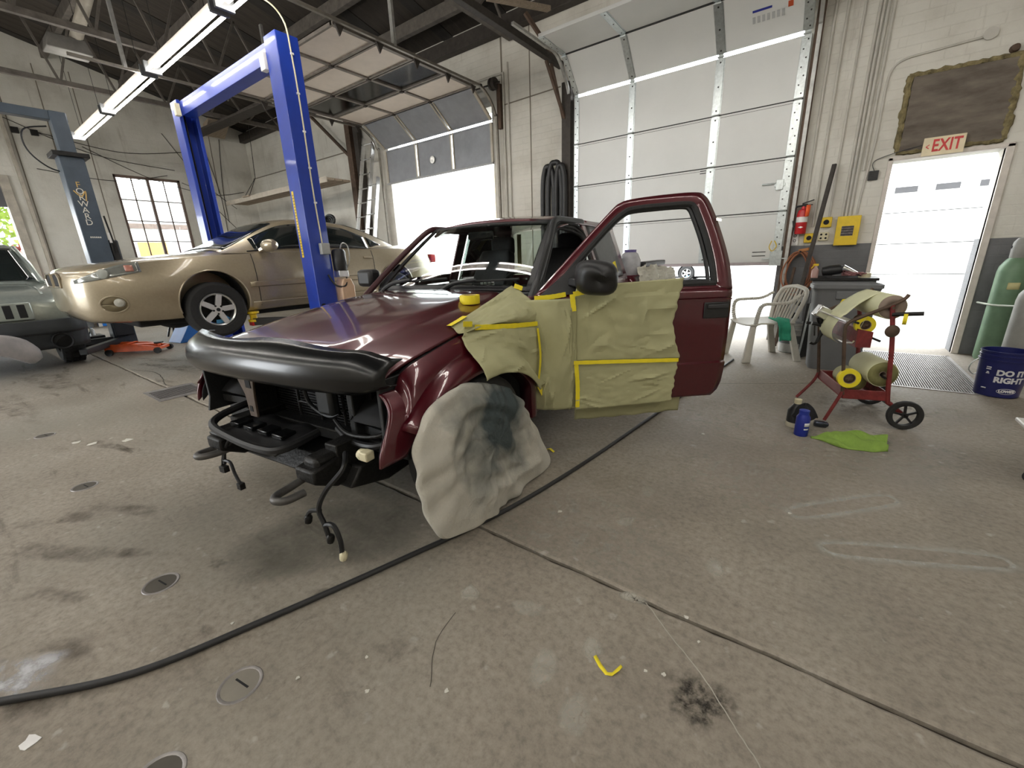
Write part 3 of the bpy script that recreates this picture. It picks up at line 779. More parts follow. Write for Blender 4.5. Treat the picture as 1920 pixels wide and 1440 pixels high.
MB().box(-9, 3, 0, 5, 0, 7).build('wall', M('cream_house_wall', (.75, .73, .66), .7, 0, .06, 2), t, smooth=0)
m_brk = M('tan_brick', (.50, .36, .2), .8, 0, .3, 8)
for x in (-5.6, -3.2, -.6, 1.8): 
    MB().box(x - .35, x + .35, -.08, 0, 0, 7).build('brick_pier', m_brk, t, smooth=0)
for x in (-4.4, -1.9, .6):
    w_ = MB().box(x - .6, x + .6, -.05, 0, 1.0, 3.2).build('window', m_bwhite, t, smooth=0); MB().box(x - .5, x - .04, -.07, -.05, 1.1, 3.1).box(x + .04, x + .5, -.07, -.05, 1.1, 3.1).build('pane', M('blue_grey_glazing', (.25, .32, .33), .1), w_, smooth=0)
t = thing('street_shop', 'low pale shop with red and orange fronts beyond the window', 'building', (-24, 8, 0))
MB().box(-4, 0, -5, 4, 0, 4.2).build('wall', m_bwhite, t, smooth=0)
for i, (c, nm) in enumerate((((.7, .08, .06), 'red_front'), ((.6, .3, .08), 'orange_front'), ((.45, .35, .4), 'mauve_front'), ((.6, .08, .08), 'crimson_front'))):
    MB().box(0, .05, -3.4 + i * 1.2, -2.4 + i * 1.2, .8, 2.45).build('shop_front', M(nm, c, .5), t, smooth=0)
MB().box(0, .08, -5, 4, 3.0, 3.2).build('fascia', m_sash, t, smooth=0)
random.seed(5)
def tree(x, y, h, r, mats, label, n=900):
    t = thing('street_tree', label, 'tree', (x, y, -.03), 0, 'trees past the far left opening')
    MB().tube([(0, 0, 0), (.05, .05, h * .3), (-.05, 0, h * .6)], [.12, .09, .05], 8).build('trunk', m_brown, t)
    g = MB()
    for i in range(n):
        a = random.random() * 2 * pi; b = math.acos(2 * random.random() - 1); q = r * random.random() ** .4
        c = Vector((q * sin(b) * cos(a), q * sin(b) * sin(a), h * .66 + q * cos(b) * .9))
        u_ = Vector((random.gauss(0, 1), random.gauss(0, 1), random.gauss(0, 1))).normalized(); w_ = u_.orthogonal().normalized(); s_ = .10 + .08 * random.random()
        g.add([c - u_ * s_, c + w_ * s_ * .5, c + u_ * s_, c - w_ * s_ * .5], [(0, 1, 2, 3)])
    o = g.build('foliage', mats, t, smooth=0); o['kind'] = 'stuff'
m_leaf = M('spring_leaf', (.22, .32, .04), .6, 0, .3, 2); m_pink = M('pink_blossom_leaf', (.36, .13, .11), .6, 0, .3, 2)
tree(-21, 2.3, 5.2, 1.8, m_leaf, 'green leafy tree outside the far left opening'); tree(-18.6, 1.75, 2.3, .62, m_pink, 'low red leaved tree outside the far left opening')
tree(-20, -4.5, 6, 2.0, m_leaf, 'tall green tree farther out beyond the far left opening')
# ================================================================== LIGHT FIXTURES
m_tube = M('lit_fluorescent_tube', (1.0, .965, .90), .5, emit=TUBE_EMIT, var=0)
m_fix = M('dusty_fixture_enamel', (.34, .31, .28), .6)
def fixture(x, y, z, label, group, length=2.36):
    t = thing('fluorescent_fixture', label, 'light', (x, y, z), 0, group)
    h = length / 2
    MB().prism([(-.045, 0), (.045, 0), (.055, .07), (-.055, .07)], lambda a, b, d: (d, a, b), -h, h).build('housing', m_fix, t, bevel=.004)
    for s in (-1, 1):
        MB().cyl((-h + .05, s * .072, -.035), (h - .05, s * .072, -.035), .019, n=10).build('tube', m_tube, t)
    for s in (-1, 1): MB().box(s * h - .02, s * h + .02, -.10, .10, -.065, .075).build('end_cap', m_grey, t, bevel=.003)
    for s in (-.7, .7): MB().cyl((s * h, 0, .07), (s * h, 0, zr(y) - z - .1), .004, n=5).build('hanger', m_dkmetal, t)
    return t
row = [(-12.2, 'far end'), (-9.7, ''), (-7.15, ''), (-4.65, ''), (-2.1, ''), (.45, ''), (3.0, '')]
for (x, _), w_ in zip(row, ('at the window wall end of the row', 'above the slate grey lift', 'above the sedan roof', 'beside the blue lift near column', 'above the maroon truck', 'above the open truck door', 'above the masking cart')): fixture(x, 2.74, 4.06, 'twin tube fluorescent fixture ' + w_, 'fluorescent row above the lift')
for x in (-12.2, -9.6, -7.0, -4.4, -1.8, .8, 3.4): fixture(x, -1.2, 4.2, 'twin tube fluorescent fixture in the row ahead of the truck nose', 'fluorescent row across the front bays')
for x in (-12.2, -9.6, -7.0, -4.4, -1.8, .8, 3.4): fixture(x, -3.4, 4.2, 'twin tube fluorescent fixture in the added unseen row by the front bay doors', 'added fluorescent row by the front doors')  # row added out of frame to spread the tube light
# ================================================================== BLUE TWO POST LIFT
BL = thing('two_post_lift', 'bright blue two post car lift holding up the beige sedan', 'car lift', (-7.13, 3.165, 0))
def post(side, name='column'):
    # side +1 near (channel opens to -x), local coordinates about lift centre
    xo = side * 1.73; xi = side * 1.46
    g = MB(); w = .135; th = .02
    o_ = lambda a, b: (a, b)
    poly = [(xo, -w), (xo, w), (xi, w), (xi, w - .05), (xi + side * th, w - .05), (xi + side * th, w - th), (xo - side * th, w - th), (xo - side * th, -w + th), (xi + side * th, -w + th), (xi + side * th, -w + .05), (xi, -w + .05), (xi, -w)]
    g.prism(poly, lambda a, b, d: (a, b, d), .02, 3.80)
    return g.build(name, m_blue, BL, smooth=0, bevel=.006)
post(1); post(-1)
for s in (1, -1):
    MB().box(s * 1.60 - .25, s * 1.60 + .25, -.22, .22, 0, .02).build('base_plate', m_blue, BL, bevel=.003)
    MB().box(s * 1.55 - .07, s * 1.55 + .07, -.10, .10, .45, 1.25).build('carriage', m_blue, BL, bevel=.01)
    MB().cyl((s * 1.57, -.03, .1), (s * 1.57, -.03, 3.75), .012, n=6).build('lift_cable', m_dkmetal, BL)
g = MB(); g.prism([(-.09, -.10), (.09, -.10), (.09, -.085), (-.07, -.085), (-.07, .085), (.09, .085), (.09, .10), (-.09, .10)], lambda a, b, d: (d, a, 3.68 + b), -1.46, 1.46)
g.build('cross_beam', m_blue, BL, smooth=0, bevel=.004)
MB().box(1.33, 1.44, -.16, -.09, 3.48, 3.66).build('limit_switch', m_white, BL, bevel=.006)
MB().box(-1.44, -1.36, -.20, -.13, 3.55, 3.72).build('limit_switch', m_cream, BL, bevel=.006)
# swing arms with yellow pads
for s in (1, -1):
    for e in (-1, 1):
        p = Vector((s * 1.5, e * .08, .53)); q = Vector((s * .98, e * .55 - .12, .55))
        arm = MB().bar(p, q, .11, .09).build('swing_arm', m_black, BL, bevel=.006)
        MB().lathe([(0, 0), (.07, 0), (.07, .03), (.045, .035), (.045, .10), (.075, .11), (.075, .135), (0, .135)], 14, q, (0, 0, 1)).build('lift_pad', m_yellow, arm)
        MB().box(q.x - .05, q.x + .05, q.y - .05, q.y + .05, .50, .56).build('pad_socket', m_redp, arm, bevel=.004)
# safety decal, hose with clips, switch box, power unit and oil tank on the near column
MB().box(1.50, 1.545, -.1375, -.135, 1.35, 2.15).build('warning_decal', m_yellow, BL, smooth=0)
g = MB()
for i in range(22): g.box(1.505, 1.54, -.1385, -.1375, 1.38 + i * .034, 1.395 + i * .034)
g.build('decal_print', M('brown_print', (.35, .25, .02), .6), BL, smooth=0)
g = MB(); g.tube(cr([(1.0, -.4, 4.35), (1.45, -.1, 4.2), (1.70, .0, 3.95), (1.738, .02, 3.6), (1.738, .03, 3.0), (1.738, .02, 2.2), (1.738, .03, 1.6), (1.738, .03, 1.52)], 6), .009, 6); g.build('power_cable', m_cream, BL)
for z in (3.6, 3.2, 2.8, 2.4, 2.0): MB().box(1.73, 1.748, .01, .045, z, z + .02).build('cable_clip', m_white, BL, smooth=0)
MB().box(1.73, 1.80, -.02, .10, 1.38, 1.52).build('switch_box', M('grey_enamel_box', (.36, .37, .36), .5), BL, bevel=.008)
t = MB().lathe([(0, 0), (.085, 0), (.09, .02), (.09, .24), (.07, .27), (.03, .28), (0, .28)], 18, (1.76, .23, 1.17), (0, 0, 1)).build('pump_motor', m_black, BL)
MB().box(1.69, 1.83, .16, .30, 1.08, 1.17).build('valve_block', m_alu, BL, bevel=.008)
g = MB(); g.tube(cr([(1.80, .27, 1.15), (1.84, .33, 1.30), (1.84, .33, 1.48), (1.80, .28, 1.52), (1.78, .25, 1.44)], 5), .008, 6); g.build('pump_handle', m_alu, BL)
g = MB(); g.tube(cr([(1.735, .05, 1.12), (1.80, .10, .98), (1.84, .22, .97), (1.80, .28, 1.10)], 6), .012, 6); g.build('hydraulic_hose', m_black, BL)
g = MB(); g.prism([(-.10, 0), (.10, 0), (.10, .40), (.06, .50), (-.06, .50), (-.10, .40)], lambda a, b, d: (1.76 + d, .26 + a, .56 + b), -.08, .08)
m_oilt = M('amber_oil_tank', (.55, .36, .22), .35, 0, .1, 4, col2=(.68, .48, .34))
g.build('oil_tank', m_oilt, BL, bevel=.015)
MB().cyl((1.732, -.08, .72), (1.738, -.08, .72), .035, n=16).build('access_hole', m_dark, BL)
# ================================================================== SLATE TWO POST LIFT (bay of the silver car)
GL = thing('two_post_lift', 'slate grey two post car lift with white lettering on its column', 'car lift', (-9.4, 1.75, 0))
MB().box(-.14, .14, -.14, .14, .02, 2.95).build('column', m_grey_lift, GL, bevel=.012)
MB().box(-.09, .09, -.09, .09, 2.95, 3.5).build('column_extension', m_grey_lift, GL, bevel=.008)
MB().box(-.2, .2, -.2, .2, 2.90, 2.96).build('collar', m_dkmetal, GL, bevel=.005)
MB().box(-.07, .07, -3.0, .1, 3.38, 3.5).build('cross_beam', m_grey_lift, GL, bevel=.006)
MB().box(-.14, .14, -3.0, -2.72, .02, 3.5).build('column', m_grey_lift, GL, bevel=.012)
MB().box(-.25, .25, -.22, .22, 0, .02).build('base_plate', m_grey_lift, GL)
MB().box(.10, .20, -.12, .12, .25, .75).build('carriage', M('dark_slate', (.02, .026, .035), .5), GL, bevel=.01)
for e in (-1, 1): MB().bar((.05, e * .05, .2), (.9 if e > 0 else -.3, -.55 - .1 * e, .16), .1, .08).build('swing_arm', m_black, GL, bevel=.006)
MB().box(.0, .12, .14, .26, 1.35, 1.75).build('pump_motor', m_black, GL, bevel=.03)
g = MB(); g.lathe([(0, 0), (.06, 0), (.07, .03), (.07, .16), (.05, .18), (0, .18)], 14, (.06, .36, 1.32), (0, 1, .3)); g.build('pump_motor', m_black, GL)
MB().bar((.16, .2, 1.55), (.13, .17, 2.1), .02, .02).build('lever', m_dkmetal, GL)
MB().box(.14, .15, .15, .19, 1.7, 1.85).build('label_plate', m_white, GL)
g = MB(); g.tube(cr([(0, -.14, 3.3), (.05, -.4, 3.2), (.05, -.42, 2.95), (0, -.25, 2.75), (-.1, .0, 2.7)], 6), .01, 6); g.build('cable', m_black, GL)
m_let = M('pale_lettering', (.72, .70, .62), .6)
for i, ch in enumerate('FORWARD'):
    t_ = text(ch, .115, m_let if i else M('gold_lettering', (.55, .36, .12), .6), GL, depth=.001); t_.location = (.142, -.02, 2.52 - i * .088); t_.rotation_euler = (pi / 2, 0, pi / 2)
g = MB(); g.tube(cr([(.143, -.09, 2.44), (.143, -.02, 2.36), (.143, .04, 2.44), (.143, .02, 2.30)], 5), .008, 5); g.build('emblem', MATS['gold_lettering'], GL)
for i in range(6): MB().box(.140, .142, -.06 + i * .022, -.045 + i * .022, 1.77, 1.79).build('small_print', m_let, GL, smooth=0)
# ================================================================== PICKUP TRUCK  (local: x forward from front axle, y to driver side)
TK = thing('pickup_truck', 'maroon pickup truck with stripped front end and open driver door', 'truck', (-2.15, 1.46, 0), radians(-84.0))
def sm(a, b, x):
    t = max(0, min(1, (x - a) / (b - a))); return t * t * (3 - 2 * t)
def h_uf(t): return .705 - .085 * t * t - .045 * t ** 6
def h_ur(t): return -.62 - .07 * t * t
def h_w(s): return .715 + .02 * s
def h_zc(s): return sitp([(0, .815), (.035, .862), (.10, .888), (.25, .925), (.5, .978), (.75, 1.018), (1, 1.04)], s)
def hood_pt(s, t):
    u = h_uf(t) + (h_ur(t) - h_uf(t)) * s; v = t * h_w(s)
    vb = abs(v); e = .40 + .10 * s
    z = h_zc(s) - .025 * t * t - .03 * abs(t) ** 8 + .020 * (1 - sm(e, e + .05, vb)) * sm(0, .12, s)
    return (u, v, z)
tt = sorted(set(lin(-1, 1, 41) + [.97, -.97, .99, -.99])); ss = [0, .015, .035, .06, .1, .15] + lin(.2, 1, 17)
MB().grid([[hood_pt(s, t) for t in tt] for s in ss]).build('hood', m_red, TK, solid=.018, smooth=50)
# stone guard
def guard_row(t):
    u0 = h_uf(min(1, abs(t))) - max(0, abs(t) - 1) * .9; v = t * .735 if abs(t) < 1 else (1 if t > 0 else -1) * (.735 + (abs(t) - 1) * .45)
    f = 1 - .45 * sm(.86, 1.06, t) - .10 * sm(.9, 1.06, -t)
    pr = [(-.01, -.075), (.022, -.07), (.042, -.045), (.048, -.01), (.040, .030), (.018, .065), (-.022, .092), (-.060, .108 + .012 * sin(t * 6))]
    return [(u0 + a, v, .835 - .02 * t * t + b * f) for a, b in pr]
MB().grid([guard_row(t) for t in lin(-1.08, 1.05, 46)]).build('bug_deflector', m_gloss, TK, solid=.006, smooth=60)
# fenders
AR, BR_, AZ, AU = .56, .425, .315, .065
def f_zt(u):
    s = (h_uf(1) - u) / (h_uf(1) - h_ur(1)); return hood_pt(max(0, min(1, s)), 1)[2] - .012 * (1 if s > .02 else 1)
def f_v(u, z):
    dz = max(0, f_zt(u) - z)
    v = .725 + .105 * (1 - exp(-dz / .075)) + .012 * sm(.30, .18, abs(dz - .24)) - .03 * sm(.35, .62, dz)
    v -= .30 * max(0, u - .46) ** 2
    return v
def f_zb(u):
    x = u - AU
    if abs(x) < AR: return max(AZ + BR_ * sqrt(1 - (x / AR) ** 2), .50 if x > 0 else 0)
    return .50 if u > 0 else .30
us = lin(.68, AU + AR + .001, 4) + [AU + AR * cos(a) for a in lin(.02, pi - .02, 40)] + lin(AU - AR - .001, -.655, 6)
for sd in (1, -1):
    rows = []
    for r in lin(0, 1, 22):
        rr = r ** 1.25
        row_ = []
        for u in (us if sd > 0 else [q for q in us if q < .58]):
            zt, zb = f_zt(u), f_zb(u); z = zt + (zb - zt) * rr
            uu = u - (.10 * sm(.36, .70, u)) * (1 - sm(0, .22, zt - z)) + .035 * sm(.5, .70, u) * sm(.05, .3, zt - z)
            row_.append((uu, sd * f_v(u, z), z))
        rows.append(row_)
    MB().grid(rows).build('fender', m_red, TK, solid=.012, smooth=50, offset=-1 if sd > 0 else 1)
    fr = []
    for a in lin(.20 * pi, 1.02 * pi, 44):
        ca, sa = cos(a), sin(a); L_ = []
        for rr, dv in ((-.02, -.03), (-.015, .045), (.008, .056), (.035, .052), (.062, .028), (.078, -.004)):
            u, z = AU + ca * (AR + rr), AZ + sa * (BR_ + rr); L_.append((u, sd * (f_v(u, z) + dv * (1 - .35 * sm(.45, .70, u))), z))
        fr.append(L_)
    MB().grid([[(p[0] - .012, p[1] - sd * .02, p[2]) for p in r_[:26]] for r_ in rows]).build('fender_liner', m_dark, TK, solid=.004, smooth=50)
    MB().grid(fr).build('wheel_arch_flare', m_red, TK, solid=.008, smooth=50)
    # black wheel house
    wl = []
    for a in lin(.20 * pi, 1.1 * pi, 30): wl.append([(AU + cos(a) * (AR - .005), sd * v, AZ + sin(a) * (BR_ - .005)) for v in (.80, .6, .42)])
    MB().grid(wl).build('wheel_house', m_dark, TK, solid=.01)
    MB().prism([(AU + cos(a) * AR, AZ + sin(a) * BR_) for a in lin(.20 * pi, 1.1 * pi, 20)], lambda a, b, d: (a, sd * (.42 + d), b), 0, .01).build('wheel_house', m_dark, TK)
# side marker reflection strip on driver fender front edge
# wheels
def wheel(parent, u, v, r=.345, w=.23, rim=.20, rimmat=m_alu, z=None, name='wheel', spokes=5):
    z = r if z is None else z
    sd = 1 if v > 0 else -1
    tr_ = MB().lathe([(rim, -w * .42), (rim + .02, -w * .5), (r - .05, -w * .52), (r - .012, -w * .44), (r, -w * .3), (r, w * .3), (r - .012, w * .44), (r - .05, w * .52), (rim + .02, w * .5), (rim, w * .42), (rim - .01, 0), (rim, -w * .42)], 40, (u, v, z), (0, sd, 0)).build('tire', m_rubber, parent)
    o = MB().lathe([(rim - .002, w * .42), (rim - .02, w * .44), (rim - .035, w * .36), (rim - .04, -w * .3), (rim - .02, -w * .42), (rim, -w * .42)], 32, (u, v, z), (0, sd, 0)).build('rim', rimmat, parent)
    MB().lathe([(0, w * .10), (rim - .03, w * .05), (rim - .03, w * .0), (0, w * .0)], 24, (u, v, z), (0, sd, 0)).build('brake_disc', m_dkmetal, o)
    g = MB()
    for i in range(spokes):
        a = 2 * pi * i / spokes + .3
        p = Vector((u, v + sd * w * .36, z)); q = p + Vector((cos(a + .25), 0, sin(a + .25))) * (rim - .02)
        g.bar(p + Vector((cos(a), 0, sin(a))) * .03, q, .05, .03, (0, 1, 0))
    g.lathe([(0, .02), (.055, .012), (.06, -.02)], 16, (u, v + sd * w * .36, z), (0, sd, 0))
    g.build('spokes', rimmat, o, bevel=.004)
    return tr_
for u in (.07, -3.05):
    for v in (.78, -.78): wheel(TK, u, v * (.77 / .78), r=.355, w=.25)
# --- front end without grille, lamps and bumper
m_fend = M('black_core_support', (.012, .0125, .013), .55, .2, .3, 10, bump=.15)
MB().box(.44, .52, -.70, .70, .80, .845).build('upper_tie_bar', m_fend, TK, bevel=.008)
MB().box(.36, .44, -.69, .69, .38, .44).build('lower_tie_bar', m_fend, TK, bevel=.008)
cs = MB().box(.30, .34, -.44, .40, .42, .80).build('radiator', m_dark, TK)
g = MB()
for i in range(24): g.box(.34, .352, -.43, .39, .435 + i * .0155, .441 + i * .0155)
g.build('radiator_fins', m_dkmetal, cs, smooth=0)
for y in (-.19, .0, .19): MB().cyl((.365, y, .42), (.365, y, .80), .008, n=6).build('condenser_pipe', m_dkmetal, TK)
for z in (.52, .62, .70): MB().cyl((.365, -.2, z), (.365, .2, z), .007, n=6).build('condenser_pipe', m_dkmetal, TK)
for sd in (1, -1):
    # lamp pocket panel with round opening
    g = MB(); th = lin(0, 2 * pi, 25)[:-1]
    out_ = []
    for a in th:
        c_, s_ = cos(a), sin(a); q = max(abs(c_) / .14, abs(s_) / .20); out_.append((.56 + c_ / q, .62 + s_ / q))
    inn = [(.56 + .085 * cos(a), .65 + .085 * sin(a)) for a in th]; n = len(th)
    vs = [(.42, sd * a, b) for a, b in out_] + [(.42, sd * a, b) for a, b in inn] + [(.34, sd * a, b) for a, b in inn]
    g.add(vs, [(i, (i + 1) % n, n + (i + 1) % n, n + i) for i in range(n)] + [(n + i, n + (i + 1) % n, 2 * n + (i + 1) % n, 2 * n + i) for i in range(n)])
    g.build('lamp_pocket', m_fend, TK, solid=.01, smooth=30)
    MB().prism([(.30, .46), (.60, .46), (.58, .54), (.58, .80), (.30, .80)], lambda a, b, d: (a, sd * (.70 + d), b), 0, .02).build('inner_fender', m_fend, TK, bevel=.004)
    MB().box(.36, .50, sd * .42 - .02, sd * .42 + .02, .40, .82).build('radiator_side_post', m_fend, TK, bevel=.006)
    MB().bar((.44, sd * .44, .76), (.46, sd * .70, .72), .03, .05).build('lamp_bracket', m_fend, TK)
    MB().bar((.44, sd * .44, .50), (.50, sd * .70, .52), .03, .04).build('lamp_bracket', m_fend, TK)
# hood latch support
m_latch = M('brownish_bare_metal', (.115, .085, .065), .6, .4, .3, 14)
g = MB(); poly = [(-.40, .79), (-.13, .79), (-.17, .72), (-.19, .62), (-.20, .50), (-.265, .50), (-.275, .62), (-.33, .72)]
g.prism(poly, lambda a, b, d: (.585 + d, a, b), 0, .012)
lt = g.build('latch_support', m_latch, TK, bevel=.003)
for y0, y1, z0, z1 in ((-.31, -.27, .70, .755), (-.245, -.20, .66, .76), (-.25, -.225, .53, .56), (-.29, -.27, .77, .785)): MB().box(.596, .600, y0, y1, z0, z1).build('latch_cutout', m_dark, lt, smooth=0)
# lower plastic valance tray
rows = []
for a in lin(0, 1, 8): rows.append([(.50 + .24 * a, y, .47 - .035 * a + .012 * sin(y * 22) * (1 - a) - .05 * max(0, y - .05) ) for y in lin(-.42, .16, 24)])
MB().grid(rows).build('air_dam_tray', m_black, TK, solid=.012)
MB().tube(cr([(.50, -.44, .52), (.66, -.43, .50), (.735, -.37, .475), (.75, -.15, .45), (.745, .06, .44), (.70, .16, .44), (.52, .18, .46)], 6), .02, 8).build('tray_lip', m_black, TK)
for i in range(4): MB().box(.58, .66, -.36 + i * .125, -.28 + i * .125, .452, .475).build('tray_louvre', m_gloss, TK, bevel=.004)
# frame, crossmember, suspension
for sd in (1, -1):
    MB().box(-4.3, .62, sd * .40 - .04, sd * .40 + .04, .36, .48).build('frame_rail', m_dkmetal, TK, bevel=.006)
    fh = MB().box(.50, .72, sd * .38 - .05, sd * .38 + .05, .33, .45).build('frame_horn', m_dkmetal, TK, bevel=.02)
    MB().prism([(.60, .43), (.75, .41), (.75, .35), (.64, .29), (.52, .30)], lambda a, b, d: (a, sd * .38 + d, b), -.065, .065).build('bumper_bracket', m_dkmetal, fh, bevel=.01)
    fw = .06 * (sd < 0)
    P_ = cr([(.62, sd * .33, .36), (.78 - fw, sd * .335, .34), (.865 - fw, sd * .35, .34), (.89 - fw, sd * .385, .34), (.865 - fw, sd * .42, .338), (.79 - fw, sd * .425, .335)], 6)
    MB().tube(P_, .017, 10).build('tow_hook', M('grey_forged_steel', (.12, .115, .11), .5, .6, .2, 20), TK)
    MB().bar((.05, sd * .40, .28), (.0, sd * .66, .24), .10, .05).build('control_arm', m_dkmetal, TK, bevel=.01)
    MB().cyl((.02, sd * .42, .42), (.0, sd * .62, .27), .03, n=8).build('tie_rod', m_dkmetal, TK)
    MB().box(-2.7, -.62, sd * .76 - .04, sd * .76 + .04, .26, .40).build('rocker_sill', m_red, TK, bevel=.02)
MB().box(-.15, .22, -.42, .42, .24, .36).build('crossmember', m_dkmetal, TK, bevel=.02)
MB().prism([(.55, .36), (.62, .28), (.40, .22), (.1, .24), (.1, .36)], lambda a, b, d: (a, d, b), -.36, .50).build('skid_plate', m_dkmetal, TK, bevel=.01)
MB().cyl((-3.12, -.7, .345), (-3.12, .7, .345), .05, n=10).build('rear_axle', m_dkmetal, TK)
MB().box(-2.6, .25, -.38, .38, .40, .78).build('engine_and_floor', m_dark, TK)
# hoses & wiring looms hanging from the nose
def loom(paths, parent, r=.011):
    g = MB()
    for p in paths: g.tube(cr(p, 6), r, 7)
    return g.build('wiring_loom', m_black, parent)
l1 = loom([[(.62, .50, .46), (.70, .58, .44), (.74, .50, .34), (.75, .44, .24), (.75, .46, .17), (.75, .475, .11)], [(.75, .445, .23), (.75, .38, .21), (.75, .345, .175)], [(.75, .465, .165), (.75, .52, .18), (.75, .55, .12), (.75, .55, .05)]], TK)
for p in ((.75, .34, .14), (.75, .48, .085), (.75, .55, .02)): MB().lathe([(0, 0), (.016, .0), (.018, .03), (.01, .04), (0, .04)], 8, p, (0, .3, 1)).build('connector', m_cream if p[2] < .03 else m_dkmetal, l1)
l2 = loom([[(.66, -.30, .44), (.72, -.31, .38), (.73, -.36, .30), (.73, -.39, .24)], [(.66, -.28, .42), (.72, -.33, .35), (.73, -.36, .26)], [(.73, -.36, .28), (.73, -.30, .28), (.73, -.28, .22), (.73, -.25, .17)]], TK, .008)
for p in ((.73, -.39, .22), (.735, -.36, .23), (.73, -.245, .155)): MB().box(p[0] - .014, p[0] + .014, p[1] - .018, p[1] + .018, p[2] - .015, p[2] + .02).build('connector', m_dkmetal, l2, bevel=.003)
MB().tube(cr([(.38, .02, .80), (.40, -.06, .66), (.40, -.04, .54), (.40, .10, .49), (.40, .2, .52)], 6), .011, 7).build('coolant_hose', m_black, TK)
MB().tube(cr([(.46, .25, .47), (.52, .42, .46), (.53, .58, .47), (.47, .68, .50)], 6), .016, 8).build('coolant_hose', m_black, TK)
MB().tube(cr([(.47, .25, .52), (.53, .42, .50), (.53, .60, .52), (.47, .68, .56)], 6), .010, 8).build('coolant_hose', m_dkmetal, TK)
MB().box(.40, .46, .10, .22, .52, .72).build('washer_bottle', M('smoky_bottle', (.03, .032, .034), .4), TK, bevel=.02)
cp = MB().box(.62, .665, .645, .69, .475, .515).build('connector_plug', m_cream, TK, bevel=.006)
MB().lathe([(0, 0), (.022, 0), (.026, .03), (.016, .045), (0, .045)], 10, (.62, .64, .485), (.2, -1, -.2)).build('bulb_socket', m_cream, cp)
# --- cowl, glass, roof
def ws(a, t):   # a 0 bottom..1 top
    u = (-.70 - .09 * t * t) * (1 - a) + (-1.36 - .06 * t * t) * a
    u -= .02 * sin(a * pi)*-1
    return (u, t * (.715 * (1 - a) + .585 * a), (1.055 - .015 * t * t) * (1 - a) + (1.535 - .015 * t * t) * a)
MB().grid([[ws(a, t) for t in lin(-.93, .93, 22)] for a in lin(.05, .95, 12)]).build('windshield', m_glass, TK, smooth=60)
g = MB()
for rng in (((0, .06), (-1, 1)), ((.93, 1), (-1, 1)), ((0, 1), (-1, -.92)), ((0, 1), (.92, 1))):
    g.grid([[ws(a, t) for t in lin(rng[1][0], rng[1][1], 14)] for a in lin(rng[0][0], rng[0][1], 10)])
g.build('windshield_surround', m_black, TK, solid=.012, smooth=50)
# sun strip tint
cw = [[(-.60 - .075 * t * t - .14 * b, t * .73, 1.035 - .028 * t * t + .015 * b - .03 * sin(b * pi)) for t in lin(-1, 1, 20)] for b in lin(0, 1, 5)]
MB().grid(cw).build('cowl_panel', M('grey_cowl_plastic', (.035, .035, .037), .55), TK, solid=.008)
for y in (-.42, .08): MB().lathe([(0, 0), (.014, 0), (.012, .012), (0, .015)], 8, (-.56, y, 1.045), (0, 0, 1)).build('washer_jet', m_black, TK)
def wiper(y0, ang, ln):
    p0 = Vector((-.70, y0, 1.045)); pts = []
    tip_t = (y0 + ln) / .72
    q = Vector(ws(.09, min(.9, tip_t))) + Vector((.03, 0, .03)); mid = p0.lerp(q, .5) + Vector((.03, 0, .035))
    arm = MB().tube(cr([p0, p0.lerp(mid, .4) + Vector((.01, 0, .02)), mid], 5), [.016] * 5 + [.014] * 5 + [.01], 8).build('wiper_arm', m_black, TK)
    a = Vector(ws(.07, (y0 + ln * .12) / .72)) + Vector((.02, 0, .022))
    MB().tube(cr([a, mid + Vector((-.03, 0, -.01)), q], 6), .009, 6).build('wiper_blade', m_rubber, arm)
    return arm
wiper(-.56, 0, .62); wiper(.02, 0, .60)
def roof_pt(s, t):
    u = -1.345 - .06 * t * t + (-2.74 + 1.345 + .06 * t * t) * s
    z = 1.54 + .055 * sin(min(1, s * 3.2) * pi / 2) - .02 * s * s - .035 * t * t - .045 * t ** 8
    return (u, t * (.60 + .03 * sin(s * pi)), z)
MB().grid([[roof_pt(s, t) for t in lin(-1, 1, 27)] for s in lin(0, 1, 18)]).build('roof', m_red, TK, solid=.02, smooth=60)
def side_v(z): return .80 if z < 1.0 else .80 - (z - 1.0) * .37
for sd in (1, -1):
    P_ = cr([(-.68, sd * .745, 1.0), (-.90, sd * .715, 1.17), (-1.16, sd * .655, 1.37), (-1.36, sd * .605, 1.505), (-1.55, sd * .607, 1.522), (-1.9, sd * .607, 1.522)], 5)
    g = MB().tube(P_, .023, 10)
    g.build('windshield_pillar', m_black if sd > 0 else M('dull_red_pillar', (.05, .012, .015), .5, .2, .1, 9), TK)
# driver door opening: stepped black seals
for k, (ins, rad) in enumerate(((0, .016), (.025, .013), (.048, .014))):
    pts = [(-.70 - ins, .775, .42), (-.69 - ins, .78, .95), (-.78 - ins, .745, 1.08 - ins * .4), (-1.08 - ins * .6, .675, 1.32 - ins), (-1.40, .60 - ins * .2, 1.49 - ins), (-1.62, .60 - ins * .2, 1.50 - ins), (-1.80 + ins * .6, .61 - ins * .2, 1.48 - ins), (-1.88 + ins, .66, 1.36), (-1.90 + ins, .75, 1.02), (-1.88 + ins, .785, .42)]
    MB().tube(cr(pts, 6), rad, 8).build('door_seal', m_rubber, TK)
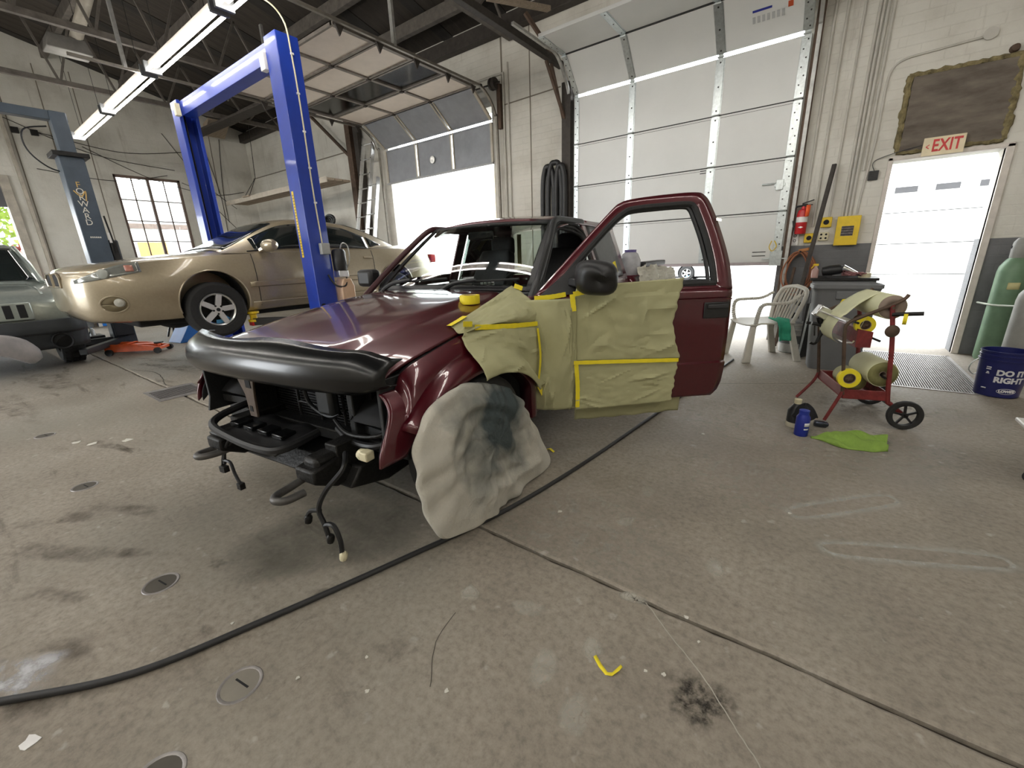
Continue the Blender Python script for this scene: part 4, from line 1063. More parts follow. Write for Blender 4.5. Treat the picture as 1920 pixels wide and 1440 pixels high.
# hinge pillar (cab front of the opening), B pillar and rear quarter
MB().box(-.72, -.64, .52, .77, .38, 1.02).build('hinge_pillar', m_red, TK, bevel=.01)
def quarter(u0, u1, z0, z1, sd, nu=10, nz=8, dv=0):
    return [[(u, sd * (side_v(z) + dv - .25 * max(0, u - (-1.9)) ** 2), z) for u in lin(u0, u1, nu)] for z in lin(z0, z1, nz)]
for sd in (1, -1):
    g = MB()
    if sd > 0:
        g.grid(quarter(-1.88, -2.74, .36, 1.06, sd)); g.grid(quarter(-1.88, -1.98, 1.06, 1.54, sd)); g.grid(quarter(-2.60, -2.74, 1.06, 1.54, sd)); g.grid(quarter(-1.98, -2.60, 1.49, 1.54, sd))
    else:
        g.grid(quarter(-.66, -2.74, .36, 1.03, sd, 20)); g.grid(quarter(-1.80, -1.92, 1.03, 1.54, sd)); g.grid(quarter(-2.60, -2.74, 1.03, 1.54, sd)); g.grid(quarter(-1.50, -2.60, 1.49, 1.54, sd))
    g.build('cab_side', m_red, TK, solid=.02, smooth=50)
    MB().grid(quarter(-1.97, -2.61, 1.05, 1.50, sd, dv=.004)).build('quarter_window', M('dusty_dark_window', (.05, .052, .053), .35, 0, .25, 14) if sd > 0 else m_glass, TK, solid=.006)
MB().grid([[(-2.74, y, z) for y in lin(-.74, .74, 6)] for z in lin(.40, 1.06, 4)]).build('cab_back', m_red, TK, solid=.02)
for sd in (1, -1): MB().bar((-2.72, sd * .62, 1.03), (-2.72, sd * .58, 1.55), .07, .04).build('rear_window_pillar', m_red, TK)
MB().grid([[(-2.73 + .06 * (z - 1.05), y, z) for y in lin(-.60, .60, 6)] for z in lin(1.05, 1.53, 4)]).build('rear_window', m_glass, TK)
MB().grid(quarter(-.80, -1.80, 1.04, 1.12, -1)).build('door_glass_edge', m_glass, TK)
# interior
rows = [[(-.72 - .42 * b - .05 * t * t, t * .70, 1.03 + .02 * sin(b * pi) + (.035 * exp(-((t - .5) / .25) ** 2)) * sin(b * pi) - .10 * b ** 3 - .12 * (b > .95)) for t in lin(-1, 1, 24)] for b in lin(0, 1, 8)]
dsh = MB().grid(rows).build('dashboard', m_dash, TK, solid=.02)
MB().box(-1.16, -1.05, -.70, .70, .60, .93).build('dash_front', m_dash, TK, bevel=.02)
MB().box(-2.7, -.70, -.74, .74, .38, .44).build('cab_floor', m_dark, TK)
def seat(y):
    t_ = []
    MB().box(-1.98, -1.48, y - .25, y + .25, .62, .80).build('seat_cushion', m_seat, TK, bevel=.05)
    rows = [[(-1.92 - .26 * b - .03 * cos(t * 2), y + t * (.24 - .05 * b ** 3), .74 + .56 * b) for t in lin(-1, 1, 9)] for b in lin(0, 1, 8)]
    MB().grid(rows).build('seat_back', m_seat, TK, solid=.11, bevel=.03, sub=1)
    MB().box(-2.28, -2.18, y - .13, y + .13, 1.27, 1.46).build('headrest', m_seat, TK, bevel=.04)
seat(.38); seat(-.38)
g = MB(); c_ = Vector((-1.30, .38, .99)); ax = Vector((-.85, 0, .5)).normalized(); a1 = Vector((0, 1, 0)); a2 = ax.cross(a1)
g.tube([c_ + a1 * .185 * cos(t) + a2 * .185 * sin(t) for t in lin(0, 2 * pi, 29)[:-1]], .014, 8, closed=True)
for a in (0, 2.2, 4.1): g.bar(c_, c_ + a1 * .18 * cos(a) + a2 * .18 * sin(a), .03, .015)
g.lathe([(0, .02), (.06, .015), (.07, -.02), (0, -.03)], 12, c_, ax); g.cyl(c_, c_ - ax * .25, .03, n=8)
g.build('steering_wheel', m_black, TK)
g = MB(); g.box(-.86, -.83, -.03, .03, 1.40, 1.42); MB().box(-1.28, -1.25, -.12, .12, 1.40, 1.46).build('rear_view_mirror', m_black, TK, bevel=.015)
# yellow slip stuck inside the glass, vin plate
MB().box(-2.66, -2.655, -.45, -.40, 1.15, 1.50).build('tape_slip', M('cream_tape', (.62, .52, .22), .7), TK)
g = MB()
for i in range(4): g.box(-.79 + i * .0, -.785, .30 + i * .03, .32 + i * .03, 1.075, 1.10)
g.build('vin_plate', m_white, TK, smooth=0)
MB().box(-2.30, -2.27, .79 - .1, .805 - .1, 0, .001)
g = MB(); g.add([(-2.30, .792, 1.08), (-2.38, .792, 1.09), (-2.38, .762, 1.19), (-2.30, .765, 1.18)], [(0, 1, 2, 3)]); g.build('tape_patch', m_tape, TK, solid=.004, offset=1)
# passenger mirror
MB().box(-.92, -.80, -.97, -.80, 1.06, 1.20).build('passenger_mirror', m_black, TK, bevel=.03)
# bed
for sd in (1, -1):
    MB().grid([[(u, sd * (.81 + .03 * sm(.5, .8, z) - .02 * sm(.9, 1.02, z)), z) for u in lin(-2.80, -4.72, 12)] for z in lin(.42, 1.02, 8)]).build('bed_side', m_red, TK, solid=.05)
MB().box(-4.72, -2.80, -.76, .76, .55, .60).build('bed_floor', m_dkmetal, TK)
MB().box(-4.76, -4.70, -.76, .76, .50, 1.02).build('tailgate', m_red, TK, bevel=.01)
MB().box(-2.84, -2.80, -.76, .76, .55, 1.02).build('bed_front', m_red, TK)
# --- driver door, hinged open
DA = radians(57)
def dpt(w, z, dep=0):
    """door coords -> truck local. w along door from hinge, dep outwards"""
    lean = .37 * max(0, z - 1.0) + .10 * max(0, .62 - z) ** 1.2 + .015 * sm(.85, .6, z) * 0
    bow = .020 * sin(max(0, min(1, w / 1.2)) * pi)
    d = dep - lean + bow
    dx, dy = -cos(DA), sin(DA); nx, ny = sin(DA), cos(DA)
    return (-.62 + dx * w + nx * d, .80 + dy * w + ny * d, z)
def wR(z): return sitp([(.33, 1.17), (.38, 1.22), (.46, 1.235), (.57, 1.24), (.80, 1.245), (1.03, 1.24)], z)
zz = [.33, .345, .37, .42, .48, .53, .555, .565, .60, .68, .78, .88, .95, .968, .975, 1.0, 1.03]
def dskin(w, z):
    dep = .016 * sm(.565, .555, z) + .006 * sm(.968, .976, z) - .012 * sm(.06, 0, 1.24 - w)
    return dpt(w, z, dep)
rows = [[dskin(wR(z) * a, z) for a in lin(0, 1, 30)] for z in zz]
DOOR = MB().grid(rows).build('driver_door', m_red, TK, solid=.04, smooth=30, offset=-1)
def resample(poly, n, closed=True):
    P = [Vector((a, b, 0)) for a, b in poly]; 
    if closed: P = P + [P[0]]
    L_ = [0]
    for a, b in zip(P, P[1:]): L_.append(L_[-1] + (b - a).length)
    out = []
    for i in range(n):
        d = L_[-1] * i / n; k = max(j for j in range(len(L_) - 1) if L_[j] <= d + 1e-9)
        t = (d - L_[k]) / max(1e-9, L_[k + 1] - L_[k]); out.append(P[k].lerp(P[k + 1], t))
    return out
outer = [(.0, 1.02), (.25, 1.265), (.50, 1.505), (.57, 1.555), (.65, 1.575), (.85, 1.595), (1.05, 1.605), (1.11, 1.585), (1.15, 1.52), (1.20, 1.36), (1.235, 1.18), (1.24, 1.02), (.80, 1.02), (.40, 1.02)]
inner = [(.13, 1.055), (.29, 1.225), (.49, 1.42), (.58, 1.49), (.65, 1.515), (.85, 1.53), (.99, 1.535), (1.035, 1.52), (1.06, 1.46), (1.10, 1.32), (1.125, 1.17), (1.13, 1.055), (.80, 1.055), (.40, 1.055)]
O_ = [p for p in cr([(a, b, 0) for a, b in outer[:12]], 5)] + cr([(a, b, 0) for a, b in outer[11:] + outer[:1]], 5)[1:-1]
I_ = [p for p in cr([(a, b, 0) for a, b in inner[:12]], 5)] + cr([(a, b, 0) for a, b in inner[11:] + inner[:1]], 5)[1:-1]
g = MB(); n = len(O_)
ring = [[dpt(o.x, o.y, .0), dpt(o.x * .6 + i.x * .4, o.y * .6 + i.y * .4, .008), dpt(i.x * .85 + o.x * .15, i.y * .85 + o.y * .15, .002), dpt(i.x, i.y, -.012)] for o, i in zip(O_, I_)]
ring.append(ring[0]); g.grid(ring); g.build('window_frame', m_red, DOOR, solid=.03, smooth=40)
MB().tube([dpt(i.x, i.y, -.010) for i in I_], .020, 8, closed=True).build('window_seal', m_rubber, DOOR)
MB().tube([dpt(i.x * .93 + .045, i.y * .93 + .09, -.02) for i in I_], .012, 6, closed=True).build('window_channel', m_black, DOOR)
# black sail panel and mirror
g = MB(); g.prism([(.035, 1.025), (.30, 1.025), (.30, 1.22), (.25, 1.19)], lambda a, b, d: dpt(a, b, d), -.01, .012); g.build('sail_panel', m_black, DOOR)
rows = []
mc = (.345, 1.125)
prof = [(.0, .80), (.015, .94), (.045, 1.0), (.085, 1.0), (.115, .95), (.14, .86), (.157, .72), (.167, .55), (.173, .36), (.175, .2)]
for k in range(33):
    a = 2 * pi * k / 32; ca, sa = cos(a), sin(a); q = (abs(ca) ** 3.2 + abs(sa) ** 3.2) ** (-1 / 3.2)
    rows.append([dpt(mc[0] + ca * q * .118 * f + (.02 if sa < 0 else 0) * 0, mc[1] + sa * q * .098 * f - .01 * ca, .055 + d + .37 * max(0, mc[1] + sa * .1 - 1)) for d, f in prof])
g = MB().grid(rows); g.f.append(tuple(i * len(prof) + len(prof) - 1 for i in range(32)))
mir = g.build('door_mirror', m_gloss if False else M('satin_black_mirror', (.012, .012, .013), .42, 0, .2, 9), DOOR, smooth=60)
MB().prism([(mc[0] + .105 * cos(a) * (abs(cos(a)) ** 3 + abs(sin(a)) ** 3) ** (-1 / 3), mc[1] + .085 * sin(a) * (abs(cos(a)) ** 3 + abs(sin(a)) ** 3) ** (-1 / 3)) for a in lin(0, 2 * pi, 25)[:-1]], lambda a, b, d: dpt(a, b, .045 + d + .37 * max(0, b - 1)), 0, .012).build('mirror_face', m_chrome, mir)
MB().bar(dpt(.24, 1.10, .0), dpt(.30, 1.09, .12), .07, .05).build('mirror_arm', m_black, mir, bevel=.01)
# handle
g = MB(); g.prism([(1.06, .845), (1.225, .845), (1.225, .945), (1.06, .945)], lambda a, b, d: dpt(a, b, d), .0, .010); hd = g.build('door_handle', m_black, DOOR, bevel=.006)
g = MB(); g.prism([(1.08, .905), (1.215, .905), (1.215, .932), (1.08, .932)], lambda a, b, d: dpt(a, b, d), .008, .022); g.build('handle_lever', M('grey_black_handle', (.03, .03, .032), .4), hd, bevel=.006)
g = MB(); g.prism([(.62, .958), (1.235, .958), (1.235, .966), (.62, .966)], lambda a, b, d: dpt(a, b, d), .004, .009); g.build('belt_crease', m_red, DOOR)
MB().prism([(.06, .36), (1.16, .38), (1.20, .98), (.06, 1.0)], lambda a, b, d: dpt(a, b, d), -.12, -.045).build('door_trim', m_seat, DOOR, bevel=.01)
for w, z in ((.93, 1.37),): pass
g = MB(); g.prism([(1.165, 1.43), (1.20, 1.425), (1.20, 1.44), (1.165, 1.445)], lambda a, b, d: dpt(a, b, d), .0, .012); g.build('frame_clip', m_chrome, DOOR)
TKM = Matrix.Translation((-2.15, 1.46, 0)) @ Matrix.Rotation(radians(-84.0), 4, 'Z')
def tk(p): return tuple(TKM @ Vector(p))
# ================================================================== MASKING PAPER AND TAPE
def paper(name, fn, label, nu=26, nv=22, amp=.008, seed=0, mat=m_paper, group='masking paper on the truck', fx=1, fy=1):
    rng = random.Random(seed * 77 + 5); RG = [(rng.random(), rng.random(), rng.random() * pi, .06 + .22 * rng.random(), (rng.random() - .35) * 3.6, .015 + .04 * rng.random()) for _ in range(22)]
    nu, nv = int(nu * 1.7), int(nv * 1.7)
    rows = []
    for j in range(nv):
        b = j / (nv - 1)
        r_ = []
        for i in range(nu):
            a = i / (nu - 1)
            w = wrinkle(a * 1.3 * fx, b * 1.3 * fy, amp * .6, seed)
            for (cx, cy, an, ln, am, wd) in RG:
                dx, dy = (a - cx), (b - cy); al = dx * cos(an) + dy * sin(an); ac = -dx * sin(an) + dy * cos(an)
                w += amp * am * exp(-abs(ac) / wd) * exp(-(al / ln) ** 2)
            r_.append(tk(fn(a, b, abs(w) + .004)))
        rows.append(r_)
    o = MB().grid(rows).build(name, mat, None, solid=.0015, smooth=14)
    return tag(o, label, 'masking paper', group)
def up(a, b, d):      # upper door sheet
    wl = .235 + .02 * sm(.8, 1, b); wr_ = .915 - .05 * sin(b * pi) * (b < .99) + .004 * sin(b * 23) + .005 * sin(b * 9 + 1) + .003 * sin(b * 51); zb_ = .615 - .012 * a; zt = 1.075 + .025 * a
    return dpt(wl + (wr_ - wl) * a, zb_ + (zt - zb_) * b, .016 + d + .37 * max(0, zb_ + (zt - zb_) * b - 1.02))
paper('masking_paper', up, 'olive masking paper sheet over the upper half of the open truck door', 34, 26, .010, 1)
def lo(a, b, d):
    wl = .25; wr_ = .905 - .03 * (1 - b) + .004 * sin(b * 17 + 1) + .003 * sin(b * 41); zb_ = .295 + .03 * a; zt = .612 - .012 * a
    return dpt(wl + (wr_ - wl) * a, zb_ + (zt - zb_) * b, .030 + d + (.12 * max(0, .62 - (zb_ + (zt - zb_) * b)) ** 1.2))
paper('masking_paper', lo, 'olive masking paper sheet over the lower half of the open truck door', 34, 18, .007, 2)
def mid(a, b, d):
    z = .315 + (1.005 - .315) * b
    P0_ = Vector((-.565 + .02 * sin(b * 9), f_v(-.5, z) + .012, z)); P1_ = Vector(dpt(.255, z, .024))
    p = P0_.lerp(P1_, a); bul = .05 * sin(a * pi) * (.6 + .4 * sin(b * pi))
    return (p.x + bul * .5 + d * .5, p.y + bul * .8 + d * .8, z - .02 * (1 - b) * a)
paper('masking_paper', mid, 'olive masking paper bridging the gap between fender and open door', 16, 26, .012, 3, fx=.6)
def fl(a, b, d):
    u = (.135 - .10 * b * b) * (1 - a) - .575 * a
    x = u - AU; arch = AZ + (BR_ + .0) * sqrt(max(0, 1 - (x / (AR + .0)) ** 2)) if abs(x) < AR else .45
    zb_ = max(.50, arch - .03); zt = .945 - .06 * a
    z = zb_ + (zt - zb_) * b
    return (u, f_v(max(u, -.6), z) + .02 + d + .075 * sm(.12, .0, z - arch), z)
paper('masking_paper', fl, 'olive masking paper on the fender just above the wheel arch', 26, 16, .009, 4)
def fu(a, b, d):
    # side of the fender -> shoulder -> windshield corner
    LO = Vector((-.06 - .51 * a, 0, .93 - .06 * a)); LO.y = f_v(max(LO.x, -.6), LO.z) + .022
    SHx = .07 - .69 * a; SH = Vector((SHx, .735 + .03 * a, f_zt(max(-.6, SHx)) + .012 + .03 * a * a))
    TP = Vector((.03 - .71 * a, .66 - .05 * a, f_zt(max(-.6, .03 - .71 * a)) + .036 + .075 * a ** 2))
    if b < .5:
        k = b / .5; p = LO.lerp(SH, k); p.y += .035 * sin(k * pi); n_ = Vector((0, .8, .5))
    else:
        k = (b - .5) / .5; p = SH.lerp(TP, k); n_ = Vector((0, .3, .9))
    return tuple(p + n_ * d)
paper('masking_paper', fu, 'olive masking paper draped from the windshield corner over the fender top', 26, 24, .007, 5)
def rk(a, b, d):
    return dpt(.27 + .72 * a, .175 + .035 * a + .13 * b + .003 * sin(a * 30), -.055 + d)
paper('masking_paper', rk, 'olive masking paper strip hanging below the open door bottom', 30, 5, .004, 6)
def tape(pts, w, label, fn=None, seg=8, name='masking_tape_strip', mat=m_tape, nrm=None):
    P = [Vector(tk(p)) for p in pts]; Q = cr(P, seg) if len(P) > 2 else [P[0].lerp(P[1], i / seg) for i in range(seg + 1)]
    nv_ = Vector(nrm)
    rows = [[], []]
    for i, p in enumerate(Q):
        d = (Q[min(i + 1, len(Q) - 1)] - Q[max(i - 1, 0)]).normalized(); s_ = d.cross(nv_).normalized()
        ww = w / 2 * (1 + .06 * sin(i * 2.3))
        rows[0].append(p + s_ * ww); rows[1].append(p - s_ * ww)
    o = MB().grid(rows).build(name, mat, None, solid=.001, smooth=0, offset=0)
    return tag(o, label, 'masking tape', 'yellow tape strips on the truck')
dn = tuple((TKM.to_3x3() @ Vector((sin(DA), cos(DA), 0)))); fn_ = tuple((TKM.to_3x3() @ Vector((0, 1, 0))))
tape([dpt(.235, .612, .058), dpt(.5, .612, .066), dpt(.9, .600, .054)], .024, 'long level yellow tape strip across the papered truck door', nrm=dn)
tape([dpt(.25, .60, .062), dpt(.262, .45, .064), dpt(.262, .315, .075)], .026, 'upright yellow tape strip on the lower papered truck door', nrm=dn)
tape([dpt(.225, 1.03, .05), dpt(.235, .93, .05)], .03, 'short upright yellow tape strip under the door mirror', nrm=dn)
tape([dpt(.0, 1.012, .03), dpt(.10, 1.018, .035), dpt(.19, 1.03, .035)], .028, 'yellow tape strip along the front of the door window sill', nrm=dn)
tape([dpt(.23, 1.03, .06), dpt(.30, 1.045, .07), dpt(.33, 1.05, .07)], .03, 'crumpled yellow tape tab stuck against the mirror base', nrm=dn)
tape([(-.02, f_v(-.02, .92) + .045, .925), (-.28, f_v(-.28, .90) + .045, .895), (-.57, f_v(-.55, .87) + .045, .868)], .026, 'level yellow tape strip joining the two fender papers', nrm=fn_)
tape([(.07, f_v(.05, .94) + .042, .955), (.0, f_v(0, .93) + .045, .945)], .026, 'short yellow tape end at the front of the fender paper', nrm=fn_)
tape([(-.535, f_v(-.5, .84) + .045, .845), (-.53, f_v(-.5, .7) + .045, .70), (-.515, f_v(-.5, .6) + .045, .60), (-.50, f_v(-.5, .5) + .05, .50)], .024, 'upright yellow tape strip at the rear of the fender paper', nrm=fn_)
tape([(-.50, .87, .52), (-.53, .88, .47), (-.56, .88, .43)], .035, 'loose yellow tape end dangling at the wheel opening', nrm=fn_)
tape([(.05, .67, f_zt(.05) + .045), (-.04, .665, f_zt(-.04) + .047), (-.10, .66, f_zt(-.10) + .05)], .03, 'yellow tape end on the hood edge beneath the tape roll', nrm=(0, 0, 1))
tape([(-.63, .66, 1.085), (-.66, .70, 1.065)], .03, 'small yellow tape tab at the windshield corner', nrm=fn_)
# roll of tape on the hood
t = thing('tape_roll', 'roll of yellow masking tape resting on the truck hood', 'tape roll', tk((-.345, .52, hood_pt(.72, .72)[2] + .003)))
MB().lathe([(.040, 0), (.058, 0), (.059, .004), (.059, .046), (.058, .05), (.040, .05), (.040, 0)], 36).build('tape_winding', m_tape, t)
MB().lathe([(.037, .001), (.0402, .001), (.0402, .0505), (.037, .0505), (.037, .001)], 36).build('cardboard_core', M('cardboard_core', (.42, .30, .16), .8), t)
# canvas wheel cover
cvo = [(.33, .72), (.13, .68), (-.10, .58), (-.25, .42), (-.33, .29), (-.44, .02), (-.17, .012), (.10, .02), (.36, .05), (.57, .12), (.625, .28), (.64, .48), (.60, .60), (.49, .69)]
cvo = [(a - .035, b) for a, b in cvo]
ctr = Vector((.10, .40)); R_ = []
N_ = 120
rng_ = random.Random(9); CRG = [(ctr.x + rng_.uniform(-.35, .45), ctr.y + rng_.uniform(-.35, .3), rng_.uniform(0, pi), rng_.uniform(.05, .18), rng_.uniform(-.5, 1) * .016, rng_.uniform(.008, .022)) for _ in range(46)]
ou = [Vector((p.x, p.y)) for p in cr([(a, b, 0) for a, b in cvo], 6, closed=True)]
def orad(a):
    d = Vector((cos(a), sin(a))); best = .3
    for p, q in zip(ou, ou[1:] + ou[:1]):
        e = q - p; den = d.x * e.y - d.y * e.x
        if abs(den) < 1e-9: continue
        w_ = p - ctr; t_ = (w_.x * e.y - w_.y * e.x) / den; s_ = (w_.x * d.y - w_.y * d.x) / den
        if t_ > 0 and -.001 <= s_ <= 1.001: best = max(best if best > .31 else 0, t_)
    return best
rows = []
for k, rr in enumerate([.02, .08, .15, .22, .29, .36, .42, .48, .54, .60, .66, .72, .78, .84, .90, .95, 1.0, 1.015]):
    r_ = []
    for i in range(N_):
        a = 2 * pi * i / N_; R0 = orad(a)
        x, z = ctr.x + cos(a) * R0 * rr, ctr.y + sin(a) * R0 * rr
        low = sm(.35, -.1, z - .05)
        y = .968 - .045 * sm(.70, 1.0, rr) * (1 - .6 * low) - .010 * sm(.0, .35, z - .35) + .03 * low * rr
        # dished hub, radial creases, seam
        y += -.030 * exp(-((rr - .45) / .18) ** 2) * (.6 + .4 * sin(a * 2 + 1)) + .012 * sin(a * 9 + rr * 7) * rr * (.5 + .5 * sin(a * 3)) + .016 * sin(a * 17 + rr * 5 + 2 * sin(a * 4)) * rr ** 2 * .6 + .020 * exp(-abs(sin(a * 2.5 + rr * 3 + 1)) / .12) * sm(.15, .4, rr) * sm(.95, .6, rr) + .010 * sin(rr * 26 + a * 2) * sm(.1, .4, rr) * sm(1, .6, rr)
        for (cx_, cz_, an, ln, am, wd) in CRG:
            dx_, dz_ = x - cx_, z - cz_; al = dx_ * cos(an) + dz_ * sin(an); ac = -dx_ * sin(an) + dz_ * cos(an)
            y += am * exp(-abs(ac) / wd) * exp(-(al / ln) ** 2)
        y += .010 * exp(-((x - .19 + .10 * (z - .3)) / .008) ** 2) * sm(.55, .40, z)
        if k == 17: y -= .03
        r_.append(tk((x, y, max(.004, z))))
    rows.append(r_)
def canvas_mat():
    m = M('canvas_wheel_cover2', (.50, .48, .42), .92, 0, .12, 4, bump=.25, bscale=90)
    nt = m.node_tree; b = nt.nodes['Principled BSDF']; base = b.inputs['Base Color'].links[0].from_socket
    tc = nt.nodes.new('ShaderNodeTexCoord'); nz = nt.nodes.new('ShaderNodeTexNoise'); nz.inputs['Scale'].default_value = 3.2; nz.inputs['Detail'].default_value = 5; nz.inputs['Distortion'].default_value = 1.2
    nt.links.new(tc.outputs['Object'], nz.inputs['Vector'])
    ge = nt.nodes.new('ShaderNodeVectorMath'); ge.operation = 'DISTANCE'; nt.links.new(tc.outputs['Object'], ge.inputs[0]); ge.inputs[1].default_value = tk((.05, .97, .50))
    mr = nt.nodes.new('ShaderNodeMapRange'); mr.inputs[1].default_value = .56; mr.inputs[2].default_value = .10; mr.inputs[3].default_value = -.25; mr.inputs[4].default_value = .55
    nt.links.new(ge.outputs['Value'], mr.inputs[0])
    ad = nt.nodes.new('ShaderNodeMath'); ad.operation = 'ADD'; nt.links.new(mr.outputs[0], ad.inputs[0]); nt.links.new(nz.outputs['Fac'], ad.inputs[1])
    rp = nt.nodes.new('ShaderNodeMapRange'); rp.inputs[1].default_value = .50; rp.inputs[2].default_value = .95; nt.links.new(ad.outputs[0], rp.inputs[0])
    mx = nt.nodes.new('ShaderNodeMix'); mx.data_type = 'RGBA'; nt.links.new(rp.outputs[0], mx.inputs[0]); nt.links.new(base, mx.inputs[6]); mx.inputs[7].default_value = (.055, .072, .075, 1)
    nt.links.new(mx.outputs[2], b.inputs['Base Color']); return m
g = MB().grid(rows, closed=True); g.f.append(tuple(range(N_)))
o = g.build('wheel_cover', canvas_mat(), None, solid=.004, smooth=70, sub=1)
tag(o, 'paint stained canvas cover draped over the truck front wheel', 'wheel cover')
# paper and clutter on the pickup bed
def bedp(a, b, d): return (-2.86 - 1.95 * a, .90 + .03 * sin(a * 21) - .06 * b * b + d * 1.5, .72 + .36 * b + .04 * b * sin(a * 4 + .6) + d)
paper('masking_paper', bedp, 'crumpled pale paper covering the truck bed side', 40, 14, .022, 8, M('pale_drop_cloth', (.60, .58, .50), .85, 0, .08, 6, bump=.2, bscale=20), fx=3, fy=2)
t = thing('plastic_jug', 'clear plastic jug standing on the truck bed', 'jug', tk((-3.0, .74, 1.03)))
MB().lathe([(0, 0), (.10, 0), (.11, .03), (.11, .15), (.08, .22), (.05, .24), (0, .245)], 20).build('jug_body', M('cloudy_plastic', (.42, .42, .44), .25, 0, .2, 8), t)
MB().lathe([(.06, .235), (.062, .26), (0, .262)], 16).build('jug_cap', M('violet_cap', (.15, .12, .32), .5), t)
tag(MB().box(-.55, .55, -.06, .06, 0, .06).build('rubber_strip', m_black, bevel=.015), 'black rubber strip lying on the papered truck bed', 'strip', None, tk((-3.75, .80, 1.10)), radians(-84.0))
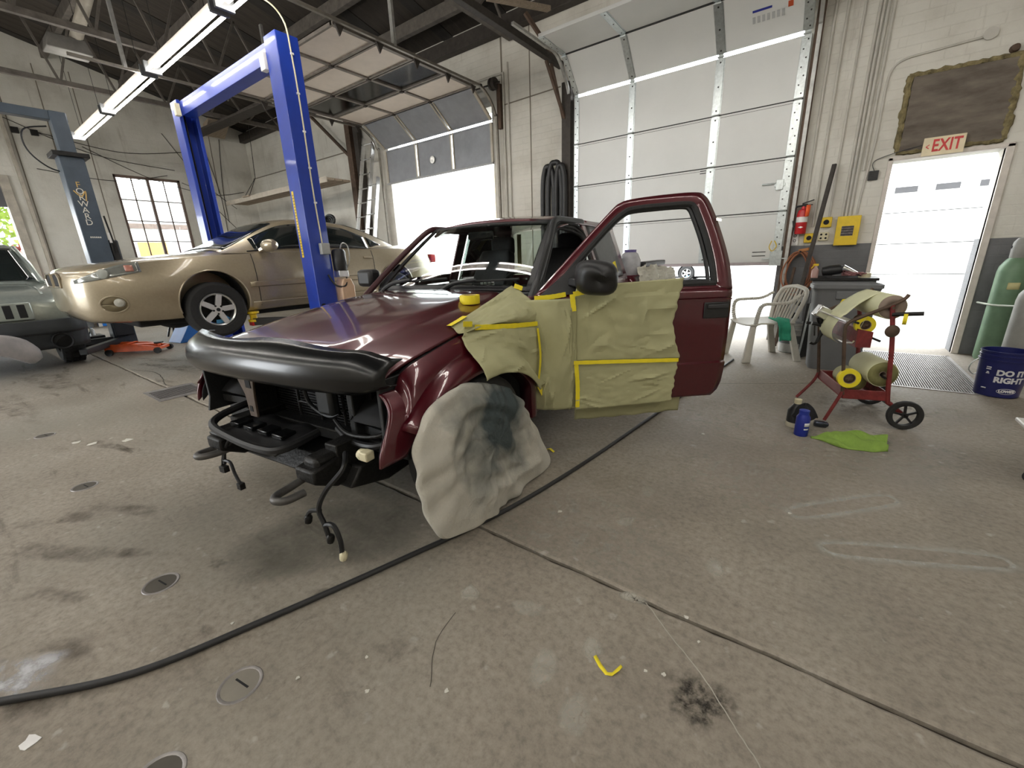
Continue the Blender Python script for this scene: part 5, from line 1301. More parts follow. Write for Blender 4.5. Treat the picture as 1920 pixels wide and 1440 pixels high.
# small paper flag on the cowl by the vin plate
# ================================================================== SEDAN ON THE LIFT
def rev(t): return sorted(t)
class Car: pass
def make_sedan(label, loc, rz, paint, group=None, hz=.338):
    C = thing('sedan', label, 'car', loc, rz, group)
    Wt = rev([(1.03, .42), (1.0, .55), (.92, .69), (.78, .80), (.5, .875), (.2, .905), (-.5, .915), (-2, .915), (-2.9, .90), (-3.4, .86), (-3.75, .76), (-3.95, .60), (-4.02, .42)])
    ZT_ = rev([(-4.02, .80), (-3.93, 1.0), (-3.6, 1.06), (-3.0, 1.065), (-2.0, 1.02), (-.5, 1.0), (-.25, .99), (0, .965), (.3, .93), (.6, .88), (.85, .845), (.97, .815), (1.0, .80), (1.03, .77)])
    ZS_ = rev([(-4.02, .74), (-3.6, .93), (-2.8, .975), (-1.5, .945), (-.5, .92), (0, .90), (.4, .86), (.7, .81), (.9, .755), (1.03, .68)])
    ZB_ = rev([(-4.02, .40), (-3.7, .28), (-3.2, .22), (-.5, .17), (.4, .17), (.8, .20), (.95, .235), (1.03, .34)])
    W_ = lambda u: sitp(Wt, u)
    NS = 1.19
    def sec(u):
        if u > 0: u = u / NS
        w, zt, zs, zb = W_(u), sitp(ZT_, u), sitp(ZS_, u), sitp(ZB_, u)
        h = zs - zb
        return [(0, zb), (.70 * w, zb), (.92 * w, zb + .03), (.975 * w, zb + .13 * h), (.995 * w, zb + .35 * h), (1.0 * w, zb + .52 * h), (.995 * w, zb + .70 * h), (.975 * w, zb + .86 * h), (.93 * w, zs), (.84 * w, zs + (zt - zs) * .45), (.60 * w, zs + (zt - zs) * .80), (.3 * w, zt - (zt - zs) * .05), (0, zt)]
    def bv(u, z):
        s = sec(u)[2:9]
        for (a, b), (c, d) in zip(s, s[1:]):
            if z <= d: return a + (c - a) * max(0, (z - b) / max(1e-6, d - b))
        return s[-1][0]
    st = [x * NS for x in (1.03, 1.02, 1.0, .96, .92, .86, .78, .68, .56, .42, .25, .1)] + [ -.1, -.3, -.6, -1.0, -1.5, -2.0, -2.4, -2.7, -3.0, -3.3, -3.55, -3.75, -3.88, -3.96, -4.0, -4.02]
    rows = []
    for u in st:
        s = sec(u); ring = [(u, v, z) for v, z in s] + [(u, -v, z) for v, z in reversed(s[1:-1])]; rows.append(ring)
    g = MB(); g.grid(rows, closed=True); n = len(rows[0])
    g.f.append(tuple(range(n))); o = (len(rows) - 1) * n; g.f.append(tuple(o + i for i in reversed(range(n))))
    body = g.build('body', paint, C, smooth=35)
    cc = MB()
    for u in (0, -2.81):
        for s in (1, -1): cc.cyl((u, s * .50, .35), (u, s * 1.1, .35), .385, n=40)
    cut(body, cc)
    for u in (0, -2.81):
        for s in (1, -1):
            wl = [[(u + cos(a) * .384, s * v, .35 + sin(a) * .384) for v in (.80, .5)] for a in lin(-.2, pi + .2, 20)]
            MB().grid(wl).build('wheel_well', m_dark, C, solid=.006)
            MB().tube([(u + cos(a) * .385, s * (bv(u + cos(a) * .385, .35 + sin(a) * .385) + .002), .35 + sin(a) * .385) for a in lin(-.25, pi + .25, 30)], .010, 6).build('arch_lip', paint, C)
            tr_ = MB().lathe([(.205, -.09), (.22, -.105), (.30, -.112), (.33, -.09), (.338, -.06), (.338, .06), (.33, .09), (.30, .112), (.22, .105), (.205, .09), (.195, 0), (.205, -.09)], 40, (u, s * .80, hz), (0, s, 0)).build('tire', m_rubber, C)
            rm = MB().lathe([(.207, .088), (.195, .10), (.18, .085), (.175, -.05), (.205, -.09)], 36, (u, s * .80, hz), (0, s, 0)).build('rim', m_alu, C)
            MB().lathe([(0, -.01), (.17, -.01), (.17, -.03)], 20, (u, s * .80, hz), (0, s, 0)).build('brake_disc', m_dkmetal, rm)
            if u == 0: 
                MB().prism([(.13 * cos(a), .13 * sin(a)) for a in lin(3.9, 4.9, 8)] + [(.175 * cos(a), .175 * sin(a)) for a in lin(4.9, 3.9, 8)], lambda a, b, d: (u + a, s * (.815 + d), hz + b), 0, .01).build('brake_caliper', M('sky_blue_caliper', (.1, .4, .75), .4), rm)
            sg = MB()
            for i in range(5):
                a = 2 * pi * i / 5 + .5; ca, sa = cos(a), sin(a)
                def PT(r, t, d): return (u + cos(a + t) * r, s * (.80 + d), hz + sin(a + t) * r)
                q = [PT(.045, -.75, .085), PT(.185, -.12, .095), PT(.188, .20, .095), PT(.10, .38, .082), PT(.045, .75, .085)]
                qb = [PT(.045, -.75, .055), PT(.185, -.12, .06), PT(.188, .20, .06), PT(.10, .38, .055), PT(.045, .75, .055)]
                sg.add(q + qb, [(0, 1, 2, 3, 4), (9, 8, 7, 6, 5)] + [(k, (k + 1) % 5, 5 + (k + 1) % 5, 5 + k) for k in range(5)])
            sg.lathe([(0, .088), (.05, .084), (.055, .05)], 16, (u, s * .80, hz), (0, s, 0))
            sg.build('star_spokes', M('silver_wheel_paint', (.62, .62, .62), .35, .3, .05, 10), rm, bevel=.003, smooth=30)
            for i in range(5):
                a = 2 * pi * i / 5 + 1.1; MB().cyl((u + cos(a) * .052, s * (.80 + .08), hz + sin(a) * .052), (u + cos(a) * .052, s * (.80 + .092), hz + sin(a) * .052), .012, n=8).build('lug_nut', m_dark, rm)
            MB().cyl((u, s * .885, hz), (u, s * .894, hz), .022, n=12).build('centre_cap', m_dark, rm)
    # greenhouse
    zrt = rev([(-3.05, 1.05), (-2.75, 1.19), (-2.3, 1.34), (-1.9, 1.405), (-1.45, 1.425), (-1.08, 1.39), (-.78, 1.27), (-.45, 1.10), (-.20, .99)])
    v1t = rev([(-3.05, .64), (-2.6, .60), (-2.0, .585), (-1.4, .585), (-1.0, .58), (-.6, .62), (-.2, .72)])
    def G(u, s, off=0):
        zr_, v1 = sitp(zrt, u), sitp(v1t, u)
        vb, zb = .835 - .06 * sm(-2.2, -3.05, u) * 1.5, .93
        ze = zr_ - .045
        if s < .6:
            k = s / .6; p = Vector((u, vb + (v1 - vb) * k + .02 * sin(k * pi), zb + (ze - zb) * k)); n_ = Vector((0, 1, .4)).normalized()
        else:
            k = (s - .6) / .4; p = Vector((u, v1 * cos(k * pi / 2) ** .75 if k < 1 else 0, ze + (zr_ - ze) * sin(k * pi / 2))); n_ = Vector((.3 if u > -1.3 else -.2, .1, 1)).normalized()
        return p + n_ * off
    su = lin(0, .6, 8) + lin(.64, 1, 8)
    rows = []
    for u in lin(-.2, -3.05, 40):
        r_ = [G(u, s) for s in su]; rows.append([tuple(p) for p in r_] + [(p.x, -p.y, p.z) for p in reversed(r_[:-1])])
    MB().grid(rows).build('cabin_shell', paint, C, smooth=50)
    for sg in (1, -1):
        def fl_(p): return (p.x, sg * p.y, p.z)
        def patch(u0, u1, slo, shi, nm, mat=m_carglass, off=.006, nu=16):
            return MB().grid([[fl_(G(u, slo(u) + (shi(u) - slo(u)) * k, off)) for k in lin(0, 1, 7)] for u in lin(u0, u1, nu)]).build(nm, mat, C, solid=.003, smooth=50)
        patch(-.60, -1.50, lambda u: .10, lambda u: .54, 'front_side_window'); patch(-1.58, -2.38, lambda u: .10, lambda u: .53 - .10 * sm(-2.0, -2.4, u), 'rear_side_window'); patch(-2.42, -2.68, lambda u: .14 + .12 * sm(-2.42, -2.68, u), lambda u: .43 - .14 * sm(-2.42, -2.68, u), 'quarter_window', nu=8)
        MB().tube([fl_(G(u, .09, .008)) for u in lin(-.5, -2.6, 20)], .007, 6).build('window_moulding', m_black, C)
        ds = lambda u, z0, z1, nm: MB().grid([[(u + .004 * k, sg * (bv(u, z) + .002), z) for k in (-1, 1)] for z in lin(z0, z1, 12)]).build(nm, m_dark, C, solid=.002, offset=1)
        ds(-.52, .26, .92, 'door_gap'); ds(-1.54, .26, .93, 'door_gap'); ds(-2.38, .62, .95, 'door_gap')
        MB().grid([[(u, sg * (bv(u, z) + .014 * (1 if 0 < k < 3 else .1)), z) for k, z in enumerate((.50, .512, .565, .575))] for u in lin(-.42, -2.36, 20)]).build('side_moulding', paint, C, solid=.003)
        MB().grid([[(u, sg * (bv(u, z) + .012), z) for z in (.205, .22, .30, .315)] for u in lin(-.42, -2.38, 20)]).build('rocker_moulding', paint, C, solid=.003)
        # head lamp
        lampg = [[(u_, sg * (bv(u_, z_) + .006), z_) for z_ in lin(zl, zh, 6)] for u_, zl, zh in [(1.16 - .52 * a, .645 + .10 * a, .68 + .05 * sin(a * 2.4) + .14 * a) for a in lin(0, 1, 14)]]
        hl = MB().grid(lampg).build('head_lamp', M('hazed_lamp_lens', (.22, .23, .21), .12, .2, .25, 9, coat=1), C, solid=.008, smooth=50)
        MB().lathe([(0, .012), (.045, .008), (.052, 0)], 16, (.95, sg * (bv(.95, .70) + .004), .735), (.55, sg * .8, .1)).build('lamp_reflector', M('dim_reflector', (.30, .31, .28), .35, .3), hl)
        MB().grid([[(u_, sg * (bv(u_, z_) + .016), z_) for z_ in lin(.755, .82, 4)] for u_ in lin(.77, .70, 4)]).build('turn_lamp', M('pink_amber_lens', (.45, .2, .15), .25), hl, solid=.003)
        # fog lamp pocket: flat disc, recess shade put into a darker champagne
        fc = (.93, .415); th_ = lin(0, 2 * pi, 25)
        fg = MB().grid([[(fc[0] + cos(a) * .105 * r, sg * (bv(fc[0] + cos(a) * .105 * r, fc[1] + sin(a) * .085 * r) + (.006 if r < 1 else .003)), fc[1] + sin(a) * .085 * r) for a in th_] for r in (.02, .5, .96, 1.0)]).build('fog_lamp_pocket', M('shaded_champagne', (.16, .13, .075), .4, .4), C, solid=.002)
        MB().tube([(fc[0] + cos(a) * .108, sg * (bv(fc[0] + cos(a) * .108, fc[1] + sin(a) * .088) + .006), fc[1] + sin(a) * .088) for a in th_[:-1]], .010, 6, closed=True).build('fog_lamp_ring', paint, fg)
        MB().lathe([(0, .03), (.04, .022), (.05, 0)], 16, (.89, sg * (bv(.89, .43) + .0), .43), (.45, sg, 0)).build('fog_lamp', M('fog_lens', (.42, .41, .36), .3, .2), fg)
        # nostril grille
        gr_ = MB().prism([(.05, .62), (.36, .625), (.38, .70), (.30, .745), (.05, .745)], lambda a, b, d: (1.205 + d, sg * a, b), -.02, .03).build('grille', m_dark, C, bevel=.01)
        MB().tube([(1.232, sg * a, b) for a, b in [(.04, .61), (.37, .615), (.395, .705), (.31, .757), (.04, .757)]], .014, 6, closed=True).build('grille_surround', paint, gr_)
        # mirror and handle
        me_ = MB().lathe([(0, -.12), (.05, -.11), (.075, -.06), (.082, 0), (.075, .06), (.05, .10), (0, .115)], 16, (-.72, sg * .99, 1.02), (-.25, sg, .05)).build('door_mirror', paint, C)
        MB().bar((-.66, sg * .84, .96), (-.70, sg * .92, 1.0), .08, .05).build('mirror_arm', paint, me_, bevel=.01)
        for u_ in (-1.38, -2.28): MB().lathe([(0, -.09), (.016, -.08), (.02, 0), (.016, .08), (0, .09)], 10, (u_, sg * (bv(u_, .84) + .008), .84), (1, 0, .05)).build('door_handle', paint, C)
    ctr_ = lambda u0, u1, s0, nm: MB().grid([[tuple(G(u, s, .006)) for s in lin(s0, 1, 10)] + [(lambda p: (p.x, -p.y, p.z))(G(u, s, .006)) for s in lin(1, s0, 10)][1:] for u in lin(u0, u1, 16)]).build(nm, m_carglass, C, solid=.003, smooth=60)
    ctr_(-.25, -.98, .63, 'windshield'); ctr_(-2.15, -2.95, .63, 'rear_window')
    MB().box(.95, 1.15, -.50, .50, .245, .345).build('lower_intake', m_dark, C, bevel=.02)
    MB().box(-3.6, .75, -.62, .62, .12, .22).build('underbody', m_dark, C, bevel=.03)
    rows = [[(u, v, sitp(ZT_, u) + .004 - .035 * (abs(v) / .8) ** 2) for v in lin(-.6, .6, 3)] for u in (.0, .0)]
    for s in (1, -1): MB().grid([[(u, s * (.70 * W_(u / NS) / .9 + k), sitp(ZS_, u / NS) + (sitp(ZT_, u / NS) - sitp(ZS_, u / NS)) * .72 + .006) for k in (-.003, .003)] for u in lin(1.05, -.2, 20)]).build('hood_gap', m_dark, C, solid=.002)
    MB().bar((1.07, -.42, .758), (1.07, .42, .758), .008, .006).build('hood_gap', m_dark, C)
    for s in (1, -1): MB().box(-4.04, -3.9, s * .45 - .2, s * .45 + .2, .72, .88).build('tail_lamp', m_redp, C, bevel=.02)
    return C
SED = make_sedan('champagne beige sedan raised on the blue lift', (-6.99, 2.09, .50), radians(-90), m_beige, hz=.257)
# ================================================================== SILVER SUV
SU = thing('suv', 'silver boxy off road car with a slotted grille parked nose out', 'car', (-8.93, .28, 0), 0)
Wt = rev([(.76, .70), (.72, .80), (.60, .86), (.2, .89), (-3, .89), (-3.6, .87)])
def s_sec(u):
    w = sitp(Wt, u); zt = sitp(rev([(.76, .93), (.70, .98), (.4, 1.06), (-.6, 1.14), (-3.6, 1.14)]), u); zb = .42
    return [(0, zb), (.9 * w, zb), (.97 * w, zb + .05), (w, .62), (.995 * w, .80), (.98 * w, zt - .12), (.94 * w, zt - .04), (.80 * w, zt - .012), (.4 * w, zt), (0, zt + .01)]
rows = []
for u in (.76, .74, .70, .6, .45, .2, -.2, -.6, -1.2, -2, -3, -3.6):
    s = s_sec(u); rows.append([(u, v, z) for v, z in s] + [(u, -v, z) for v, z in reversed(s[1:-1])])
g = MB(); g.grid(rows, closed=True); n = len(rows[0]); g.f.append(tuple(range(n))); o = (len(rows) - 1) * n; g.f.append(tuple(o + i for i in reversed(range(n))))
sb = g.build('body', m_silver, SU, smooth=35)
cc = MB()
for u in (0, -2.69):
    for s in (1, -1): cc.cyl((u, s * .52, .40), (u, s * 1.1, .40), .42, n=36)
cut(sb, cc)
for u in (0, -2.69):
    for s in (1, -1):
        MB().lathe([(.20, -.11), (.22, -.12), (.32, -.125), (.352, -.10), (.362, -.07), (.362, .07), (.352, .10), (.32, .125), (.22, .12), (.20, .11), (.19, 0), (.20, -.11)], 36, (u, s * .76, .362), (0, s, 0)).build('tire', m_rubber, SU)
        MB().lathe([(0, .05), (.1, .06), (.2, .10), (.2, -.1)], 24, (u, s * .76, .362), (0, s, 0)).build('rim', m_alu, SU)
        if u == 0 and s > 0:
            g = MB()
            for i in range(36):
                a = 2 * pi * i / 36
                for k in (-1, 0, 1): g.bar((u + cos(a + k * .05) * .362, s * .76 + k * .075 - .03, .362 + sin(a + k * .05) * .362), (u + cos(a + k * .05) * .362, s * .76 + k * .075 + .03, .362 + sin(a + k * .05) * .362), .03, .016, (cos(a), 0, sin(a)))
            g.build('tread_blocks', m_rubber, SU, smooth=0)
        wl = [[(u + cos(a) * .419, s * v, .40 + sin(a) * .419) for v in (.84, .5)] for a in lin(-.1, pi + .1, 18)]; MB().grid(wl).build('wheel_well', m_dark, SU, solid=.006)
def jz(u): return sitp(rev([(-.50, 1.14), (-.85, 1.40), (-1.22, 1.68), (-1.5, 1.73), (-3.2, 1.72), (-3.55, 1.55), (-3.65, 1.15)]), u)
rows = []
for u in lin(-.50, -3.65, 30):
    z = jz(u); rows.append([(u, v, zz_) for v, zz_ in ((.84, 1.12), (.80, 1.12 + (z - 1.14) * .5), (.69, z - .05), (.60, z - .01), (.3, z), (0, z + .005), (-.3, z), (-.6, z - .01), (-.69, z - .05), (-.80, 1.12 + (z - 1.14) * .5), (-.84, 1.12))])
MB().grid(rows).build('cabin_shell', m_silver, SU, smooth=40)
MB().grid([[(u + .008, v * (.78 - .22 * (jz(u) - 1.14)), jz(u) + .012 - .015 * abs(v) ** 3) for v in lin(-.93, .93, 14)] for u in lin(-.56, -1.17, 12)]).build('windshield', m_carglass, SU, solid=.004, smooth=60)
for s in (1, -1):
    MB().grid([[(u, s * (.845 - .33 * k * (jz(u) - 1.14)), 1.16 + (jz(u) - .08 - 1.16) * k) for k in lin(0, 1, 5)] for u in lin(-1.0, -3.3, 12)]).build('side_window', m_carglass, SU, solid=.004)
    MB().box(-.95, -.82, s * .98 - .1, s * .98 + .1, 1.10, 1.26).build('door_mirror', m_black, SU, bevel=.03)
    MB().tube([(-.52 - .06 * 0, s * .76, 1.15), (-.85, s * .735, 1.40), (-1.2, s * .66, 1.67)], .028, 8).build('roof_pillar', m_silver, SU)
    # head lamp and turn lens
    hl = MB().prism([(.47, .735), (.82, .75), (.815, .885), (.47, .905)], lambda a, b, d: (.72 - .22 * max(0, a - .6) + d, s * a, b), 0, .04).build('head_lamp', M('chrome_lamp', (.5, .52, .46), .12, .6, .35, 16, coat=1), SU, bevel=.01)
    MB().prism([(.47, .735), (.82, .75), (.82, .765), (.47, .75)], lambda a, b, d: (.763 - .22 * max(0, a - .6) + d, s * a, b), 0, .004).build('lamp_divider', m_silver, hl)
    fgp = MB().lathe([(.085, .0), (.10, .015), (.11, .01), (.11, -.05), (.085, -.05), (.0, -.04)], 20, (.82, s * .62, .40), (1, 0, 0)).build('fog_lamp', m_dark, SU)
m_bump = M('charcoal_bumper_plastic', (.035, .040, .045), .55, 0, .15, 8)
rows = [[(sitp(rev([(-.93, .58), (-.80, .79), (-.4, .86), (0, .875), (.4, .86), (.80, .79), (.93, .58)]), v) + d, v, z) for d, z in ((-.03, .69), (.0, .685), (.012, .60), (.01, .54), (-.005, .52), (-.06, .50), (-.08, .36), (-.12, .30))] for v in lin(-.93, .93, 36)]
MB().grid(rows).build('front_bumper', m_bump, SU, solid=.02, smooth=40)
gp = MB().box(.72, .79, -.45, .45, .70, .93).build('grille_panel', m_silver, SU, bevel=.015)
for i in range(7):
    x = -.36 + i * .12; MB().box(.782, .795, x - .036, x + .036, .735, .90).build('grille_slot', m_dark, gp, bevel=.01)
MB().grid([[(u, .60 + k, s_sec(u)[7][1] + .012) for k in (-.012, .012)] for u in lin(.6, -.5, 12)]).build('hood_ridge', m_silver, SU, solid=.004)
MB().box(-3.4, .55, -.6, .6, .30, .44).build('underbody', m_dark, SU)
# bare bumper cover standing in front of it, on a padded stand
BC = thing('bumper_cover', 'primer grey bumper cover on a stand before the silver car', 'bumper', (-7.6, .2, 0))
def ring_(s):
    y = -1.3 + 1.72 * s
    zt = sitp([(0, .615), (.70, .615), (.82, .60), (.90, .56), (.96, .48), (1.0, .36)], s); zb = sitp([(0, .365), (.74, .37), (.83, .34), (.90, .25), (.955, .18), (1.0, .24)], s)
    y += .03 * sm(.9, 1, s)
    h = zt - zb; bk = -.30 * sm(.72, 1.0, s)
    return [(bk - .10, y, zt - .01), (bk - .03, y, zt), (bk + .03, y, zt - .10 * h), (bk + .055, y, zt - .4 * h), (bk + .05, y, zt - .7 * h), (bk + .02, y, zb + .05 * h), (bk - .04, y, zb), (bk - .08, y, zb + .02)]
MB().grid([ring_(s) for s in lin(0, 1, 50)]).build('cover_skin', m_primer, BC, solid=.006, smooth=60)
for y in (-1.0, -.55): MB().bar((-.05, y, 0), (-.04, y, .37), .04, .04).build('stand_leg', m_black, BC)
MB().bar((-.30, -1.0, .02), (.25, -1.0, .02), .04, .04).bar((-.30, -.55, .02), (.25, -.55, .02), .04, .04).bar((-.04, -1.1, .36), (-.04, -.45, .36), .05, .05).build('stand_base', m_black, BC)
# ================================================================== WALL FITTINGS BY THE EXIT
WY = YB
t = thing('exit_sign', 'cream exit sign with red letters above the open doorway', 'sign', (.815, WY - .085, 2.255))
MB().box(-.165, .165, -.008, .008, -.09, .09).build('sign_plate', M('cream_sign', (.72, .62, .42), .5, emit=0), t, bevel=.003)
m_sr = M('sign_red', (.55, .03, .03), .5)
x_ = text('EXIT', .165, m_sr, t, depth=.001, sx=.66, bold=.004, spacing=1.05); x_.location = (.025, -.010, .0); x_.rotation_euler = (pi / 2, 0, 0)
MB().bar((-.115, -.009, .0), (-.135, -.009, -.002), .001).bar((-.112, -.009, .02), (-.138, -.009, .0), .008, .002, (0, 1, 0)).bar((-.138, -.009, .0), (-.112, -.009, -.02), .008, .002, (0, 1, 0)).build('arrow', m_sr, t, smooth=0)
m_cond = M('painted_conduit', (.50, .48, .43), .6, .1, .1, 8)
def conduit(pts, r, label, n=5): return tag(MB().tube(cr(pts, n), r, 8).build('conduit', m_cond), label, 'conduit', 'conduits beside the exit')
LBS = ['thin conduit nearest the overhead door track beside the exit', 'conduit running down behind the fire extinguisher', 'conduit dropping to the lower yellow socket', 'thin conduit dropping behind the leaning steel bar', 'first of four close conduits above the big yellow box', 'second of four close conduits above the big yellow box', 'thickest of four close conduits above the big yellow box', 'conduit ending at the small dark wall box']
for (x, r, z0), LB in zip(((-.445, .012, 1.75), (-.35, .014, 1.40), (-.235, .014, 1.50), (-.08, .012, 1.55), (.05, .014, 1.60), (.085, .014, 1.60), (.125, .016, 1.60), (.175, .014, 2.1)), LBS):
    conduit([(x, WY - r, z0), (x, WY - r, 2.6), (x + .003, WY - r, 4.3), (x, WY - r, 5.0)], r, LB)
conduit([(.19, WY - .012, 1.62), (.20, WY - .012, 1.9), (.235, WY - .012, 2.4), (.235, WY - .012, 2.9), (.26, WY - .012, 3.10), (.36, WY - .012, 3.18), (.6, WY - .012, 3.2), (.93, WY - .012, 3.22)], .011, 'conduit bending over toward the round box above the boarded transom', 7)
tag(MB().lathe([(0, .0), (.05, 0), (.055, .03), (.0, .035)], 16, (.98, WY, 3.235), (0, -1, 0)).build('junction_box', m_cond), 'round painted junction box above the boarded transom', 'junction box')
tag(MB().lathe([(0, .0), (.04, 0), (.03, .05), (.0, .06)], 12, (1.18, WY, 3.06), (0, -1, 0)).build('junction_box', m_brown), 'rusty round box at the corner of the boarded transom', 'junction box')
t = thing('alarm_box', 'small dark wall box with a louvred face left of the exit', 'wall box', (.275, WY, 2.035)); MB().box(-.045, .045, -.035, 0, -.05, .05).build('case', m_black, t, bevel=.004)
for i in range(4): MB().box(-.035, .035, -.038, -.035, -.035 + i * .02, -.025 + i * .02).build('louvre', m_dkmetal, t, smooth=0)
tag(MB().tube(cr([(.275, WY - .02, 2.085), (.25, WY - .02, 2.16), (.30, WY - .02, 2.21), (.5, WY - .05, 2.26), (.66, WY - .03, 2.29)], 6), .004, 5).build('thin_wire', m_black), 'thin dark wire looping from the wall box to the exit sign', 'wire')
t = thing('control_box', 'large yellow electrical box with a gridded window by the exit', 'electrical box', (.125, WY, 1.43))
MB().box(-.105, .105, -.07, 0, -.16, .16).build('case', m_yellow, t, bevel=.006); MB().box(-.115, .115, -.08, -.07, -.17, .17).build('cover', m_yellow, t, bevel=.004)
MB().box(-.06, .06, -.083, -.079, -.06, .055).build('window', M('grey_ply_window', (.12, .10, .10), .5, 0, .5, 40), t)
for i in range(4): MB().box(-.058, .058, -.086, -.083, -.05 + i * .03, -.042 + i * .03).build('grille_bar', m_dkmetal, t, smooth=0)
def outlet(x, z, w, h, mat, label, holes):
    t = thing('outlet_box', label, 'outlet', (x, WY, z)); MB().box(-w / 2, w / 2, -.05, 0, -h / 2, h / 2).build('case', mat, t, bevel=.008)
    for hx, hz_, r in holes: MB().cyl((hx, -.056, hz_), (hx, -.05, hz_), r, n=14).build('socket', m_dark, t)
outlet(-.10, 1.545, .115, .12, m_yellow, 'yellow round socket box higher up beside the big yellow box', [(0, 0, .03)])
outlet(-.255, 1.365, .105, .115, m_yellow, 'yellow round socket box below the fire extinguisher', [(0, 0, .028)])
outlet(-.105, 1.375, .105, .10, m_cream, 'cream four gang socket beneath the upper yellow socket', [(-.025, -.02, .012), (.025, -.02, .012), (-.025, .025, .012), (.025, .025, .012)])
MBw = MB().box(-.45, -.37, WY - .012, WY, 1.28, 1.46); o = tag(MBw.build('notice_card', m_white, bevel=.002), 'white card with a black handset mark under the extinguisher', 'card')
MB().lathe([(.012, 0), (.018, .002), (.012, .004)], 12, (-.41, WY - .013, 1.40), (0, -1, 0)).lathe([(.012, 0), (.018, .002), (.012, .004)], 12, (-.41, WY - .013, 1.34), (0, -1, 0)).build('card_print', m_black, o)
# fire extinguisher
t = thing('fire_extinguisher', 'red fire extinguisher with orange tag hung beside the overhead door', 'fire extinguisher', (-.36, WY - .08, 1.42))
MB().lathe([(0, 0), (.055, 0), (.062, .01), (.062, .24), (.05, .285), (.025, .30), (.02, .33), (0, .33)], 24).build('tank', m_redp, t)
MB().lathe([(.0628, .14), (.0628, .205)], 24).build('instruction_label', m_white, t)
MB().box(-.02, .04, -.015, .015, .33, .36).build('valve', m_dkmetal, t, bevel=.004); MB().bar((-.02, 0, .365), (.10, 0, .40), .02, .012).bar((-.02, 0, .34), (.09, 0, .345), .02, .01).build('handle', m_dkmetal, t)
MB().tube(cr([(-.02, 0, .34), (-.085, -.01, .32), (-.105, -.01, .22), (-.085, -.02, .12), (-.075, -.02, .08)], 6), .011, 8).build('hose', m_black, t)
MB().add([(.03, -.07, .34), (.075, -.055, .34), (.07, -.06, .21), (.03, -.075, .20)], [(0, 1, 2, 3)]).build('inspection_tag', M('fluorescent_orange', (.9, .13, .03), .6), t, solid=.002)
MB().prism([(0, -.012), (.03, 0), (0, .012), (-.03, 0)], lambda a, b, d: (a, -.063 - d, .08 + b), 0, .003).build('label_diamond', m_white, t)
# hanging orange cord coil
CT = thing('cord_coil', 'brownish orange extension cord coiled on a wall hook', 'cord', (-.32, WY - .07, 1.0))
random.seed(21)
m_cord = M('dusty_orange_cord', (.30, .12, .06), .7)
for i in range(9):
    r1 = .14 + .07 * random.random(); h1 = .24 + .06 * random.random(); ox = (random.random() - .5) * .07; oy = -(i % 3) * .018
    MB().tube([(ox + r1 * sin(a) * (.65 + .35 * sin(a / 2)), oy + .012 * sin(a * 3 + i), .20 - h1 + h1 * cos(a) + .0) for a in lin(0, 2 * pi, 30)[:-1]], .009, 6, closed=True).build('cord_loop', m_cord, CT)
MB().bar((-.02, -.02, .21), (.09, -.05, .23), .035, .035).build('plug_end', M('orange_plug', (.5, .2, .06), .6), CT, bevel=.006)
MB().cyl((0, .07, .2), (0, -.06, .2), .012, n=8).build('hook', m_dkmetal, CT)
# long dark pole
tag(MB().bar((-.115, WY - .10, 2.2), (-.30, WY - .62, .02), .045, .03).build('steel_bar', m_dkbrown, bevel=.004), 'long dark steel bar leaning on the wall behind the trash can', 'bar')
tag(MB().bar((-.42, 6.40, .02), (-.36, 6.86, 1.0), .03, .03).build('wood_stick', m_brown, bevel=.003), 'thin brown stick leaning below the coiled cord', 'stick')
# low cabinet with clutter behind the trash can
t = thing('tool_cabinet', 'low dark tool cabinet against the wall behind the trash can', 'cabinet', (.17, 6.62, 0))
MB().box(-.30, .30, -.24, .24, .04, .86).build('body', m_grey, t, bevel=.006); MB().box(-.32, .32, -.26, .26, .86, .89).build('top', m_dkmetal, t, bevel=.004)
for i in range(3): MB().box(-.27, .27, -.25, -.24, .10 + i * .25, .32 + i * .25).build('drawer', m_grey, t, bevel=.004)
t = thing('spray_bottle', 'small spray bottle with yellow trigger standing on the cabinet', 'bottle', (-.12, 6.45, .89))
MB().lathe([(0, 0), (.035, 0), (.038, .02), (.038, .09), (.015, .12), (.013, .14), (0, .14)], 14).build('bottle', M('pinkish_bottle', (.45, .28, .25), .3), t); MB().box(-.03, .025, -.012, .012, .14, .165).bar((-.02, 0, .145), (-.045, 0, .11), .012).build('trigger', m_yellow, t, bevel=.003)
t = thing('heat_gun', 'black power tool with silver nozzle lying on the cabinet', 'power tool', (.06, 6.46, .93))
MB().lathe([(0, -.12), (.05, -.11), (.06, -.04), (.055, .06), (.03, .10)], 16, (0, 0, .05), (1, 0, .15)).bar((-.02, 0, .0), (-.05, 0, -.04), .04).build('tool_body', m_black, t)
MB().cyl((.08, 0, .07), (.27, 0, -.015), .045, .012, n=14).build('nozzle', m_chrome, t)
random.seed(8)
t = thing('rope_pile', 'tangle of reddish rope heaped on the cabinet top', 'rope', (.20, 6.44, .90))
for i in range(7): MB().tube([(.11 * sin(a * 2 + i) * (.5 + random.random() * .2) + i * .015, .06 * cos(a * 3 + i), .02 + .025 * (1 + sin(a + i * 2)) * .6) for a in lin(0, 2 * pi, 20)[:-1]], .006, 5, closed=True).build('rope_loop', M('faded_red_rope', (.28, .13, .13), .8), t)
tag(MB().lathe([(0, 0), (.06, 0), (.06, .05), (.0, .05)], 18, (.36, 6.5, .89)).build('round_tin', m_cream), 'flat round tin at the end of the cabinet top', 'tin')
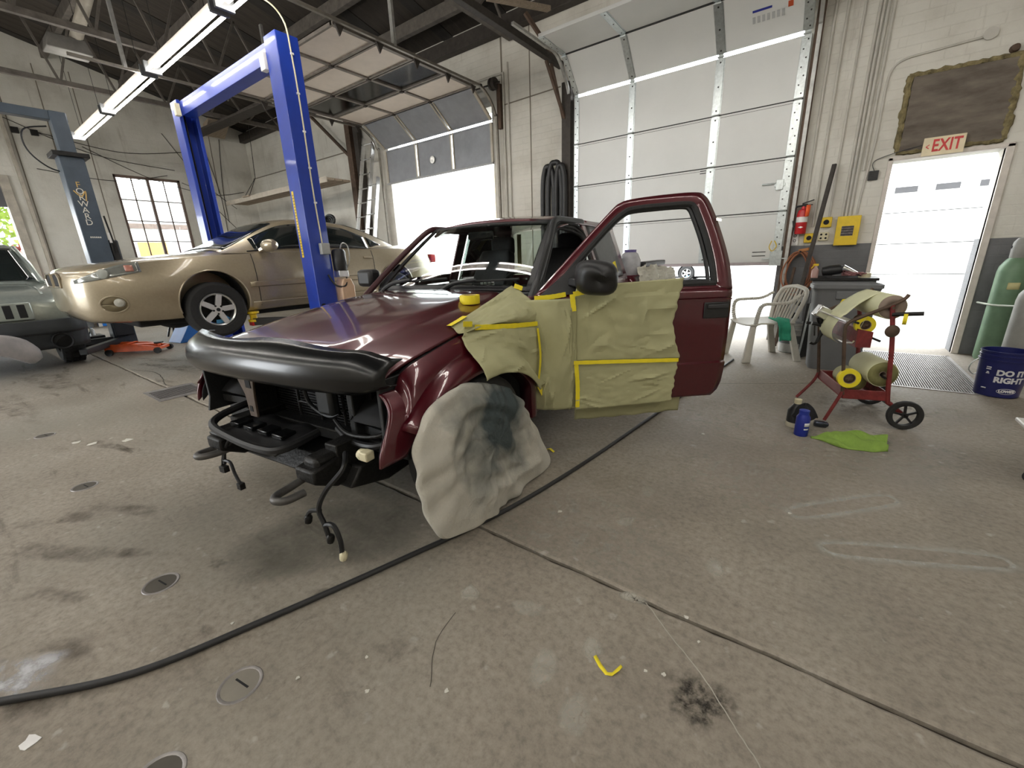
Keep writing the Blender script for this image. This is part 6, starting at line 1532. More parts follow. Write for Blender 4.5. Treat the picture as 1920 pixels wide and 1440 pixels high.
# trash can
t = thing('trash_can', 'tall grey rectangular trash can beside the exit', 'trash can', (.17, 5.52, 0), radians(8))
def rr(w, h, r=.06, n=6):
    out = []
    for cx, cy, a0 in ((w - r, h - r, 0), (-w + r, h - r, pi / 2), (-w + r, -h + r, pi), (w - r, -h + r, 1.5 * pi)):
        for i in range(n): a = a0 + pi / 2 * i / (n - 1); out.append((cx + r * cos(a), cy + r * sin(a)))
    return out
rows = [[(x, y, z) for x, y in rr(w, h)] for w, h, z in ((.20, .11, .002), (.205, .115, .0), (.215, .12, .02), (.262, .15, .80), (.275, .163, .84), (.285, .17, .845), (.285, .17, .88), (.275, .16, .885), (.262, .15, .87), (.215, .12, .04), (.10, .05, .03))]
MB().grid(rows, closed=True).build('bin_shell', m_grey, t, smooth=50)
MB().prism(rr(.20, .11), lambda a, b, d: (a, b, d), .0, .03).build('bin_floor', m_grey, t)
MB().box(-.09, .09, -.165, -.148, .74, .82).build('grip', m_grey, t, bevel=.008)
# plastic armchair
CH = thing('plastic_chair', 'off white moulded plastic armchair with slatted back', 'chair', (-.54, 5.71, 0), radians(125))
m_pch = M('dingy_white_plastic', (.52, .50, .44), .5, 0, .1, 10)
# local: +y is front
MB().grid([[(x * (.25 - .03 * (y < 0) * 0), y, .43 + .02 * (x * x) + .015 * (y > .18) * -1 + .02 * abs(y) ) for x in lin(-1, 1, 12)] for y in lin(-.23, .25, 10)]).build('seat', m_pch, CH, solid=.018, bevel=.004)
for sx in (-1, 1):
    MB().prism([(-.045, 0), (.045, 0), (.028, 1), (-.028, 1)], lambda a, b, d: (sx * (.26 - .04 * (b)) + d * sx, .27 - .06 * b + a, (1 - b) * .0 + (b) * .44 if False else .44 * b), -.02, .02).build('leg', m_pch, CH, bevel=.008)
    MB().prism([(-.04, 0), (.04, 0), (.03, 1), (-.03, 1)], lambda a, b, d: (sx * (.25 - .05 * b) + d * sx, -.32 + .12 * b + a, .44 * b), -.02, .02).build('leg', m_pch, CH, bevel=.008)
    arm = cr([(sx * .235, .20, .42), (sx * .28, .21, .55), (sx * .295, .18, .655), (sx * .30, .05, .67), (sx * .285, -.12, .68), (sx * .25, -.24, .75)], 6)
    g = MB()
    for a, b in zip(arm, arm[1:]): g.bar(a, b, .05, .03, (0, 0, 1) if abs((b - a).normalized().z) < .8 else (0, 1, 0))
    g.build('armrest', m_pch, CH, bevel=.008)
    MB().tube(cr([(sx * .215, -.22, .43), (sx * .25, -.26, .60), (sx * .25, -.30, .72), (sx * .19, -.33, .80), (0, -.34, .83)], 6), .022, 8).build('back_frame', m_pch, CH)
for i in range(7):
    x = -.165 + i * .055
    MB().tube(cr([(x * .85, -.215, .44), (x, -.26, .60), (x * 1.05, -.31, .74), (x * .95, -.335, .82 - 1.2 * x * x)], 4), .012, 6).build('back_slat', m_pch, CH)
# green cloth over the chair seat
rows = []
for b in lin(0, 1, 14):
    r_ = []
    for a in lin(0, 1, 10):
        if b < .35: p = (-.06 - .20 * b / .35, -.17 + .14 * a, .478 + .012 * sin(a * 9 + b * 6))
        else: p = (-.285 - .015 * sin(a * 8) - .01 * sin(b * 14), -.17 + .14 * a + .02 * sin(b * 5), .475 - .34 * (b - .35))
        r_.append(p)
    rows.append(r_)
gc = MB().grid(rows).build('green_rag', m_teal, None, solid=.004, smooth=60); tag(gc, 'green rag draped over the edge of the plastic chair seat', 'rag', None, (-.54, 5.71, 0), radians(125))
# white bucket and dustpan behind the chair
t = thing('paint_bucket', 'white worn bucket behind the plastic chair', 'bucket', (-.24, 6.22, 0))
MB().lathe([(0, .0), (.12, 0), (.13, .01), (.145, .34), (.152, .345), (.152, .37), (.140, .372), (.118, .03), (0, .03)], 28).build('pail', M('grimy_white_plastic', (.45, .45, .43), .5, 0, .25, 9), t)
MB().lathe([(.150, .29), (.156, .295), (.150, .30)], 28).build('rim_rib', m_white, t); MB().lathe([(.137, .12), (.142, .22)], 28).build('label_band', m_grey, t)
t = thing('battery_charger', 'boxy white battery charger standing on the white bucket', 'charger', (-.24, 6.24, .372)); MB().prism([(-.075, 0), (.075, 0), (.06, .30), (-.05, .30)], lambda a, b, d: (a, d, b), -.06, .06).build('case', M('pale_grey_case', (.42, .43, .45), .45), t, bevel=.01); MB().cyl((.01, -.066, .23), (.01, -.058, .23), .028, n=14).build('dial', m_dark, t); MB().box(-.04, .04, -.064, -.058, .05, .12).build('vent', m_dark, t)
t = thing('leaning_board', 'tilted board leaning between the chair and trash can', 'board', (-.10, 5.95, 0)); MB().prism([(-.10, 0), (.10, 0), (.085, .62), (-.085, .62)], lambda a, b, d: (a * .35 + d, a * .9 + .25 * b, b), -.012, .012).build('board_face', m_dkmetal, t, bevel=.003); MB().tube([(-.035, -.09, .01), (0, .075, .62), (.03, .24, .62), (.035, .09, .01)], .012, 6).build('board_rim', m_steel, t)
# blue bucket
BK = thing('blue_bucket', 'dark blue five gallon bucket with white slogan lettering', 'bucket', (1.30, 5.12, .0065), radians(0))
MB().lathe([(0, .004), (.128, .004), (.132, .0), (.150, .335), (.156, .337), (.156, .345), (.150, .347), (.1505, .365), (.155, .367), (.155, .376), (.146, .376), (.126, .02), (0, .02)], 40).build('pail', m_navy, BK)
MB().lathe([(.1495, .30), (.158, .302), (.158, .308), (.150, .31)], 40).build('rim_rib', m_navy, BK)
m_wprint = M('white_print', (.72, .72, .74), .5)
def on_bucket(body, size, ang, z, name='lettering', sx=1.0, bold=.002):
    o = text(body, size, m_wprint, None, name, depth=.0006, sx=1.0, bold=bold)
    for v in o.data.vertices:
        x, y = v.co.x * sx, v.co.y; zz_ = z + y + .0; r = .1325 + (.150 - .132) * zz_ / .335 + .0006 + v.co.z; a = ang + x / .142
        v.co = (r * sin(a), -r * cos(a), zz_)
    o.parent = BK; return o
BA = .16
on_bucket('DO IT', .062, BA, .205, bold=.003); on_bucket('RIGHT', .062, BA, .145, bold=.003); on_bucket("LOWE'S", .028, BA + .03, .055)
g = MB(); g.tube([(lambda x, y: ((.1365) * sin(BA + .03 + x / .142), -(.1365) * cos(BA + .03 + x / .142), .055 + y))(.06 * cos(a), .022 * sin(a)) for a in lin(0, 2 * pi, 25)[:-1]], .0015, 5, closed=True); g.build('logo_outline', m_wprint, BK)
for z, w in ((.24, .03), (.225, .03), (.20, .012), (.19, .02), (.065, .03)): g = MB(); g.grid([[(.1445 * sin(BA - .95 + x / .14) * (1 - .0 * z), -.1445 * cos(BA - .95 + x / .14), z + k) for x in lin(-w / 2, w / 2, 4)] for k in (0, .008)]); g.build('side_print', m_wprint, BK, solid=.004, offset=0)
MB().tube(cr([(-.155, -.02, .30), (-.19, -.03, .26), (-.20, -.03, .20), (-.17, -.03, .16), (-.15, -.03, .17)], 5), .004, 6).build('wire_handle', m_steel, BK)
# gas cylinders with strap
def gas_cyl(x, y, r, h, mat, capmat, label):
    t = thing('gas_cylinder', label, 'gas cylinder', (x, y, 0))
    MB().lathe([(0, .0), (r * .9, 0), (r, .03), (r, h), (r * .93, h + .06), (r * .6, h + .13), (r * .42, h + .15)], 32).build('tank', mat, t)
    c = MB().lathe([(r * .46, h + .13), (r * .50, h + .15), (r * .52, h + .24), (r * .46, h + .30), (r * .28, h + .335), (0, h + .345)], 24).build('valve_cap', capmat, t)
    MB().cyl((-r * .53, -.0, h + .25), (-r * .45, 0, h + .25), .016, n=10).build('cap_hole', m_dark, c)
    return t
g1 = gas_cyl(1.56, 6.70, .115, .93, m_green, m_greycyl, 'tall green gas cylinder strapped by the exit'); g2 = gas_cyl(1.66, 6.30, .115, .68, m_greycyl, M('green_cap', (.03, .18, .11), .5), 'grey gas cylinder with green cap behind the blue bucket')
MB().grid([[(.117 * sin(a), -.117 * cos(a), z) for a in lin(-.3, .5, 8)] for z in (.76, .83)]).build('label_patch', M('pale_yellow_label', (.55, .50, .25), .6), g1, solid=.001, offset=1)
tag(MB().tube(cr([(1.40, 6.86, .60), (1.45, 6.64, .60), (1.50, 6.56, .60), (1.60, 6.33, .62), (1.62, 6.19, .64), (1.72, 6.16, .66), (1.85, 6.4, .66), (1.9, 6.90, .66)], 6), .010, 6).build('cylinder_strap', M('pale_strap', (.42, .45, .38), .7)), 'pale strap looped around both gas cylinders', 'strap')
tag(MB().box(1.50, 1.75, 5.0, 5.2, 0, .012).build('cardboard_scrap', M('cardboard', (.5, .36, .2), .8), bevel=.002), 'brown cardboard scrap lying beside the blue bucket', 'cardboard')
# entrance grating with bars
GR = thing('entrance_grate', 'steel bar grating set in the floor at the exit', 'grate', (.79, 5.85, 0))
m_grt = M('worn_grating_steel', (.30, .28, .27), .5, .6, .25, 20)
MB().box(-.47, .47, -.83, -.80, -.01, .006).box(-.47, .47, .80, .83, -.01, .006).box(-.47, -.44, -.83, .83, -.01, .006).box(.44, .47, -.83, .83, -.01, .006).build('frame', m_grt, GR, smooth=0)
MB().box(-.45, .45, -.81, .81, .0008, .0016).build('pit', M('grate_dirt', (.10, .09, .08), .9), GR)
for i in range(50): MB().bar((-.43 + i * .0175, -.80, .004), (-.43 + i * .0175, .80, .004), .007, .006).build('bar', m_grt, GR, smooth=0)
# floor drain in the far bay
GD = thing('floor_drain', 'steel slotted drain grate in the floor by the joint', 'grate', (-5.46, 1.30, 0))
MB().box(-.28, .28, -.22, .22, .0005, .004).build('frame', m_grt, GD, smooth=0)
for i in range(7): MB().box(-.18 + i * .055, -.155 + i * .055, -.19, .19, .004, .0048).build('slot', m_dark, GD, smooth=0)
# floor anchor pots
for i, x in enumerate((-4.94, -3.49, -2.06, -1.30)):
    t = thing('floor_anchor', ['round steel floor anchor nearest the jack end of the row', 'round steel floor anchor left of the truck nose', 'round dark floor anchor just ahead of the truck nose', 'round floor anchor inside the curve of the black hose'][i], 'floor anchor', (x, .265, 0), 0, 'floor anchors in a row')
    MB().lathe([(.052, .0005), (.056, .003), (.062, .003), (.064, .0005)], 28).build('collar', m_grt, t); MB().lathe([(0, .0012), (.053, .0012), (.0535, .0006)], 28).build('cap', M('anchor_dirt', (.09, .08, .065), .7, .2) if i != 3 else M('anchor_dust', (.22, .20, .165), .7), t)
    MB().bar((-.03, 0, .0016), (.03, .01, .0016), .006, .001).build('slot', m_dark, t)
t = thing('floor_anchor', 'round floor anchor near the white paper scrap', 'floor anchor', (-1.205, .03, 0), 0, 'floor anchors in a row'); MB().lathe([(.052, .0005), (.056, .003), (.062, .003), (.064, .0005)], 28).build('collar', m_grt, t); MB().lathe([(0, .0012), (.053, .0012), (.0535, .0006)], 28).build('cap', MATS['anchor_dirt'], t)
# black air hose across the floor
hp = [(-2.6, -1.0, .012), (-2.15, -.5, .012), (-1.85, -.19, .012), (-1.62, .08, .012), (-1.48, .43, .012), (-1.32, .91, .012), (-1.16, 1.46, .012), (-1.05, 2.17, .012), (-.94, 3.3, .012), (-.82, 4.6, .012), (-.75, 5.4, .012)]
tag(MB().tube(cr(hp, 10), .0115, 10).build('air_hose', M('black_hose_rubber', (.022, .022, .023), .55)), 'black rubber hose snaking across the floor past the truck wheel', 'hose')
# ================================================================== MASKING PAPER CART
ca = radians(16.46); KO = Vector((.14, 3.70, 0))
KT = thing('masking_cart', 'rusty red wheeled cart for masking paper rolls', 'cart', KO, ca)
# local x = depth (0 front legs .. .45 wheels), y = width (0 near .. .54 far)
for y in (0, .54):
    MB().tube(cr([(-.05 if y else 0, y, .012), (.05, y, .16), (.08, y, .25)], 4), .012, 8).build('leg', m_cartred, KT)
    MB().tube(cr([(.08, y, .22), (.05, y, .45), (.02, y, .68), (.03, y, .735), (.08, y, .77), (.25, y, .86), (.31, y, .90), (.33, y, .93)], 5), .012, 8).build('side_rail', m_brown, KT)
    MB().tube(cr([(.45, y, .10), (.37, y, .17), (.345, y, .22), (.30, y, .6), (.255, y, .86)], 5), .015, 8).build('upright', m_cartred, KT)
    MB().bar((.08, y, .225), (.345, y, .225), .012, .07).build('tray_side', m_cartred, KT, bevel=.004)
    wh = MB().lathe([(.072, -.015), (.085, -.02), (.10, -.018), (.104, 0), (.10, .018), (.085, .02), (.072, .015), (.072, -.015)], 32, (.45, y - .03, .104), (0, -1, 0)).build('wheel', m_rubber, KT)
    g = MB()
    for i in range(5): a = 2 * pi * i / 5 + .4; g.bar((.45, y - .03, .104), (.45 + .074 * cos(a), y - .03, .104 + .074 * sin(a)), .013, .012, (0, 1, 0))
    g.lathe([(0, .014), (.018, .012), (.018, -.012), (0, -.014)], 12, (.45, y - .03, .104), (0, -1, 0)); g.build('wheel_spokes', m_black, wh)
    MB().lathe([(0, -.008), (.035, -.006), (.042, 0), (.035, .006), (0, .008)], 20, (.275, y - .025, .69), (0, 1, 0)).build('roll_stop', m_brown, KT)
MB().bar((.09, 0, .225), (.09, .54, .225), .012, .075).build('tray_front', M('dull_pink_red', (.22, .08, .08), .5), KT, bevel=.004); MB().bar((.34, 0, .225), (.34, .54, .225), .012, .06).build('tray_back', m_cartred, KT, bevel=.004)
MB().box(.08, .35, 0, .54, .19, .197).build('tray_floor', m_cartred, KT)
MB().cyl((.45, -.06, .104), (.45, .57, .104), .009, n=8).build('axle', m_dkmetal, KT)
MB().cyl((.26, -.02, .845), (.26, .56, .845), .011, n=8).build('top_rod', m_brown, KT); MB().cyl((.26, -.01, .80), (.40, -.07, .815), .013, n=8).build('push_handle', m_dkmetal, KT)
for z, x in ((.36, .30), (.62, .22), (.74, .08)): MB().cyl((x, -.02, z), (x, .56, z), .008, n=8).build('roll_rod', m_dkmetal, KT)
MB().bar((.05, .02, .745), (.05, .54, .745), .055, .01).build('cutter_bar', m_alu, KT, bevel=.002); MB().bar((.06, .02, .595), (.06, .54, .595), .05, .012).build('cutter_bar', m_alu, KT, bevel=.002)
MB().prism([(.11, .56), (.20, .56), (.20, .67), (.11, .69)], lambda a, b, d: (a, d, b), .04, .50).build('cutter_guard', m_cartred, KT)
KM = Matrix.Translation(KO) @ Matrix.Rotation(ca, 4, 'Z')
def kt(p): return KM @ Vector(p)
m_pend = M('paper_roll_end', (.20, .19, .075), .8, 0, .1, 60); m_pbrown = M('brown_paper_end', (.26, .20, .16), .8)
def roll(x, y0, y1, z, r, label, mat=m_paper_lt, endm=m_pend):
    t = thing('paper_roll', label, 'paper roll', kt((x, y0, z)), ca, 'masking paper rolls on the cart')
    w = y1 - y0
    MB().lathe([(.022, 0), (r * .97, 0), (r, .004), (r, w - .004), (r * .97, w), (.022, w)], 36, (0, 0, 0), (0, 1, 0)).build('paper_winding', mat, t)
    MB().lathe([(.022, -.0012), (r * .94, -.0012)], 36, (0, 0, 0), (0, 1, 0)).build('roll_end', endm, t, solid=.001); MB().lathe([(.0215, -.003), (.0215, w + .003), (.018, w + .003), (.018, -.003), (.0215, -.003)], 20, (0, 0, 0), (0, 1, 0)).build('core_tube', m_pbrown, t)
    return t
r1 = roll(.30, .03, .36, .375, .092, 'wide pale paper roll low at the back of the masking cart')
r2 = roll(.265, .02, .46, .845, .082, 'large paper roll on the top rod of the masking cart', m_paper_lt, m_pbrown)
r3 = roll(.185, .12, .36, .285, .07, 'small olive paper roll in the tray of the masking cart', m_paper)
def web(pts, y0, y1, label):
    P_ = cr(pts, 6); o = MB().grid([[kt((p.x, y, p.z)) for p in P_] for y in lin(y0, y1, 6)]).build('paper_web', m_paper_lt, None, solid=.0012, smooth=60)
    return tag(o, label, 'masking paper', 'paper pulled over the cart')
web([(.26, 0, .932), (.20, 0, .905), (.12, 0, .84), (.07, 0, .78), (.045, 0, .762), (.02, 0, .72), (.0, 0, .66), (.01, 0, .60), (.05, 0, .565)], .17, .45, 'pale paper pulled from the top roll down over the cutter bars')
def troll(x, y, z, r, label, ax=(0, 1, 0), w=.035):
    t = thing('tape_roll', label, 'tape roll', kt((x, y, z)), ca, 'tape rolls on the cart')
    MB().lathe([(r * .55, -w / 2), (r, -w / 2), (r, w / 2), (r * .55, w / 2), (r * .55, -w / 2)], 30, (0, 0, 0), ax).build('tape_winding', m_tape, t); MB().lathe([(r * .50, -w / 2), (r * .555, -w / 2), (r * .555, w / 2), (r * .5, w / 2), (r * .5, -w / 2)], 30, (0, 0, 0), ax).build('cardboard_core', m_pbrown, t)
    MB().lathe([(0, -w * .3), (r * .5, -w * .3)], 20, (0, 0, 0), ax).build('hub', m_brown, t, solid=.01)
troll(.095, -.005, .345, .068, 'yellow tape roll on the low front rod of the masking cart'); troll(.155, .08, .715, .060, 'yellow tape roll under the top paper roll of the cart')
t = thing('tape_roll', 'thin yellow tape ring hung on the cart push handle', 'tape roll', kt((.325, -.035, .775)), ca + radians(-25), 'tape rolls on the cart'); MB().lathe([(.030, -.01), (.038, -.01), (.038, .01), (.030, .01), (.030, -.01)], 24, (0, 0, 0), (1, 0, 0)).build('tape_winding', m_tape, t)
web([(.15, 0, .77), (.13, 0, .70), (.125, 0, .63), (.10, 0, .585)], .06, .085, 'narrow paper tail hanging beside the yellow tape roll')
tag(MB().grid([[kt((.135 + .03 * a, .46 - .0 * a, .76 + .10 * a)), kt((.10 + .035 * a, .50, .76 + .09 * a))] for a in lin(0, 1, 5)]).build('masking_tape_strip', m_tape, None, solid=.001), 'yellow tape edge along the pulled paper on the cart', 'masking tape')
# spray gun clipped on the cart front
t = thing('spray_gun', 'chrome spray gun with square cup hung on the masking cart', 'spray gun', kt((-.02, .43, .64)), ca)
MB().prism([(-.05, .10), (.03, .06), (.075, .13), (-.005, .18)], lambda a, b, d: (a, d, b), -.045, .045).build('cup', m_chrome, t, bevel=.008); MB().cyl((.0, 0, .08), (.02, 0, .03), .022, n=12).build('cup_neck', m_dkmetal, t)
MB().tube(cr([(-.04, 0, .03), (.0, 0, .02), (.04, 0, .0), (.03, 0, -.06), (.015, 0, -.12)], 5), [.014] * 8 + [.017] * 8 + [.013] * 5, 8).build('gun_body', m_black, t); MB().bar((-.02, 0, .01), (-.01, 0, -.07), .008, .01).bar((-.05, 0, .03), (-.08, 0, .035), .02).build('trigger', m_dkmetal, t)
MB().tube(cr([(.015, 0, -.12), (.0, .01, -.14), (-.03, .01, -.13)], 4), .01, 6).build('air_fitting', m_dkmetal, t)
# bottles and rag at the cart foot
t = thing('dark_bottle', 'black bottle half covered by a black cap cloth near the cart foot', 'bottle', (-.035, 3.50, 0)); MB().lathe([(0, 0), (.052, 0), (.055, .01), (.055, .12), (.03, .16), (.02, .175), (.02, .20), (0, .20)], 20).build('bottle', m_black, t); MB().lathe([(.056, .0), (.057, .03), (.056, .035)], 20).build('base_band', M('cream_print', (.5, .46, .35), .5), t); MB().lathe([(.022, .17), (.024, .205), (0, .207)], 14).build('bottle_cap', m_cream, t)
rows = [[(.075 * r * cos(a) * (1.15 if cos(a) > 0 else .9) + .03, .07 * r * sin(a), .175 - .085 * r ** 2 + .012 * sin(a * 4 + r * 3)) for a in lin(0, 2 * pi, 25)] for r in lin(.02, 1, 9)]
tag(MB().grid(rows).build('black_cloth', M('black_cloth', (.008, .008, .01), .9), None, solid=.003, smooth=60), 'black cloth draped over the bottles by the cart', 'cloth', None, (-.02, 3.46, .01))
t = thing('blue_can', 'royal blue spray can standing on the floor by the cart', 'can', (.012, 3.335, 0)); MB().lathe([(0, 0), (.040, 0), (.042, .006), (.042, .13), (.032, .148), (.03, .155)], 22).build('can', M('royal_blue_can', (.015, .03, .28), .35, .2), t); MB().lathe([(.030, .15), (.031, .182), (.0, .185)], 18).build('can_cap', M('royal_blue_cap', (.02, .04, .32), .4), t); MB().grid([[(.0432 * sin(a), -.0432 * cos(a), z) for a in lin(.3, 1.2, 6)] for z in (.075, .10)]).build('label_text', m_wprint, t, solid=.0006); MB().grid([[(.0432 * sin(a), -.0432 * cos(a), z) for a in lin(.3, 1.0, 6)] for z in (.05, .06)]).build('label_text', m_wprint, t, solid=.0006)
tag(MB().lathe([(0, -.045), (.022, -.04), (.024, .03), (.014, .045), (0, .045)], 14, (0, 0, .025), (.8, .3, -.1)).build('small_canister', M('dark_chrome', (.08, .09, .12), .2, .8)), 'small dark shiny canister lying at the cart foot', 'canister', None, (.12, 3.56, 0))
rows = []
for i, a in enumerate(lin(0, 1, 44)):
    r_ = []
    for b in lin(0, 1, 24):
        w = .02 + .13 * sm(0, .5, a) * (1 - .25 * sm(.8, 1, a)); x = .07 + .40 * a; y = 3.335 + .10 * a + (b - .5) * w * 2.0 - .02
        z = .004 + (.048 * sm(0, .3, a) * (abs(sin(b * 6.5 + a * 4)) ** 2 * .8 + .6 * abs(sin(a * 11 + b * 5)) ** 2)) * sin(b * pi) ** .5
        r_.append((x, y, z))
    rows.append(r_)
tag(MB().grid(rows).build('lime_cloth', m_lime, None, solid=.003, smooth=60), 'lime green microfibre cloth crumpled on the floor', 'cloth')
# caster of an equipment stand entering at the right
t = thing('equipment_stand', 'black equipment stand on rubber casters with a pale shelf', 'stand', (1.30, 3.22, 0))
for cx, cy in ((-.26, 0), (.26, -.05), (.0, .27), (.0, -.3)):
    w_ = MB().lathe([(0, -.012), (.03, -.012), (.034, -.006), (.034, .006), (.03, .012), (0, .012)], 20, (cx, cy, .034), (.3, 1, 0)).build('caster', m_rubber, t)
    MB().bar((cx, cy, .03), (cx * .95, cy * .95, .10), .02).build('caster_fork', m_dkmetal, w_)
    MB().bar((cx * .95, cy * .95, .10), (0, 0, .14), .04, .03).build('base_arm', m_black, t, bevel=.004)
MB().cyl((0, 0, .12), (0, 0, .95), .025, n=12).build('post', m_black, t)
MB().box(-.34, .30, -.16, .16, .29, .31).build('shelf', m_white, t, bevel=.006); MB().bar((-.30, 0, .20), (0, 0, .20), .03).build('shelf_strut', m_black, t)
MB().box(-.24, .26, -.2, .2, .95, .98).build('top_tray', m_black, t, bevel=.006)
# ================================================================== FLOOR LITTER
random.seed(4)
tag(MB().grid([[(-.43, .985, .001), (-.40, .962, .003), (-.375, .95, .001), (-.362, .955, .004), (-.352, .975, .012), (-.349, .99, .010)], [(-.435, .974, .001), (-.405, .950, .002), (-.378, .938, .001), (-.358, .944, .004), (-.344, .968, .012), (-.341, .985, .011)]]).build('tape_scrap', m_tape, None, solid=.001), 'bent yellow tape scrap on the bare floor before the joint', 'tape scrap')
tag(MB().grid([[(-1.37, 2.20, .001), (-1.34, 2.215, .012), (-1.30, 2.20, .002)], [(-1.37, 2.18, .001), (-1.34, 2.19, .014), (-1.30, 2.18, .002)]]).build('tape_scrap', m_tape, None, solid=.001), 'tiny curled yellow tape scrap behind the covered wheel', 'tape scrap')
def scrap(x, y, r, label, mat=m_white, k=0):
    P_ = [(r * (1 + .35 * sin(i * 2.4 + k)) * cos(2 * pi * i / 9), r * (1 + .35 * cos(i * 1.7 + k)) * sin(2 * pi * i / 9)) for i in range(9)]
    o = MB().prism(P_, lambda a, b, d: (a, b, d), .0008, .003).build('paper_scrap', mat, smooth=0); return tag(o, label, 'scrap', 'litter on the floor', (x, y, 0), k)
scrap(-1.615, -.15, .02, 'white paper scrap near the black hose end', k=1)
for i, (x, y, r) in enumerate(((-4.35, .45, .03), (-4.2, .62, .03), (-4.5, .38, .025), (-.93, 1.62, .010), (-1.17, .38, .006), (-1.58, .35, .006), (-.75, .62, .007), (-.23, 1.30, .007), (-.23, 1.04, .006), (-.28, 1.02, .005), (-.17, 1.22, .005), (-.55, 3.0, .012), (.02, 2.22, .008), (-1.05, .55, .005), (-.95, .48, .006))):
    scrap(x, y, r, 'tiny pale scrap lying loose on the concrete floor', M('pale_debris', (.60, .58, .52), .8), i)
# ================================================================== FAR BAY THINGS
t = thing('floor_jack', 'orange low profile floor jack by the slate lift', 'floor jack', (-8.75, 1.78, 0), radians(48))
for s in (-1, 1):
    MB().prism([(-.38, .05), (.30, .04), (.36, .09), (.05, .15), (-.30, .17), (-.38, .14)], lambda a, b, d: (a, s * .13 + d, b), -.012, .012).build('side_plate', m_orange, t, bevel=.004)
    MB().cyl((-.33, s * .17 - .02, .05), (-.33, s * .17 + .02, .05), .05, n=16).build('caster', m_black, t); MB().cyl((.33, s * .17 - .025, .045), (.33, s * .17 + .025, .045), .045, n=16).build('front_wheel', m_dkmetal, t)
MB().bar((-.20, 0, .13), (.28, 0, .11), .10, .05).build('lift_arm', m_orange, t, bevel=.008); MB().lathe([(0, 0), (.06, 0), (.065, .02), (0, .025)], 16, (.28, 0, .135)).build('saddle', m_dkmetal, t); MB().bar((-.38, -.15, .10), (-.38, .15, .10), .03, .06).build('cross_plate', m_orange, t); MB().bar((.33, -.15, .07), (.33, .15, .07), .03, .04).build('cross_plate', m_orange, t); MB().bar((-.1, -.13, .165), (-.1, .13, .165), .05, .012).build('top_plate', m_orange, t)
t = thing('parts_box', 'black open box with small bottles at the slate lift foot', 'box', (-9.95, 1.45, 0)); MB().box(-.2, .2, -.14, .14, 0, .24).build('box_shell', m_black, t, bevel=.01); MB().lathe([(0, .24), (.03, .24), (.03, .33), (.012, .36), (0, .36)], 10, (.05, .02, 0)).build('bottle', m_white, t); MB().bar((-.1, 0, .24), (-.12, .04, .36), .02).build('tool', m_chrome, t)
t = thing('recycling_bin', 'small bright blue bin with white rim near the far wall', 'bin', (-14.2, 2.42, 0)); MB().prism([(-.16, 0), (.16, 0), (.19, .36), (-.19, .36)], lambda a, b, d: (d, a, b), -.14, .14).build('bin_shell', M('bright_blue_bin', (.01, .2, .75), .4), t, bevel=.01); MB().box(-.16, .16, -.21, .21, .36, .40).build('rim', m_white, t, bevel=.005); MB().box(.14, .15, -.19, -.12, .0, .36).build('label', m_white, t)
t = thing('blue_ramp', 'blue wedge ramp on the floor under the raised sedan', 'ramp', (-9.35, 2.72, 0), radians(10)); MB().prism([(-.35, 0), (.35, 0), (.30, .30), (-.15, .30)], lambda a, b, d: (d, a, b), -.2, .2).build('ramp_body', m_bluedk, t, bevel=.01); MB().box(-.2, .2, -.16, .30, .30, .31).build('ramp_top', m_bluedk, t)
t = thing('jack_stand', 'dark jack stand on the floor under the sedan nose', 'jack stand', (-10.3, 2.7, 0)); 
for a in lin(0, 2 * pi, 5)[:-1]: MB().bar((.14 * cos(a), .14 * sin(a), 0), (.03 * cos(a), .03 * sin(a), .3), .03).build('leg', m_dkmetal, t)
MB().cyl((0, 0, .28), (0, 0, .45), .03, n=10).build('ratchet_bar', m_dkmetal, t)
# clutter along the far wall
t = thing('shop_trolley', 'red wheeled shop trolley against the far wall', 'trolley', (-14.7, 1.95, 0)); MB().box(-.2, .2, -.2, .2, .25, .75).build('body', M('dull_red_plastic', (.32, .04, .05), .5), t, bevel=.05); MB().tube(cr([(0, -.18, .75), (0, -.15, 1.05), (0, .15, 1.05), (0, .18, .75)], 5), .02, 8).build('handle', m_redp, t); MB().box(-.22, .22, -.22, .22, 0, .25).build('base', m_black, t, bevel=.02)
t = thing('storage_tote', 'dark grey tote stacked low beside the blue bin', 'tote', (-14.2, 1.85, 0)); MB().box(-.2, .2, -.3, .3, 0, .32).build('tote_shell', m_grey, t, bevel=.02); MB().box(-.22, .22, -.32, .32, .32, .36).build('lid', m_black, t, bevel=.01)
# hanging wall shelf with wires
SH = thing('hanging_shelf', 'long weathered wooden shelf hung by wires on the far wall', 'shelf', (-11.9, 6.1, 3.05))
for y in (-.2, 0, .2): MB().box(-2.6, 2.7, y - .09, y + .09, 0, .045).build('plank', m_wood, SH, bevel=.004)
MB().box(-2.6, 2.7, -.31, -.29, -.05, .06).build('front_lip', M('pale_wood', (.45, .40, .33), .7, 0, .2, 5), SH)
for x in (-1.2, 1.35):
    MB().box(x - .2, x + .2, -.36, .3, .045, .075).build('crosspiece', m_wood, SH)
    for dx in (-.14, .14): MB().cyl((x + dx, -.3, .07), (x, 0, .55), .008, n=6).build('hanger_wire', m_dkmetal, SH); 
    MB().cyl((x, 0, .55), (x - .02, .1, 1.95), .008, n=6).build('hanger_wire', m_dkmetal, SH)
t = thing('timber_stack', 'short offcuts of timber lying on the hanging shelf', 'timber', (-10.3, 6.05, 3.13)); 
for i in range(4): MB().bar((-.45 + .05 * i, -.15 + .09 * i, .03 + .02 * (i % 2)), (.4, -.1 + .08 * i, .03 + .02 * (i % 2)), .08, .05).build('offcut', m_wood, t)
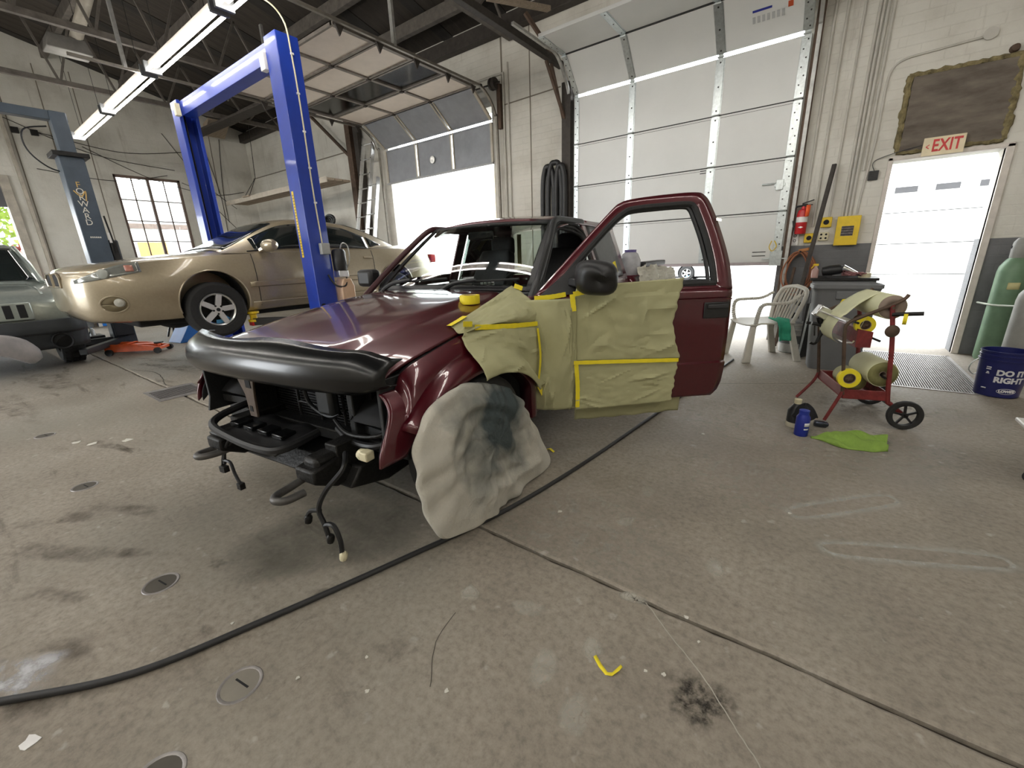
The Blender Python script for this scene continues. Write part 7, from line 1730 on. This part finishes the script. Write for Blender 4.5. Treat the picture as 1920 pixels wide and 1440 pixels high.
# ladders leaning beside the half open door
def ladder(xb, xt, yb, yt, zt, w, label, n):
    t = thing('ladder', label, 'ladder', (0, 0, 0), 0, 'aluminium ladders')
    for s in (-1, 1):
        a, b = Vector((xb + s * w / 2, yb, 0)), Vector((xt + s * w / 2 * .85, yt, zt)); r_ = MB().bar(a, b, .035, .085, (0, 1, 0)).build('rail', m_alu, t, bevel=.004)
        for i in range(n): p = a.lerp(b, (i + .5) / n); MB().cyl(p + Vector((0, -.045, 0)), p + Vector((0, -.040, 0)), .012, n=8).build('rivet', m_dark, r_)
    for i in range(n):
        k = (i + .5) / n; a = Vector((xb, yb, 0)).lerp(Vector((xt, yt, zt)), k); ww = w * (1 - .15 * k); MB().cyl(a - Vector((ww / 2, 0, 0)), a + Vector((ww / 2, 0, 0)), .016, n=8).build('rung', m_alu, t)
    return t
ladder(-9.45, -8.85, 6.25, 6.78, 4.0, .42, 'tall aluminium ladder leaning on the wall by the half raised door', 13); ladder(-8.75, -8.62, 6.0, 6.62, 3.1, .34, 'shorter aluminium ladder leaning right beside the tall one', 10)
# brown steel column with brace, beside the ladders
t = thing('steel_column', 'brown steel column with diagonal brace beside the ladders', 'column', (-9.55, 6.8, 0)); MB().box(-.09, .09, -.09, .09, 0, 4.9).build('shaft', m_brown, t, bevel=.006); MB().box(.14, .30, -.03, .09, 0, 4.9).build('flange', m_dkbrown, t); MB().bar((-1.5, -.05, 4.85), (-.05, -.05, 3.7), .07, .05).build('brace', m_brown, t)
t = thing('hose_bundle', 'dark hose bundle heaped on a bracket below the hanging shelf', 'hose', (-10.9, 6.6, 2.25)); 
for i in range(5): MB().tube([(.22 * cos(a) + .12 * i, -.03 * i, .12 * sin(a) + .02 * i) for a in lin(0, 2 * pi, 18)[:-1]], .03, 7, closed=True).build('hose_loop', m_black, t)
MB().box(-.4, .8, -.15, .3, -.22, -.16).build('bracket', m_brown, t)
# thick black exhaust hoses draped on the pier between the overhead doors
t = thing('exhaust_hose', 'thick black exhaust hoses looped on the pier beside the white door', 'hose', (-3.95, 6.78, 0))
for i, (dx, zt, w) in enumerate(((-.16, 2.72, .11), (-.02, 2.76, .13), (.10, 2.70, .08))):
    MB().tube(cr([(dx - w, -.02 * i, .35), (dx - w, -.02 * i, 1.4), (dx - w, -.02 * i, 2.35), (dx - w * .6, -.02 * i, zt - .05), (dx, -.02 * i, zt), (dx + w * .6, -.02 * i, zt - .05), (dx + w, -.02 * i, 2.35), (dx + w, -.02 * i, 1.4), (dx + w, -.02 * i, .35)], 6), .045, 10).build('hose_loop', m_black, t)
MB().box(-.2, .2, .02, .15, 2.55, 2.62).build('hanger_bracket', m_dkmetal, t)
# conduits on the pier and door header
tag(MB().tube(cr([(-5.1, WY - .03, .3), (-5.1, WY - .03, 3.9), (-5.1, WY - .03, 4.30), (-5.16, WY - .03, 4.36), (-5.9, WY - .03, 4.36)], 5), .018, 8).build('conduit', m_cond), 'painted conduit with a bend on the pier beside the half raised door', 'conduit')
tag(MB().tube([(-5.0, WY - .02, .3), (-5.0, WY - .02, 4.5)], .014, 8).build('conduit', m_cond), 'straight painted conduit on the pier beside the half raised door', 'conduit')
# loose cables drooping across the far wall
random.seed(14)
for i, (y0, z0, y1, z1) in enumerate(((1.9, 4.6, 4.9, 3.9), (2.3, 4.4, 5.2, 4.4), (3.1, 4.2, 5.8, 3.3), (2.2, 3.6, 4.7, 3.75), (4.8, 4.8, 6.3, 3.0), (5.0, 3.6, 6.6, 3.5), (5.2, 4.3, 6.2, 2.4), (5.7, 4.9, 5.9, 2.2), (6.2, 4.9, 6.0, 2.6))):
    m_ = ((y0 + y1) / 2 + (random.random() - .5) * .3, (z0 + z1) / 2 - .12 - .1 * random.random())
    tag(MB().tube(cr([(XL + .015, y0, z0), (XL + .015, *m_), (XL + .015, y1, z1)], 8), .008, 5).build('loose_cable', m_dkbrown), 'thin dark cable drooping across the far wall by the window', 'cable', 'cables on the far wall')
for y in (2.05, 2.35): tag(MB().box(XL, XL + .06, y - .06, y + .06, 4.3, 4.42).build('wall_bracket', m_dkmetal, bevel=.005), 'small dark bracket on the far wall above the window', 'bracket', 'brackets on the far wall')
# parked white car outside under the big door
WC = make_sedan('white parked car outside beyond the overhead door', (-5.2, 21.5, -.03), radians(180), M('white_car_paint', (.8, .8, .8), .3, 0, .02, 5, coat=.6))
